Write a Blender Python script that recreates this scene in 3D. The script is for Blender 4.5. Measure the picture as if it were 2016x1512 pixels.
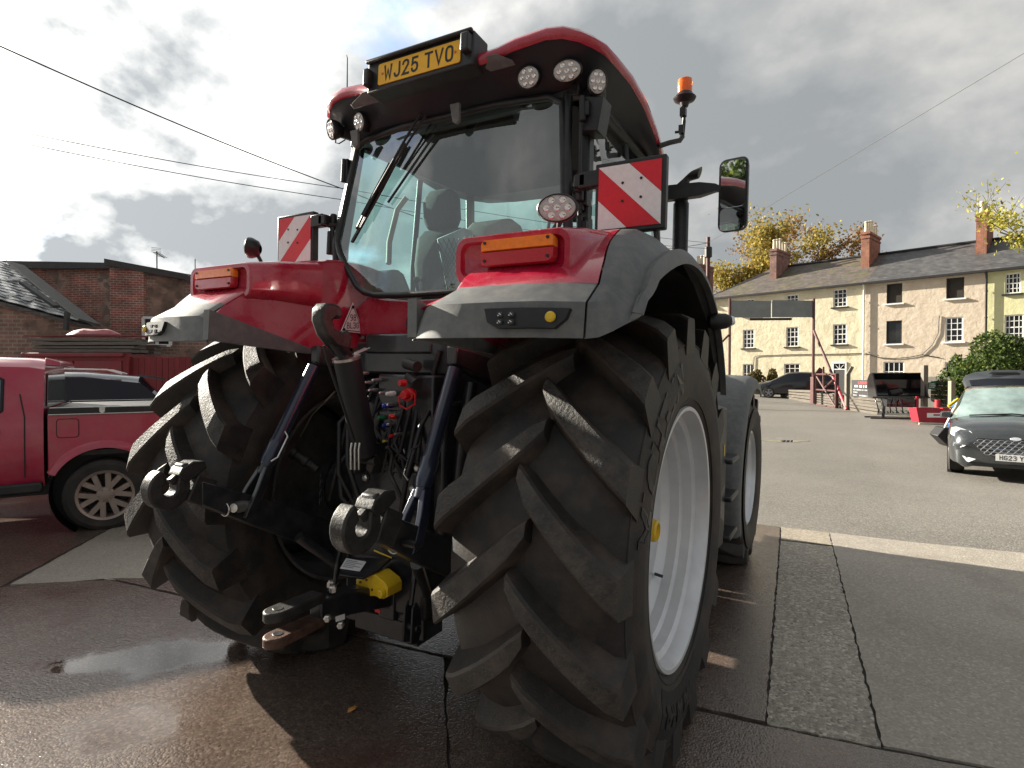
import bpy, bmesh, math, random
from mathutils import Vector, Matrix, Euler
random.seed(7)
sin, cos, pi, rad = math.sin, math.cos, math.pi, math.radians
for o in list(bpy.data.objects): bpy.data.objects.remove(o)
S = bpy.context.scene
COL = S.collection

# ------------------------------------------------------------------ camera
F, YH, HC, YAW = 1145.4, 738.9, 1.644, .5094
CX, CY = 1.919, -2.594
FW = Vector((-sin(YAW), cos(YAW), 0)); RT = Vector((cos(YAW), sin(YAW), 0)); CAM = Vector((CX, CY, HC))
cd = bpy.data.cameras.new('camera'); cam = bpy.data.objects.new('camera', cd); COL.objects.link(cam)
cd.sensor_width = 36; cd.lens = 36*F/2016; cd.clip_end = 3000; cd.clip_start = .05
cam.location = CAM; cam.rotation_euler = (pi/2 - math.atan((756-YH)/F), 0, YAW)
S.camera = cam
S.render.resolution_x, S.render.resolution_y = 1024, 768
S.view_settings.view_transform = 'Standard'; S.view_settings.look = 'None'
S.view_settings.gamma = 1; S.view_settings.use_curve_mapping = False
S.view_settings.exposure = 1.75

# ------------------------------------------------------------------ sun + sky
SUN_AZ = YAW + rad(58)            # to the left of world +Y
SUN_EL = rad(22)
SUNDIR = Vector((-sin(SUN_AZ)*cos(SUN_EL), cos(SUN_AZ)*cos(SUN_EL), sin(SUN_EL)))
sl = bpy.data.lights.new('sun', 'SUN'); sl.energy = 4.5; sl.angle = rad(.6); sl.color = (1, .93, .80)
so = bpy.data.objects.new('sun', sl); COL.objects.link(so)
so.rotation_euler = SUNDIR.to_track_quat('Z', 'Y').to_euler(); so.location = SUNDIR*60

w = bpy.data.worlds.new('World'); S.world = w; w.use_nodes = True
nt = w.node_tree; N = nt.nodes; Lk = nt.links; N.clear()
def nd(t, **k):
    n = N.new(t)
    for a, b in k.items():
        if a == 'inp':
            for i, v in b.items(): n.inputs[i].default_value = v
        else: setattr(n, a, b)
    return n
def mth(op, a, b=None, clamp=False):
    n = nd('ShaderNodeMath', operation=op, use_clamp=clamp)
    for i, v in enumerate((a, b)):
        if v is None: continue
        if isinstance(v, (int, float)): n.inputs[i].default_value = v
        else: Lk.new(v, n.inputs[i])
    return n.outputs[0]
def cmix(fac, a, b, bt='MIX'):
    n = nd('ShaderNodeMix', data_type='RGBA', blend_type=bt)
    for i, v in ((0, fac), (6, a), (7, b)):
        if isinstance(v, (int, float)): n.inputs[i].default_value = v
        elif isinstance(v, tuple): n.inputs[i].default_value = (*v, 1)
        else: Lk.new(v, n.inputs[i])
    return n.outputs[2]
def ramp(fac, stops):
    n = nd('ShaderNodeValToRGB'); e = n.color_ramp.elements
    while len(e) < len(stops): e.new(.5)
    for i, (p, c) in enumerate(stops):
        e[i].position = p; e[i].color = (c, c, c, 1) if isinstance(c, (int, float)) else (*c, 1)
    Lk.new(fac, n.inputs[0]); return n.outputs[0]
sky = nd('ShaderNodeTexSky', sky_type='NISHITA', sun_disc=False, sun_elevation=SUN_EL, sun_rotation=-SUN_AZ, air_density=1.0, dust_density=.6, ozone_density=1.5)
tc = nd('ShaderNodeTexCoord'); dirv = tc.outputs['Generated']
nrm = nd('ShaderNodeVectorMath', operation='NORMALIZE'); Lk.new(dirv, nrm.inputs[0]); dv = nrm.outputs[0]
sep = nd('ShaderNodeSeparateXYZ'); Lk.new(dv, sep.inputs[0])
zz = mth('MAXIMUM', sep.outputs[2], 0.0)
den = mth('ADD', zz, .55)
pc = nd('ShaderNodeCombineXYZ'); Lk.new(mth('DIVIDE', sep.outputs[0], den), pc.inputs[0]); Lk.new(mth('DIVIDE', sep.outputs[1], den), pc.inputs[1])
CLOUD_OFF = (3.1, 7.4, 0.0)
ofs = nd('ShaderNodeVectorMath', operation='ADD'); Lk.new(pc.outputs[0], ofs.inputs[0]); ofs.inputs[1].default_value = CLOUD_OFF
n1 = nd('ShaderNodeTexNoise', inp={'Scale': 1.9, 'Detail': 9, 'Roughness': .56, 'Distortion': .2}); ofs1 = nd('ShaderNodeVectorMath', operation='ADD'); Lk.new(pc.outputs[0], ofs1.inputs[0]); ofs1.inputs[1].default_value = (-.06, .137, 0.0); Lk.new(ofs1.outputs[0], n1.inputs['Vector'])
n2 = nd('ShaderNodeTexNoise', inp={'Scale': 3.2, 'Detail': 11, 'Roughness': .55, 'Distortion': .12}); Lk.new(ofs.outputs[0], n2.inputs['Vector'])
dt = nd('ShaderNodeVectorMath', operation='DOT_PRODUCT'); Lk.new(dv, dt.inputs[0]); dt.inputs[1].default_value = SUNDIR
d01 = mth('MAXIMUM', dt.outputs['Value'], 0.0)
glow_w = mth('POWER', d01, 3.0); glow_n = mth('POWER', d01, 14.0)
cover = ramp(n1.outputs[0], [(.31, 0), (.40, 1)])             # 1 = cloud, 0 = open blue sky
thick = ramp(n2.outputs[0], [(.33, 0), (.44, .6), (.56, 1)])             # dark cloud bases
# lit cloud brightness (forward scattering towards the sun)
lit = mth('ADD', mth('ADD', mth('MULTIPLY', glow_w, 5.0), .0), mth('MULTIPLY', glow_n, 11.0))
litc = nd('ShaderNodeMix', data_type='RGBA'); 
warm = cmix(glow_n, (1, .985, .95), (1, .95, .82))
lc = nd('ShaderNodeVectorMath', operation='SCALE'); Lk.new(warm, lc.inputs[0]); Lk.new(mth('ADD', lit, 1.8), lc.inputs['Scale'])
dk = nd('ShaderNodeVectorMath', operation='SCALE'); dk.inputs[0].default_value = (.94, 1.0, 1.04); Lk.new(mth('ADD', mth('MULTIPLY', glow_w, .7), 1.02), dk.inputs['Scale'])
cloud = cmix(thick, lc.outputs[0], dk.outputs[0])
skyb = nd('ShaderNodeVectorMath', operation='SCALE'); Lk.new(sky.outputs[0], skyb.inputs[0]); skyb.inputs['Scale'].default_value = .8
final = cmix(cover, skyb.outputs[0], cloud)
bg = nd('ShaderNodeBackground'); Lk.new(final, bg.inputs[0]); bg.inputs[1].default_value = .115
wo = nd('ShaderNodeOutputWorld'); Lk.new(bg.outputs[0], wo.inputs[0])

# ------------------------------------------------------------------ helpers
def wpt(X, Z, h=0): p = CAM + RT*X + FW*Z; return Vector((p.x, p.y, h))
def at(u, v, Z):
    p = CAM + (FW + RT*((u-1008)/F) + Vector((0, 0, 1))*((YH-v)/F))*Z
    return p
def camXZ(x, y):
    d = Vector((x-CX, y-CY, 0)); return d.dot(RT), d.dot(FW)
def sst(a, b, x): t = min(1, max(0, (x-a)/(b-a))); return t*t*(3-2*t)
ROLL = .0221
def gh(x, y):
    h = -ROLL*max(-2.8, min(2.6, x))
    X, Z = camXZ(x, y)
    far = .0205*(min(Z, 46)-18.5)*sst(3, 8, X)*sst(6.5, 10.5, Z)
    return h + far + (.05*sst(3, 8, X)*sst(6.5, 10.5, Z))
def gpt(u, v):
    z = 0.0
    for _ in range(12):
        d = FW + RT*((u-1008)/F) + Vector((0, 0, 1))*((YH-v)/F)
        t = (z-HC)/d.z; p = CAM + d*t; z = gh(p.x, p.y)
    return Vector((p.x, p.y, z))

class MB:
    def __init__(s): s.v = []; s.f = []; s.mi = []; s.m = 0
    def add(s, vs, fs):
        b = len(s.v); s.v += [tuple(q) for q in vs]; s.f += [tuple(i+b for i in q) for q in fs]; s.mi += [s.m]*len(fs); return s
    def box(s, c, d, rot=None):
        x, y, z = [q/2 for q in d]
        vs = [Vector((i*x, j*y, k*z)) for i in (-1, 1) for j in (-1, 1) for k in (-1, 1)]
        if rot is not None:
            M = rot if isinstance(rot, Matrix) else Euler(rot).to_matrix()
            vs = [M @ q for q in vs]
        c = Vector(c)
        return s.add([q+c for q in vs], [(0, 1, 3, 2), (4, 6, 7, 5), (0, 4, 5, 1), (2, 3, 7, 6), (0, 2, 6, 4), (1, 5, 7, 3)])
    def bar(s, a, b, wd, ht, up=(0, 0, 1)):
        a, b = Vector(a), Vector(b); d = b-a; L = d.length
        M = frame(d, up)
        return s.box((a+b)/2, (wd, L, ht), M)
    def tube(s, pts, r, n=10, cap=True):
        pts = [Vector(p) for p in pts]; m = len(pts); rs = r if isinstance(r, (list, tuple)) else [r]*m
        vs = []; up = None
        for i, p in enumerate(pts):
            d = (pts[min(i+1, m-1)] - pts[max(i-1, 0)]).normalized()
            if up is None: up = Vector((0, 0, 1)) if abs(d.z) < .9 else Vector((0, 1, 0))
            sx = d.cross(up).normalized(); sy = sx.cross(d).normalized(); up = sy
            for k in range(n):
                a = 2*pi*k/n; vs.append(p + sx*(rs[i]*cos(a)) + sy*(rs[i]*sin(a)))
        fs = [(i*n+k, i*n+(k+1) % n, (i+1)*n+(k+1) % n, (i+1)*n+k) for i in range(m-1) for k in range(n)]
        if cap: fs += [tuple(range(n)), tuple(range((m-1)*n, m*n))]
        return s.add(vs, fs)
    def lathe(s, prof, o=(0, 0, 0), ax=(0, 0, 1), n=32, a0=0, a1=2*pi, sc=(1, 1)):
        M = frame(ax); o = Vector(o)      # M columns: x, y(axis), z
        full = abs(a1-a0-2*pi) < 1e-6; m = n if full else n+1; vs = []
        for (r, h) in prof:
            for k in range(m):
                t = a0+(a1-a0)*k/n
                vs.append(o + M @ Vector((r*cos(t)*sc[0], h, r*sin(t)*sc[1])))
        P = len(prof); fs = []
        for i in range(P-1):
            for k in range(n):
                k2 = (k+1) % m if full else k+1
                fs.append((i*m+k, i*m+k2, (i+1)*m+k2, (i+1)*m+k))
        return s.add(vs, fs)
    def prism(s, poly, e0, e1):
        "poly: list of 3-D points; extruded from +e0 to +e1"
        n = len(poly); e0, e1 = Vector(e0), Vector(e1)
        vs = [Vector(p)+e0 for p in poly] + [Vector(p)+e1 for p in poly]
        return s.add(vs, [tuple(range(n)), tuple(range(2*n-1, n-1, -1))] + [(i, (i+1) % n, (i+1) % n+n, i+n) for i in range(n)])
    def loft(s, secs, closed=True, cap=True):
        n = len(secs[0]); vs = [p for q in secs for p in q]; fs = []
        for i in range(len(secs)-1):
            for k in range(n if closed else n-1):
                fs.append((i*n+k, i*n+(k+1) % n, (i+1)*n+(k+1) % n, (i+1)*n+k))
        if cap and closed: fs += [tuple(range(n)), tuple(range((len(secs)-1)*n, len(secs)*n))]
        return s.add(vs, fs)
    def flip(s):
        s.v = [(-x, y, z) for x, y, z in s.v]; return s
    def xf(s, M):
        s.v = [tuple(M @ Vector(p)) for p in s.v]; return s
    def mesh(s, name, mats, sharp=35, recalc=True):
        me = bpy.data.meshes.new(name); me.from_pydata(s.v, [], s.f)
        if not isinstance(mats, (list, tuple)): mats = [mats]
        for m in mats: me.materials.append(m)
        if len(mats) > 1: me.polygons.foreach_set('material_index', s.mi)
        bm = bmesh.new(); bm.from_mesh(me)
        if recalc: bmesh.ops.recalc_face_normals(bm, faces=bm.faces)
        if sharp:
            for f in bm.faces: f.smooth = True
            for e in bm.edges:
                if len(e.link_faces) != 2 or e.calc_face_angle(0) > rad(sharp): e.smooth = False
        bm.to_mesh(me); bm.free(); me.update(); return me
    def build(s, name, mats, parent=None, sharp=35, bevel=0, loc=None, recalc=True):
        o = bpy.data.objects.new(name, s.mesh(name, mats, sharp, recalc)); COL.objects.link(o)
        if parent is not None: o.parent = parent
        if loc is not None: o.location = loc
        if bevel:
            b = o.modifiers.new('bevel', 'BEVEL'); b.width = bevel; b.segments = 2; b.limit_method = 'ANGLE'; b.angle_limit = rad(40); b.harden_normals = False
        return o
def frame(d, up=(0, 0, 1)):
    y = Vector(d).normalized(); up = Vector(up)
    if abs(y.dot(up)) > .98: up = Vector((0, 1, 0)) if abs(y.y) < .9 else Vector((1, 0, 0))
    x = y.cross(up).normalized(); z = x.cross(y).normalized()
    return Matrix((x, y, z)).transposed()
def empty(name, loc=(0, 0, 0), rz=0, parent=None):
    o = bpy.data.objects.new(name, None); COL.objects.link(o); o.location = loc; o.rotation_euler = (0, 0, rz); o.empty_display_size = .1
    if parent is not None: o.parent = parent
    return o
def tag(o, label=None, cat=None, group=None, kind=None):
    if label: o['label'] = label
    if cat: o['category'] = cat
    if group: o['group'] = group
    if kind: o['kind'] = kind
    return o
def rrect(w_, h_, r, n=5):
    pts = []
    for cx_, cy_, a0 in ((w_/2-r, h_/2-r, 0), (-w_/2+r, h_/2-r, 90), (-w_/2+r, -h_/2+r, 180), (w_/2-r, -h_/2+r, 270)):
        for i in range(n+1):
            a = rad(a0+90*i/n); pts.append((cx_+r*cos(a), cy_+r*sin(a)))
    return pts
def text_geo(txt, size, bold=0.0, extr=.0):
    cu = bpy.data.curves.new('t', 'FONT'); cu.body = txt; cu.size = size; cu.align_x = 'CENTER'; cu.align_y = 'CENTER'; cu.offset = bold; cu.extrude = extr; cu.resolution_u = 3
    o = bpy.data.objects.new('t', cu); COL.objects.link(o); bpy.context.view_layer.update()
    dg = bpy.context.evaluated_depsgraph_get(); me = o.evaluated_get(dg).to_mesh()
    vs = [tuple(v.co) for v in me.vertices]; fs = [tuple(p.vertices) for p in me.polygons]
    o.evaluated_get(dg).to_mesh_clear(); bpy.data.objects.remove(o); bpy.data.curves.remove(cu)
    return vs, fs
def put_text(txt, size, M, name, m, parent, bold=0.0, sx=1.0):
    vs, fs = text_geo(txt, size, bold)
    return MB().add([M @ Vector((x*sx, y, z)) for x, y, z in vs], fs).build(name, m, parent, sharp=0, recalc=False)
GL = {'W': [[(0, 8), (1, 0), (2.5, 5.5), (4, 0), (5, 8)]], 'T': [[(0, 8), (4.6, 8)], [(2.3, 8), (2.3, 0)]], 'V': [[(0, 8), (2.4, 0), (4.8, 8)]], 'H': [[(0, 0), (0, 8)], [(4.2, 0), (4.2, 8)], [(0, 4.1), (4.2, 4.1)]],
 'L': [[(0, 8), (0, 0), (4, 0)]], 'Y': [[(0, 8), (2.3, 3.6), (4.6, 8)], [(2.3, 3.6), (2.3, 0)]], 'P': [[(0, 0), (0, 8), (2.6, 8), (3.9, 7.4), (4.2, 6), (3.9, 4.6), (2.6, 4), (0, 4)]], 'J': [[(3.6, 8), (3.6, 2), (3, .5), (1.8, 0), (.6, .5), (0, 1.8)]],
 'O': [[(1.2, 0), (3, 0), (4, .9), (4.3, 2.4), (4.3, 5.6), (4, 7.1), (3, 8), (1.2, 8), (.3, 7.1), (0, 5.6), (0, 2.4), (.3, .9), (1.2, 0), (1.6, 0)]], '2': [[(.1, 6.2), (.5, 7.4), (1.6, 8), (2.7, 8), (3.7, 7.4), (4, 6.2), (3.7, 5), (0, 0), (4.2, 0)]],
 '5': [[(3.8, 8), (.5, 8), (.2, 4.3), (1.2, 5), (2.4, 5), (3.6, 4.3), (4, 2.7), (3.6, .8), (2.4, 0), (1.2, 0), (.2, .7), (0, 1.6)]], '3': [[(.1, 7), (1, 8), (2.8, 8), (3.8, 7.2), (3.8, 5.3), (2.9, 4.3), (1.6, 4.3)], [(2.9, 4.3), (4, 3.2), (4, 1.2), (3, 0), (1, 0), (0, 1)]],
 'G': [[(4.1, 6.3), (3.6, 7.4), (2.6, 8), (1.5, 8), (.4, 7.1), (0, 5.6), (0, 2.4), (.4, .9), (1.5, 0), (2.7, 0), (3.8, .8), (4.2, 2.2), (4.2, 3.8), (2.4, 3.8)]], 'B': [[(0, 0), (0, 8), (2.6, 8), (3.7, 7.2), (3.7, 5.2), (2.6, 4.3), (0, 4.3)], [(2.6, 4.3), (4.1, 3.4), (4.1, 1), (2.9, 0), (0, 0)]],
 '9': [[(3.9, 4.6), (2.9, 3.6), (1.3, 3.6), (.2, 4.5), (0, 6), (.3, 7.3), (1.4, 8), (2.6, 8), (3.7, 7.2), (4, 5.6), (4, 3), (3.4, .9), (2.3, 0), (.8, 0)]], '8': [[(1.3, 4.3), (.3, 5.2), (.3, 7.1), (1.3, 8), (2.7, 8), (3.7, 7.1), (3.7, 5.2), (2.7, 4.3), (1.3, 4.3), (0, 3.2), (0, 1.1), (1.1, 0), (2.9, 0), (4, 1.1), (4, 3.2), (2.7, 4.3)]]}
def plate_text(txt, h, M, name, m, parent, sw=1.35, gap=1.35, thin=1.0):
    "stroke lettering of number plates, centred on the origin of M; h = height of a character"
    k = h/(8+sw); x0 = 0; polys = []; w2 = sw/2
    for ch_ in txt:
        if ch_ == ' ': x0 += 3.2; continue
        wd = max(p[0] for st_ in GL[ch_] for p in st_)
        for st_ in GL[ch_]:
            P2 = [Vector(p) for p in st_]; L_, R_ = [], []
            for i, p in enumerate(P2):
                a = (p-P2[i-1]).normalized() if i else None; b = (P2[i+1]-p).normalized() if i < len(P2)-1 else None
                if a is None: a = b; p = p-b*w2*(0 if False else .0)
                if b is None: b = a
                n_ = Vector((-a.y-b.y, a.x+b.x)).normalized(); c_ = max(.45, n_.dot(Vector((-a.y, a.x)))); n_ = n_*(w2/c_)
                if i == 0: p = p-b*w2*.999
                elif i == len(P2)-1: p = p+a*w2*.999
                L_.append(p+n_); R_.append(p-n_)
            for i in range(len(P2)-1): polys.append([(q.x+x0, q.y) for q in (R_[i], R_[i+1], L_[i+1], L_[i])])
        x0 += wd+sw+gap
    tot = x0-gap-sw; b = MB()
    for i, pl in enumerate(polys): b.add([M @ Vector(((x-tot/2)*k*thin, (y-4)*k, .00002*(i % 5))) for x, y in pl], [(0, 1, 2, 3)])
    return b.build(name, m, parent, 0, recalc=False)
def basis(o, x, y):
    x = Vector(x).normalized(); y = Vector(y).normalized(); z = x.cross(y)
    M = Matrix((x, y, z)).transposed().to_4x4(); M.translation = Vector(o); return M

# ------------------------------------------------------------------ materials
def mat(name, col, rough=.5, metal=0.0, var=0.0, vs=8, bump=0.0, bs=60, coat=0.0, dust=None, dust_amt=0.0, dust_scale=5, rvar=0.0, emit=None, trans=0.0, alpha=1.0, ior=1.45, spec=.5, det=6, streak=None):
    m = bpy.data.materials.new(name); m.use_nodes = True; t = m.node_tree; b = t.nodes['Principled BSDF']
    b.inputs['Base Color'].default_value = (*col, 1); b.inputs['Roughness'].default_value = rough; b.inputs['Metallic'].default_value = metal
    b.inputs['Coat Weight'].default_value = coat; b.inputs['Coat Roughness'].default_value = .06; b.inputs['IOR'].default_value = ior
    b.inputs['Specular IOR Level'].default_value = spec
    if trans: b.inputs['Transmission Weight'].default_value = trans
    if alpha < 1: b.inputs['Alpha'].default_value = alpha
    if emit: b.inputs['Emission Color'].default_value = (*emit[0], 1); b.inputs['Emission Strength'].default_value = emit[1]
    tcn = t.nodes.new('ShaderNodeTexCoord'); cur = None
    def noise(sc, d=det, r=.6):
        n = t.nodes.new('ShaderNodeTexNoise'); n.inputs['Scale'].default_value = sc; n.inputs['Detail'].default_value = d; n.inputs['Roughness'].default_value = r
        if streak:
            mp = t.nodes.new('ShaderNodeMapping'); mp.inputs['Scale'].default_value = streak; t.links.new(tcn.outputs['Object'], mp.inputs[0]); t.links.new(mp.outputs[0], n.inputs['Vector'])
        else: t.links.new(tcn.outputs['Object'], n.inputs['Vector'])
        return n.outputs['Fac']
    def mr(fac, a, b_, c, d):
        n = t.nodes.new('ShaderNodeMapRange'); t.links.new(fac, n.inputs[0])
        for i, v in enumerate((a, b_, c, d)): n.inputs[i+1].default_value = v
        return n.outputs[0]
    if var:
        mx = t.nodes.new('ShaderNodeMix'); mx.data_type = 'RGBA'; t.links.new(mr(noise(vs), .3, .7, 0, 1), mx.inputs[0])
        mx.inputs[6].default_value = (*[c*(1-var) for c in col], 1); mx.inputs[7].default_value = (*[min(1, c*(1+var)) for c in col], 1); cur = mx.outputs[2]
    if dust:
        mx = t.nodes.new('ShaderNodeMix'); mx.data_type = 'RGBA'; fac = mr(noise(dust_scale, 8, .65), .42, .72, 0, dust_amt); t.links.new(fac, mx.inputs[0])
        if cur: t.links.new(cur, mx.inputs[6])
        else: mx.inputs[6].default_value = (*col, 1)
        mx.inputs[7].default_value = (*dust, 1); cur = mx.outputs[2]
        if rvar:
            t.links.new(mr(fac, 0, 1, rough, min(1, rough+rvar)), b.inputs['Roughness'])
    elif rvar:
        t.links.new(mr(noise(vs*1.3), .3, .7, max(.02, rough-rvar), min(1, rough+rvar)), b.inputs['Roughness'])
    if cur: t.links.new(cur, b.inputs['Base Color'])
    if bump:
        bp = t.nodes.new('ShaderNodeBump'); bp.inputs['Strength'].default_value = bump; bp.inputs['Distance'].default_value = .01; t.links.new(noise(bs), bp.inputs['Height']); t.links.new(bp.outputs[0], b.inputs['Normal'])
    return m
def glass(name, tint, refl_rough=.01, mixf=.0, dark=0.0):
    "thin sheet glass: transparent + fresnel reflection, real single-sheet panes"
    m = bpy.data.materials.new(name); m.use_nodes = True; t = m.node_tree; t.nodes.clear()
    tr = t.nodes.new('ShaderNodeBsdfTransparent'); tr.inputs[0].default_value = (*tint, 1)
    gl = t.nodes.new('ShaderNodeBsdfGlossy'); gl.inputs['Roughness'].default_value = refl_rough; gl.inputs['Color'].default_value = (1, 1, 1, 1)
    fr = t.nodes.new('ShaderNodeLayerWeight'); fr.inputs[0].default_value = .5
    pw = t.nodes.new('ShaderNodeMath'); pw.operation = 'POWER'; pw.inputs[1].default_value = 4.5; t.links.new(fr.outputs['Facing'], pw.inputs[0])
    ma = t.nodes.new('ShaderNodeMath'); ma.operation = 'MULTIPLY_ADD'; ma.inputs[1].default_value = .9; ma.inputs[2].default_value = .07+mixf; ma.use_clamp = True
    t.links.new(pw.outputs[0], ma.inputs[0]); mx = t.nodes.new('ShaderNodeMixShader'); t.links.new(ma.outputs[0], mx.inputs[0]); t.links.new(tr.outputs[0], mx.inputs[1]); t.links.new(gl.outputs[0], mx.inputs[2])
    o = t.nodes.new('ShaderNodeOutputMaterial'); t.links.new(mx.outputs[0], o.inputs[0]); return m

M_RED = mat('tractor_red', (.38, .004, .030), .26, 0, .06, 3, .02, 300, coat=.9, dust=(.45, .30, .29), dust_amt=.20, dust_scale=6, rvar=.3)
M_GREY = mat('fender_grey', (.105, .11, .112), .52, 0, .12, 14, .15, 500, dust=(.26, .245, .21), dust_amt=.35, dust_scale=22, rvar=.2)
M_BLK = mat('black_plastic', (.012, .012, .013), .42, 0, .2, 10, .1, 300, dust=(.08, .075, .07), dust_amt=.25, dust_scale=9)
M_UNDER = mat('roof_underside', (.010, .012, .016), .45, 0, .2, 8, .05, 200)
M_STEEL = mat('black_painted_steel', (.012, .013, .016), .30, .0, .25, 9, .06, 120, coat=.3, dust=(.10, .09, .08), dust_amt=.22, dust_scale=14, rvar=.3)
M_TUBE = mat('blue_black_steel', (.022, .028, .05), .30, .2, .15, 9, .03, 120, coat=.4)
M_WORN = mat('worn_cast_steel', (.045, .042, .04), .48, .45, .4, 18, .25, 90, dust=(.02, .02, .02), dust_amt=.9, dust_scale=12)
M_CHROME = mat('zinc_plated', (.55, .53, .50), .28, .9, .15, 20)
M_RUB = mat('tyre_rubber', (.017, .0155, .015), .62, 0, .25, 7, .25, 90, dust=(.12, .082, .058), dust_amt=.5, dust_scale=5.5, rvar=.2)
M_LUG = mat('tread_rubber', (.018, .0165, .0155), .55, 0, .25, 9, .32, 120, dust=(.12, .080, .056), dust_amt=.5, dust_scale=7, rvar=.25)
M_LUGTOP = mat('worn_tread_top', (.028, .026, .024), .60, 0, .45, 26, .75, 85, dust=(.11, .085, .068), dust_amt=.6, dust_scale=14, rvar=.25)
M_RUBTXT = mat('sidewall_letter', (.007, .007, .008), .45)
M_RUBPAN = mat('sidewall_panel', (.009, .009, .010), .55, bump=.2, bs=80)
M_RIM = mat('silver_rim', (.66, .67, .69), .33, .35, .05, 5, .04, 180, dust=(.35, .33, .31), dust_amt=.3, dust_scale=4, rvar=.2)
M_RIMIN = mat('shaded_grimy_rim', (.16, .16, .16), .5, .3, .2, 5, .1, 120, dust=(.03, .028, .026), dust_amt=.8, dust_scale=4, rvar=.3)  # left rims: shade inside the wheel put into the colour, along with grime
M_YEL = mat('yellow_paint', (.72, .47, .015), .42, 0, .12, 8, .06, 90, dust=(.25, .18, .05), dust_amt=.4, dust_scale=16)
M_GLASS = glass('cab_glass', (.66, .88, .84), .01, .10)
M_GLASS2 = glass('cab_glass_side', (.70, .88, .85), .01, .03)
M_LEDLENS = mat('led_lens', (.45, .42, .41), .18, .3, .2, 90, .3, 160)
M_LEDDOT = mat('led_reflector', (.75, .72, .70), .12, .8)
M_ORANGE = mat('orange_lens', (.90, .20, .008), .22, 0, .12, 60, .25, 150, coat=.6)
M_REDLENS = mat('red_lens', (.45, .01, .022), .22, 0, .1, 60, .25, 150, coat=.6)
M_BEACON = mat('beacon_lens', (.95, .20, .006), .15, 0, .1, 60, .1, 100, trans=.35, coat=.4)
M_PLATEY = mat('plate_yellow', (.80, .42, .012), .4, 0, .06, 30)
M_PLATEW = mat('plate_white', (.78, .78, .76), .4, 0, .05, 30)
M_INK = mat('black_ink', (.008, .008, .008), .5)
M_SIGNR = mat('reflective_red', (.60, .012, .025), .4, 0, .08, 60, .12, 250)
M_SIGNW = mat('reflective_white', (.72, .68, .68), .4, 0, .06, 50, .12, 250)
M_MIRROR = mat('mirror_glass', (.85, .87, .88), .02, 1.0)
M_SEAT = mat('seat_fabric', (.17, .165, .15), .85, 0, .15, 30, .3, 250)
M_SEATD = mat('seat_dark', (.045, .045, .045), .8, 0, .15, 30, .3, 250)
M_TRIM = mat('beige_trim', (.24, .22, .18), .7, 0, .08, 10)
M_WIRE = mat('cable_black', (.02, .02, .02), .6)
M_CAPRED = mat('red_cap', (.50, .008, .012), .4, bump=.1)
M_CAPBLUE = mat('blue_cap', (.01, .03, .28), .4, bump=.1)
M_CAPGRN = mat('green_cap', (.02, .16, .07), .4, bump=.1)
M_CLEAR = mat('clear_lens', (.75, .76, .76), .1, .5, .1, 60)

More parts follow.
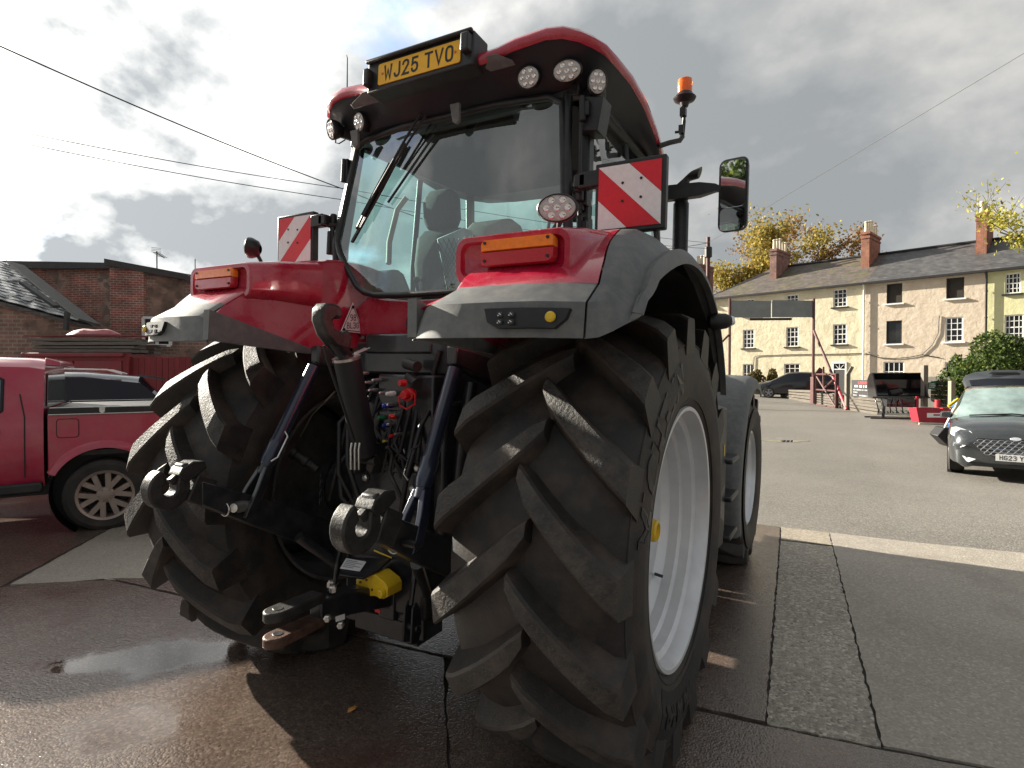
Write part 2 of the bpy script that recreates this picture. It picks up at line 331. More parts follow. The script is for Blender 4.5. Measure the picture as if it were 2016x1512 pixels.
# ------------------------------------------------------------------ ground
def ground_mat(name, base, alt, rough, wet, scale, bump, agg=90, spots=None, aggc=.5, stain=None, wetpos=None, groove=False):
    m = bpy.data.materials.new(name); m.use_nodes = True; t = m.node_tree; b = t.nodes['Principled BSDF']
    tcn = t.nodes.new('ShaderNodeTexCoord'); g = tcn.outputs['Object']
    def noise(sc, d=6, r=.6, dist=0):
        n = t.nodes.new('ShaderNodeTexNoise'); n.inputs['Scale'].default_value = sc; n.inputs['Detail'].default_value = d; n.inputs['Roughness'].default_value = r; n.inputs['Distortion'].default_value = dist; t.links.new(g, n.inputs['Vector']); return n.outputs['Fac']
    def mr(fac, a, b_, c, d):
        n = t.nodes.new('ShaderNodeMapRange'); t.links.new(fac, n.inputs[0])
        for i, v in enumerate((a, b_, c, d)): n.inputs[i+1].default_value = v
        return n.outputs[0]
    def mix(f_, a, b_):
        n = t.nodes.new('ShaderNodeMix'); n.data_type = 'RGBA'
        for i, v in ((0, f_), (6, a), (7, b_)):
            if isinstance(v, tuple): n.inputs[i].default_value = (*v, 1)
            elif isinstance(v, (int, float)): n.inputs[i].default_value = v
            else: t.links.new(v, n.inputs[i])
        return n.outputs[2]
    big = noise(scale, 8, .62, .3)
    col = mix(mr(big, .35, .68, 0, 1), base, alt)
    vo = t.nodes.new('ShaderNodeTexVoronoi'); vo.inputs['Scale'].default_value = agg; t.links.new(g, vo.inputs['Vector'])
    hs = t.nodes.new('ShaderNodeSeparateColor'); t.links.new(vo.outputs['Color'], hs.inputs[0])
    col = mix(mr(hs.outputs[0], .0, 1, 0, aggc), col, mix(hs.outputs[1], tuple(c*.35 for c in base), tuple(min(1, c*2.3) for c in alt)))
    if stain: col = mix(mr(noise(stain[1], 6, .6, .6), .52, .70, 0, stain[2]), col, stain[0])
    pud = None
    for (px_, py_, rx_, ry_, rot_) in (wetpos or []):
        mp = t.nodes.new('ShaderNodeMapping'); mp.vector_type = 'TEXTURE'; mp.inputs['Location'].default_value = (px_, py_, 0); mp.inputs['Rotation'].default_value = (0, 0, rot_); mp.inputs['Scale'].default_value = (rx_, ry_, 1000); t.links.new(g, mp.inputs[0])
        ln = t.nodes.new('ShaderNodeVectorMath'); ln.operation = 'LENGTH'; t.links.new(mp.outputs[0], ln.inputs[0]); sb = t.nodes.new('ShaderNodeMath'); sb.operation = 'MULTIPLY_ADD'; t.links.new(noise(3.5, 6, .6), sb.inputs[0]); sb.inputs[1].default_value = 1.6; t.links.new(ln.outputs['Value'], sb.inputs[2])
        f_ = mr(sb.outputs[0], 1.35, 1.85, 1, 0)
        if pud is None: pud = f_
        else:
            mxn = t.nodes.new('ShaderNodeMath'); mxn.operation = 'MAXIMUM'; t.links.new(pud, mxn.inputs[0]); t.links.new(f_, mxn.inputs[1]); pud = mxn.outputs[0]
    wn = noise(scale*.55, 7, .6, .5)
    wetf = mr(wn, wet[0], wet[1], 0, 1)            # 1 = wet film
    dkn = t.nodes.new('ShaderNodeMix'); dkn.data_type = 'RGBA'; dkn.blend_type = 'MULTIPLY'; t.links.new(mr(wn, wet[0], wet[1], 0, .55), dkn.inputs[0]); t.links.new(col, dkn.inputs[6]); dkn.inputs[7].default_value = (.35, .33, .31, 1); t.links.new(dkn.outputs[2], b.inputs['Base Color'])   # damp concrete is darker
    fine = noise(agg*1.6, 3, .6)
    ro = mix(wetf, (rough,)*3, (.10,)*3)
    if pud is not None: ro = mix(pud, ro, (.03,)*3)
    t.links.new(ro, b.inputs['Roughness'])
    b.inputs['Specular IOR Level'].default_value = 1.0 if wetpos else .5
    hgt = t.nodes.new('ShaderNodeMath'); hgt.operation = 'ADD'; t.links.new(mr(vo.outputs['Distance'], 0, .8, 1, 0), hgt.inputs[0]); t.links.new(fine, hgt.inputs[1])
    H = hgt.outputs[0]
    if groove:
        wv = t.nodes.new('ShaderNodeTexWave'); wv.inputs['Scale'].default_value = 9; wv.inputs['Distortion'].default_value = 1.5; wv.inputs['Detail'].default_value = 3; t.links.new(g, wv.inputs['Vector'])
        ad = t.nodes.new('ShaderNodeMath'); ad.operation = 'MULTIPLY_ADD'; t.links.new(wv.outputs['Fac'], ad.inputs[0]); ad.inputs[1].default_value = 1.5; t.links.new(H, ad.inputs[2]); H = ad.outputs[0]
    bp = t.nodes.new('ShaderNodeBump'); bp.inputs['Distance'].default_value = .004; t.links.new(H, bp.inputs['Height'])
    bst = mr(wetf, 0, 1, bump, bump*.45)
    if pud is not None:
        ml = t.nodes.new('ShaderNodeMath'); ml.operation = 'MULTIPLY'; t.links.new(bst, ml.inputs[0]); t.links.new(mr(pud, 0, 1, 1, .03), ml.inputs[1]); bst = ml.outputs[0]
    t.links.new(bst, bp.inputs['Strength'])
    t.links.new(bp.outputs[0], b.inputs['Normal']); return m
M_ASPH = ground_mat('asphalt', (.13, .12, .105), (.19, .175, .155), .62, (.62, .75), .35, .55, 70, aggc=.55)
M_BASE = mat('joint_dirt', (.04, .034, .027), .8, 0, .3, 12, .3, 60)
M_SLABW = ground_mat('wet_concrete', (.105, .074, .060), (.21, .165, .135), .26, (.20, .46), .9, .85, 90, aggc=.45, stain=((.10, .026, .016), .9, .6), wetpos=[(-1.45, -.72, .62, .28, .75), (-.9, -1.15, .35, .2, .5)])
M_SLABL = ground_mat('ribbed_concrete', (.24, .215, .175), (.31, .28, .235), .55, (.55, .75), .8, .6, 80, aggc=.3, groove=True)
M_SLABR = ground_mat('damp_concrete', (.27, .24, .20), (.34, .305, .26), .55, (.50, .72), .6, .45, 80, aggc=.35, stain=((.14, .115, .09), 1.2, .4))
M_PATCH = ground_mat('tarmac_patch', (.22, .195, .16), (.31, .28, .235), .5, (.50, .70), 1.2, .8, 60, aggc=.75)
M_PALE = ground_mat('pale_concrete', (.24, .21, .165), (.31, .27, .215), .65, (.75, .9), 1.5, .5, 70, aggc=.45)

xs = sorted(set([-600, -300, -150, -80, -50] + [-36+2*i for i in range(15)] + [-8+.8*i for i in range(7)] + [-2.8, 2.6] + [-2+1*i for i in range(5)] + [3.4+.8*i for i in range(12)] + [14+2*i for i in range(14)] + [50, 80, 150, 300, 600]))
ys = sorted(set([-600, -300, -100, -40, -20, -10, -6, -4] + [-3+.8*i for i in range(26)] + [18+2*i for i in range(18)] + [60, 80, 150, 300, 600]))
g = MB(); nx = len(xs)
g.add([(x, y, gh(x, y)) for y in ys for x in xs], [(j*nx+i, j*nx+i+1, (j+1)*nx+i+1, (j+1)*nx+i) for j in range(len(ys)-1) for i in range(nx-1)])
ground = tag(g.build('ground', M_ASPH, sharp=0), kind='structure')
def jag(poly, amp=.012, step=.09):
    out = []
    for i, p in enumerate(poly):
        q = poly[(i+1) % len(poly)]; p = Vector(p); q = Vector(q); L = (q-p).length; n = max(1, int(L/step)); nr = Vector((-(q-p).y, (q-p).x)).normalized() if L else Vector((0, 0))
        for k in range(n):
            j = random.uniform(-amp, amp) if 0 < k < n else 0
            out.append(p+(q-p)*(k/n)+nr*j)
    return out
def slab(poly, m, top, name='concrete_slab', amp=.005, step=.05):
    "irregular slab edge, real thickness, lying on the ground sheet"
    pts = jag(poly, amp, step)
    bm = bmesh.new(); f = bm.faces.new([bm.verts.new((p.x, p.y, 0)) for p in pts])
    for xx in (-2.8, 2.6):
        bmesh.ops.bisect_plane(bm, geom=bm.verts[:]+bm.edges[:]+bm.faces[:], plane_co=(xx, 0, 0), plane_no=(1, 0, 0))
    bmesh.ops.triangulate(bm, faces=bm.faces[:])
    r = bmesh.ops.extrude_face_region(bm, geom=bm.faces[:]); nv = {v for v in r['geom'] if isinstance(v, bmesh.types.BMVert)}
    for v in bm.verts: v.co.z = gh(v.co.x, v.co.y) + (top if v in nv else -.03)
    bmesh.ops.recalc_face_normals(bm, faces=bm.faces)
    me = bpy.data.meshes.new(name); bm.to_mesh(me); bm.free(); me.materials.append(m)
    o = bpy.data.objects.new(name, me); COL.objects.link(o); o.parent = ground; return o
def lerp2(a, b, t): return (a[0]+(b[0]-a[0])*t, a[1]+(b[1]-a[1])*t)
Lj = lambda y: 1.655-.0609*(y-.1)       # left edge of the patch strip
Rj = lambda y: 2.135-.0635*(y-.1)
Ey = lambda x: 4.37+(x-1.19)*.0925      # edge of the yard asphalt
G = .006
# dark bedding sheet under the slabs, shows in the joints
bed = MB(); bv = [(-9.7, -5.8), (-2.8, -5.8), (2.6, -5.8), (9, -5.8), (9, Ey(9)), (2.6, Ey(2.6)), (-2.8, Ey(-2.8)), (-4, 4.0), (-9.7, 4.0)]
bed.add([(x, y, gh(min(max(x, -2.8), 2.6), 0)+.004) for x, y in bv], [(0, 1, 6, 7, 8), (1, 2, 5, 6), (2, 3, 4, 5)])
o = bed.build('joint_bedding', M_BASE, ground, sharp=0)
# front slab, split by the joint that runs under the right rear tyre
slab([(-2.2, -5.8), (2.55, -5.8), (2.3, -5.0), (.46+.09, -.67), (.22+.02, -.27), (-.05, .12), (-3.0, -.24), (-3.46, -.70)], M_SLABW, .016)
slab([(.565, -.67), (2.32, -5.0), (2.62, -5.8), (8.9, -5.8), (8.9, .48), (2.6, .56), (Rj(.5), .46), (Lj(.42), .38), (.30, .20), (.0, .13), (.25, -.27)], M_SLABW, .016)
slab([(-2.98, -.21), (-.04, .15), (.29, .23), (Lj(.44)-G, .42), (Lj(4.4)-G, Ey(1.39)-G), (-1.2, Ey(-1.2)-G), (-2.65, 2.0), (-2.6, .0)], M_SLABW, .017)
slab([(Lj(.45)+G, .41), (Rj(.5)-G, .49), (Rj(3.84)-G, 3.88), (Lj(3.8)+G, 3.82)], M_PATCH, .012, 'tarmac_patch', .007, .04)
slab([(Lj(3.85)+G, 3.86), (Rj(3.9)-G, 3.92), (Rj(4.42)-G, Ey(1.86)-G), (Lj(4.38)+G, Ey(1.39)-G)], M_PALE, .015)
slab([(Rj(.5)+G, .50), (2.6, .59), (8.9, .52), (8.9, Ey(8.9)-G), (2.6, Ey(2.6)-G), (Rj(4.43)+G, Ey(1.88)-G)], M_SLABR, .016)
slab([(-3.48, -.64), (-2.68, -.03), (-2.66, 2.0), (-1.22, Ey(-1.2)-G), (-3.0, 4.0), (-6.4, 3.2), (-4.62, .66)], M_SLABL, .016)
slab([(-9.6, -5.8), (-2.23, -5.8), (-3.48, -.71), (-4.64, .64), (-6.43, 3.2), (-7.0, 3.9), (-9.6, 3.9)], M_SLABW, .015)

# ------------------------------------------------------------------ TRACTOR
T = empty('tractor'); T.rotation_euler = (0, ROLL, 0)
tag(T, 'large red tractor with grey fenders and deep chevron tyres seen from behind', 'tractor')
XT, ZR, XF, WB, ZF = .992, .97, .986, 2.97, .76

def lug_mesh(name, W, Rt, Rb, dth, hw0, hw1, s):
    "one curved tread bar, from just past the centre line to the shoulder"
    secs = []; n = 8
    for i in range(n+1):
        t = i/n; w = -.03+(W+.035)*t
        th = dth*(t**.88)
        cr = (w/W)**2
        rt = Rt-.020*cr; rb = Rb-.05*cr-.02
        if i == n: rt -= .016; rb = Rb-.11
        if i == n-1: rb = Rb-.08
        hw = hw0+(hw1-hw0)*t; hb = hw+.030
        if i == 0: hw *= .62; hb *= .72; rt -= .012
        def P(r, off): a = th+off/r; return (s*w, -r*sin(a), r*cos(a))
        secs.append([P(rb, -hb), P(rt-.010, -hw-.006), P(rt, -hw+.006), P(rt, hw-.006), P(rt-.010, hw+.006), P(rb, hb)])
    b = MB().loft(secs); nf = 6*n
    b.mi = [1 if (i < nf and i % 6 == 2) else 0 for i in range(len(b.f))]
    return b.mesh(name, [M_LUG, M_LUGTOP], 28)
def tyre_profile(W, Rb, Rrim, wr):
    # (radius, axial) half-profile outer -> mirrored
    h = [(Rrim-.01, wr-.03), (Rrim, wr), (Rrim+.025, wr+.012), (Rrim+.05, wr+.030), (Rrim+.11, W-.008), (Rrim+.16, W+.004), (Rrim+.215, W-.002), (Rb-.115, W-.012), (Rb-.075, W-.02), (Rb-.05, W-.045), (Rb-.032, W-.10), (Rb-.008, W*.45), (Rb, 0)]
    return h + [(r, -a) for r, a in reversed(h[:-1])]
def build_wheel(name, x, y, z, s, W, Rt, Rb, Rrim, nl, dth, hw0, hw1, lugs, front=False):
    wr = W-.045
    wh = MB().lathe(tyre_profile(W, Rb, Rrim, wr), (0, 0, 0), (1, 0, 0), 112).build(name, M_RUB, T, 30, loc=(x, y, z))
    for k in range(nl):
        for hs, me in ((1, lugs[0]), (-1, lugs[1])):
            o = bpy.data.objects.new('tread_lug', me); COL.objects.link(o); o.parent = wh
            # rotation about +x by -theta moves the top towards -y (rear)
            o.rotation_euler = (2*pi*(k + (0 if hs > 0 else .5))/nl + .07, 0, 0)
    R = Rrim
    a = s
    if not front:
        prof = [(R+.004, wr+.004), (R+.014, wr+.010), (R+.010, wr+.020), (R-.006, wr+.018), (R-.016, wr-.005), (R-.022, wr-.045), (R-.045, wr-.060), (R-.050, wr-.105), (R-.070, wr-.118), (R-.075, wr-.165), (R-.105, wr-.185), (R-.13, wr-.20), (R-.20, wr-.208), (.20, wr-.200), (.155, wr-.185), (.0, wr-.185)]
    else:
        prof = [(R+.004, wr+.002), (R+.012, wr+.010), (R-.004, wr+.016), (R-.014, wr-.02), (R-.04, wr-.05), (R-.05, wr-.10), (R-.09, wr-.12), (.17, wr-.11), (.13, wr-.08), (0, wr-.08)]
    rim = MB().lathe([(r, a*h) for r, h in prof], (0, 0, 0), (1, 0, 0), 96)
    rim.lathe([(r, a*h) for r, h in [(R-.01, -wr-.01), (R+.008, -wr-.02), (R+.004, -wr+.0), (R-.03, -wr+.05), (R-.07, -wr+.12), (R-.07, wr-.2)]], (0, 0, 0), (1, 0, 0), 64)
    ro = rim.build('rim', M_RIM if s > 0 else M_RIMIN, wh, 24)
    hx = wr-.185 if not front else wr-.08
    if not front:
        hc = MB().lathe([(.115, a*(hx+.001)), (.112, a*(hx+.018)), (.09, a*(hx+.032)), (.062, a*(hx+.045)), (.050, a*(hx+.06)), (.048, a*(hx+.082)), (.036, a*(hx+.088)), (.033, a*(hx+.070)), (0, a*(hx+.068))], (0, 0, 0), (1, 0, 0), 40)
        hc.build('hub_cap', M_YEL, wh, 30)
    if not front and s > 0:
        MB().tube([(a*(wr-.19), .30, -.30), (a*(wr-.15), .31, -.31)], .008, 8).build('valve', M_BLK, wh, 40)
        for k in range(12):
            t = 2*pi*k/12; MB().lathe([(.013, 0), (.013, .014), (.007, .02), (0, .02)], (a*(hx-.0), .175*sin(t), .175*cos(t)), (a, 0, 0), 6).build('wheel_bolt', M_CHROME, wh, 30)
    bl = MB()
    rr, nb = (.165, 10) if not front else (.12, 8)
    for k in range(nb if front else 0):
        t = 2*pi*k/nb; bl.lathe([(.016, 0), (.016, a*.022), (.008, a*.03), (0, a*.03)], (a*(hx-.006), rr*sin(t), rr*cos(t)), (1, 0, 0), 6)
    if front: tag(bl.build('wheel_nuts', M_CHROME, wh, 30), kind='stuff')
    return wh
RL = [lug_mesh('tread_lug', .338, .985, .908, .36, .042, .058, s) for s in (1, -1)]
FL = [lug_mesh('tread_lug', .255, .775, .72, .36, .028, .038, s) for s in (1, -1)]
rwR = build_wheel('rear_wheel', XT, 0, ZR, 1, .352, .985, .915, .555, 17, 0, 0, 0, RL)
rwL = build_wheel('rear_wheel', -XT, 0, ZR, -1, .352, .985, .915, .555, 17, 0, 0, 0, RL)
fwR = build_wheel('front_wheel', XF, WB, ZF, 1, .275, .775, .72, .405, 15, 0, 0, 0, FL, True)
fwL = build_wheel('front_wheel', -XF, WB, ZF, -1, .275, .775, .72, .405, 15, 0, 0, 0, FL, True)
rwR['label'] = 'right rear wheel with silver rim and yellow hub'; rwL['label'] = 'left rear wheel seen from its inner side'

# sidewall panels and lettering on the right rear tyre (bent round the wheel)
def sw_x(r):   # sidewall x at radius r
    pr = tyre_profile(.352, .915, .555, .307)[:12]
    for (r0, x0), (r1, x1) in zip(pr, pr[1:]):
        if r0 <= r <= r1: return x0+(x1-x0)*(r-r0)/(r1-r0)
    return .34
def arc_text(txt, size, rmid, ang, wh, m, flip=False, sx=1.0, lift=.004):
    vs, fs = text_geo(txt, size, .006); out = []
    for x, y, z in vs:
        x *= sx
        r = rmid+(y if not flip else -y)
        t = ang + (x/rmid)*(-1 if not flip else 1)
        # seen from +x: rear(-y) is left; angle measured from top towards rear
        out.append((sw_x(r)+lift, -r*sin(t), r*cos(t)))
    return MB().add(out, fs).build('sidewall_lettering', m, wh, sharp=0, recalc=False)
def arc_panel(r0, r1, a0, a1, wh, m, lift=.002, ch=.05):
    vs = []; n = 28; k = 5
    for i in range(n+1):
        for j in range(k):
            r = r0+(r1-r0)*j/(k-1); t0 = a0+ch*j/(k-1); t1 = a1-ch*j/(k-1); t = t0+(t1-t0)*i/n
            vs.append((sw_x(r)+lift, -r*sin(t), r*cos(t)))
    return MB().add(vs, [(i*k+j, i*k+j+1, (i+1)*k+j+1, (i+1)*k+j) for i in range(n) for j in range(k-1)]).build('sidewall_panel', m, wh, sharp=0)
arc_text('MICHELIN', .17, .715, rad(48), rwR, M_RUBTXT, sx=1.05, lift=.004)
arc_panel(.625, .80, rad(142), rad(200), rwR, M_RUBPAN)
arc_text('710/70 R42', .10, .712, rad(168), rwR, M_RUB, sx=1.0, lift=.006)
sm = mat('sidewall_rib', (.03, .028, .026), .6)
for rr in (.60, .84):
    t_ = MB(); t_.lathe([(rr-.003, sw_x(rr)), (rr-.002, sw_x(rr)+.004), (rr+.002, sw_x(rr)+.004), (rr+.003, sw_x(rr))], (0, 0, 0), (1, 0, 0), 96); t_.build('sidewall_rib', M_RUB, rwR, 30)

# ---- rear fenders
PHI = [-50.6, -46.5, -40.2, -34, -28, -17.5, -4, 12.7, 30, 45, 58]
RTOP = [1.286, 1.352, 1.317, 1.314, 1.315, 1.328, 1.334, 1.33, 1.31, 1.27, 1.22]
RLIP = [1.285, 1.270, 1.222, 1.195, 1.175, 1.166, 1.175, 1.188, 1.185, 1.155, 1.11]
XSEAM = [1.19, 1.19, 1.185, 1.17, 1.15, 1.12, 1.04, .99, .97, .97, .97]
def resample(A):
    out = list(A[:3]); n = len(A)
    for i in range(2, n-1):
        p0, p1, p2, p3 = A[max(2, i-1)], A[i], A[i+1], A[min(n-1, i+2)]
        for k in range(1, 5):
            t = k/4; out.append(.5*((2*p1)+(-p0+p2)*t+(2*p0-5*p1+4*p2-p3)*t*t+(-p0+3*p1-3*p2+p3)*t**3))
    return out
PHI, RTOP, RLIP, XSEAM = map(resample, (PHI, RTOP, RLIP, XSEAM))
ROWI = list(range(3)) + [2+(k+1)/4 for k in range(len(PHI)-3)]
def fp(x, r, ph):
    a = rad(ph); y = r*sin(a)
    if y < -.55: y += min(1, (-.55-y)/.35)*.15*max(0, (x-.98)/.30)**1.5      # rear edge swept forward in plan
    return (x, y, ZR+r*cos(a))
def fender(s):
    root = empty('rear_fender', parent=T)
    cols = []
    for i, (ph, rt, rl, xs_) in enumerate(zip(PHI, RTOP, RLIP, XSEAM)):
        ri = ROWI[i]; inn = .58 + (.05 if i == 1 else .085 if i == 2 else .06+.025*max(0, 3-ri) if i > 2 else 0) - (.04*max(0, ri-4)/6)
        row = [fp(inn-.0, rt-.012, ph), fp(inn+.025, rt, ph)]
        for t in (.25, .5, .75, 1): row.append(fp(inn+.025+(xs_-inn-.025)*t, rt, ph))
        cols.append(row)
    n = 6
    def strip(rows, c0, c1, name, m, par, th=.012):
        vs = [p for r_ in rows for p in r_[c0:c1+1]]; k = c1-c0+1
        b = MB().add(vs, [(i*k+j, i*k+j+1, (i+1)*k+j+1, (i+1)*k+j) for i in range(len(rows)-1) for j in range(k-1)])
        if s < 0: b.flip()
        o = b.build(name, m, par, 38); md = o.modifiers.new('thick', 'SOLIDIFY'); md.thickness = th; md.offset = -1
        # make sure the shell normal points away from the axle
        ce = o.data.polygons[len(o.data.polygons)//2]
        if ce.normal.dot(Vector((0, ce.center.y, ce.center.z-ZR))) < 0: md.offset = 1
        return o
    strip(cols[:3], 0, 5, 'grey_panel', M_GREY, root)
    red = strip(cols[2:], 0, 5, 'red_panel', M_RED, root)
    fl = []
    for i, (ph, rt, rl, xs_) in enumerate(zip(PHI, RTOP, RLIP, XSEAM)):
        x0 = xs_+.006; d = 1.325-x0
        sh = 5 if i < 2 else 3*max(0, 3.2-ROWI[i])/1.2
        row = [fp(x0, rt-.002, ph), fp(x0+d*.25, rt-.008, ph+sh*.12), fp(x0+d*.5, rt-.025*min(1, .2+max(0, rt-rl)/.1)-.1*(rt-rl), ph+sh*.35), fp(x0+d*.75, rt-.05*min(1, max(0, rt-rl)/.1)-.35*(rt-rl), ph+sh*.65), fp(x0+d*.92, (rt*.35+rl*.65)+.005*min(1, max(0, rt-rl)/.05), ph+sh*.9), fp(1.325, rl+.025*min(1, max(0, rt-rl)/.09), ph+sh), fp(1.328, rl, ph+sh), fp(1.295, rl+.004, ph+sh)]
        fl.append(row)
    strip(fl, 0, 7, 'fender_flare', M_GREY, root, .010)
    # inner side wall: red above, grey wedge below
    top = [cols[i][0] for i in range(1, 20)]                    # along the arc, rear -> front
    xi = .575
    poly = [(xi+.01, top[0][1]+.006, top[0][2])] + [(p[0]-.004, p[1], p[2]-.006) for p in top[1:]] + [(.53, -.02, 2.05), (.54, .0, 1.80), (.565, -.39, 1.765)]
    b = MB().prism(poly, (0, 0, 0), (.018, 0, 0)); (b.flip() if s < 0 else b); iw = b.build('inner_side_panel', M_RED, root, 30)
    poly = [(xi, -.992, 1.79), (xi-.004, -.988, 1.925), (xi-.010, -.39, 1.767), (xi-.008, -.42, 1.745)]
    b = MB().prism(poly, (-.010, 0, 0), (.03, 0, 0)); (b.flip() if s < 0 else b); b.build('grey_side_panel', M_GREY, root, 30)
    # black wheel-house liner under the shell
    rows = [[fp(x, r_-.05 if r_ > 0 else 0, ph) for x in (.665, .75, 1.0, 1.27)] for ph, r_ in [(-45, 1.27), (-38, 1.245), (-25, 1.22), (-8, 1.21), (12, 1.22), (32, 1.215), (50, 1.2), (66, 1.2), (84, 1.2)]]
    vs = [p for r_ in rows for p in r_]
    b = MB().add(vs, [(i*4+j, i*4+j+1, (i+1)*4+j+1, (i+1)*4+j) for i in range(len(rows)-1) for j in range(3)])
    if s < 0: b.flip()
    b.build('wheel_house', M_BLK, root, 40)
    # tail-lamp pod
    def ring(wd, ht, r_, y, cz=2.092, cx=.838, sk=0):
        return [(cx+u, y+sk*v_, cz+v_) for u, v_ in rrect(wd, ht, r_, 5)]
    secs = [ring(.60, .24, .06, -.36, 2.12), ring(.52, .20, .055, -.60, 2.11), ring(.485, .178, .05, -.745), ring(.47, .165, .046, -.757), ring(.43, .130, .036, -.757), ring(.42, .122, .034, -.735), ring(.40, .11, .03, -.728)]
    b = MB().loft(secs); (b.flip() if s < 0 else b); b.build('tail_light_housing', M_RED, root, 50)
    cx, cz = .868, 2.110
    for nm, z0, z1, m in (('orange_lens', cz+.004, cz+.048, M_ORANGE), ('red_lens', cz-.050, cz+.0035, M_REDLENS)):
        pr = rrect(.30, .10, .022, 4)
        pts = [(u, min(max(v_+cz, z0), z1)) for u, v_ in pr]
        b = MB().loft([[(cx+u, -.735, v_) for u, v_ in pts], [(cx+u, -.762, v_) for u, v_ in pts], [(cx+u*.96, -.772, (z0+z1)/2+(v_-(z0+z1)/2)*.86) for u, v_ in pts]])
        (b.flip() if s < 0 else b); b.build(nm, m, root, 50)
    b = MB()
    for dx in (-.128, .128):
        for dz in (-.03, .035): b.lathe([(.006, 0), (.006, .004), (0, .004)], (cx+dx, -.773, cz+dz), (0, -1, 0), 8)
    (b.flip() if s < 0 else b); tag(b.build('lens_screws', M_BLK, root), kind='stuff')
    # push-button panel in the grey skirt
    if True:
        a0 = rad(-50.6); 
        pA = Vector(fp(0, 1.286, -50.6)); pB = Vector(fp(0, 1.352, -46.5)); dz = (pB-pA).normalized(); nr = Vector((0, -dz.z, dz.y)).normalized()
        if nr.y > 0: nr = -nr
        ctr = Vector((1.02, 0, 0)) + pA*.5 + pB*.5
        def q(u, v_, d):
            p = ctr + Vector((u, 0, 0)) + dz*v_; y_ = p.y
            p.y += min(1, (-.55-y_)/.35)*.15*max(0, (p.x-.98)/.30)**1.5
            return p + nr*d
        shp = [(-.135, .033), (-.06, .033), (0, .033), (.05, .033), (.10, .033), (.135, .033), (.125, .0), (.095, -.03), (.04, -.03), (0, -.03), (-.085, -.03), (-.12, -.012)]
        b = MB().loft([[q(u, v_, -.01) for u, v_ in shp], [q(u, v_, .017) for u, v_ in shp]])
        (b.flip() if s < 0 else b); pn = b.build('button_panel', M_BLK, root, 30)
        b = MB().lathe([(.017, 0), (.017, .008), (.010, .012), (.0, .012)], q(.085, .004, .017), nr, 20); (b.flip() if s < 0 else b); b.build('yellow_button', M_YEL, pn, 30)
        b = MB()
        for ux in (-.075, -.035):
            for uz in (.012, -.012):
                b.loft([[q(ux+i, uz+j, .015) for i, j in rrect(.022, .017, .004, 2)], [q(ux+i, uz+j, .020) for i, j in rrect(.019, .014, .004, 2)]])
        (b.flip() if s < 0 else b); b.build('push_buttons', M_SEATD, pn, 30)
        b = MB()
        for ux in (-.075, -.035):
            for uz in (.012, -.012):
                for k in range(3):
                    p = q(ux-.004+.004*k, uz+(-.003+.003*((k*2) % 3)), .0208); b.add([p+Vector((-.002, 0, 0))-dz*.0015, p+Vector((.002, 0, 0))-dz*.0015, p+Vector((.002, 0, 0))+dz*.0015, p+Vector((-.002, 0, 0))+dz*.0015], [(0, 1, 2, 3)])
        (b.flip() if s < 0 else b); b.build('button_symbols', M_PLATEW, pn, 0, recalc=False)
    return root
fenR = fender(1); fenL = fender(-1)

# ---- work lamp heads
def lamp(parent, c, d, rx, rz, name='work_light', depth=.055, stem=None, seg=28):
    d = Vector(d).normalized()
    b = MB().lathe([(.35, -depth), (.75, -depth*.75), (.98, -.012), (1.0, .004), (.93, .010), (.88, .004)], c, d, seg, sc=(rx, rz))
    # lathe profile uses unit radii scaled by sc
    o = b.build(name, M_BLK, parent, 40)
    MB().lathe([(.89, .004), (.6, .009), (0, .011)], c, d, seg, sc=(rx, rz)).build('lens', M_LEDLENS, o, 60)
    M = frame(d); dots = MB(); c = Vector(c)
    for (u, v_) in [(-.52, .0), (0, 0), (.52, 0), (-.27, .5), (.27, .5), (-.27, -.5), (.27, -.5)]:
        p = c + M @ Vector((u*rx, .009, v_*rz))
        dots.lathe([(.22, 0), (.17, .004), (.08, .002), (0, .001)], p, d, 12, sc=((rx+rz)/2, (rx+rz)/2))
    dots.build('led', M_LEDDOT, o, 60)
    if stem:
        MB().tube(stem, .010, 8).build('bracket', M_BLK, o)
    return o
lamp(T, (.914, -.525, 2.315), (.25, -1, -.05), .082, .056, stem=[(.914, -.50, 2.30), (.905, -.49, 2.25), (.90, -.48, 2.22)])
lamp(T, (-.914, -.525, 2.315), (-.75, -.6, .1), .082, .056, stem=[(-.90, -.50, 2.30), (-.885, -.48, 2.25), (-.88, -.47, 2.22)])

# ---- cab
cab = empty('cab', parent=T)
def wy(z): return -.07+.172*(z-2.38)            # rear window plane
WIN = [(-.735, 2.42), (-.70, 2.35), (-.62, 2.26), (-.50, 2.135), (-.43, 2.095), (-.34, 2.075), (-.15, 2.068), (.15, 2.068), (.34, 2.075), (.43, 2.095), (.50, 2.135), (.62, 2.26), (.70, 2.35), (.735, 2.42), (.70, 2.75), (.672, 2.99), (.60, 3.03), (.3, 3.045), (-.3, 3.045), (-.60, 3.03), (-.672, 2.99), (-.70, 2.75)]
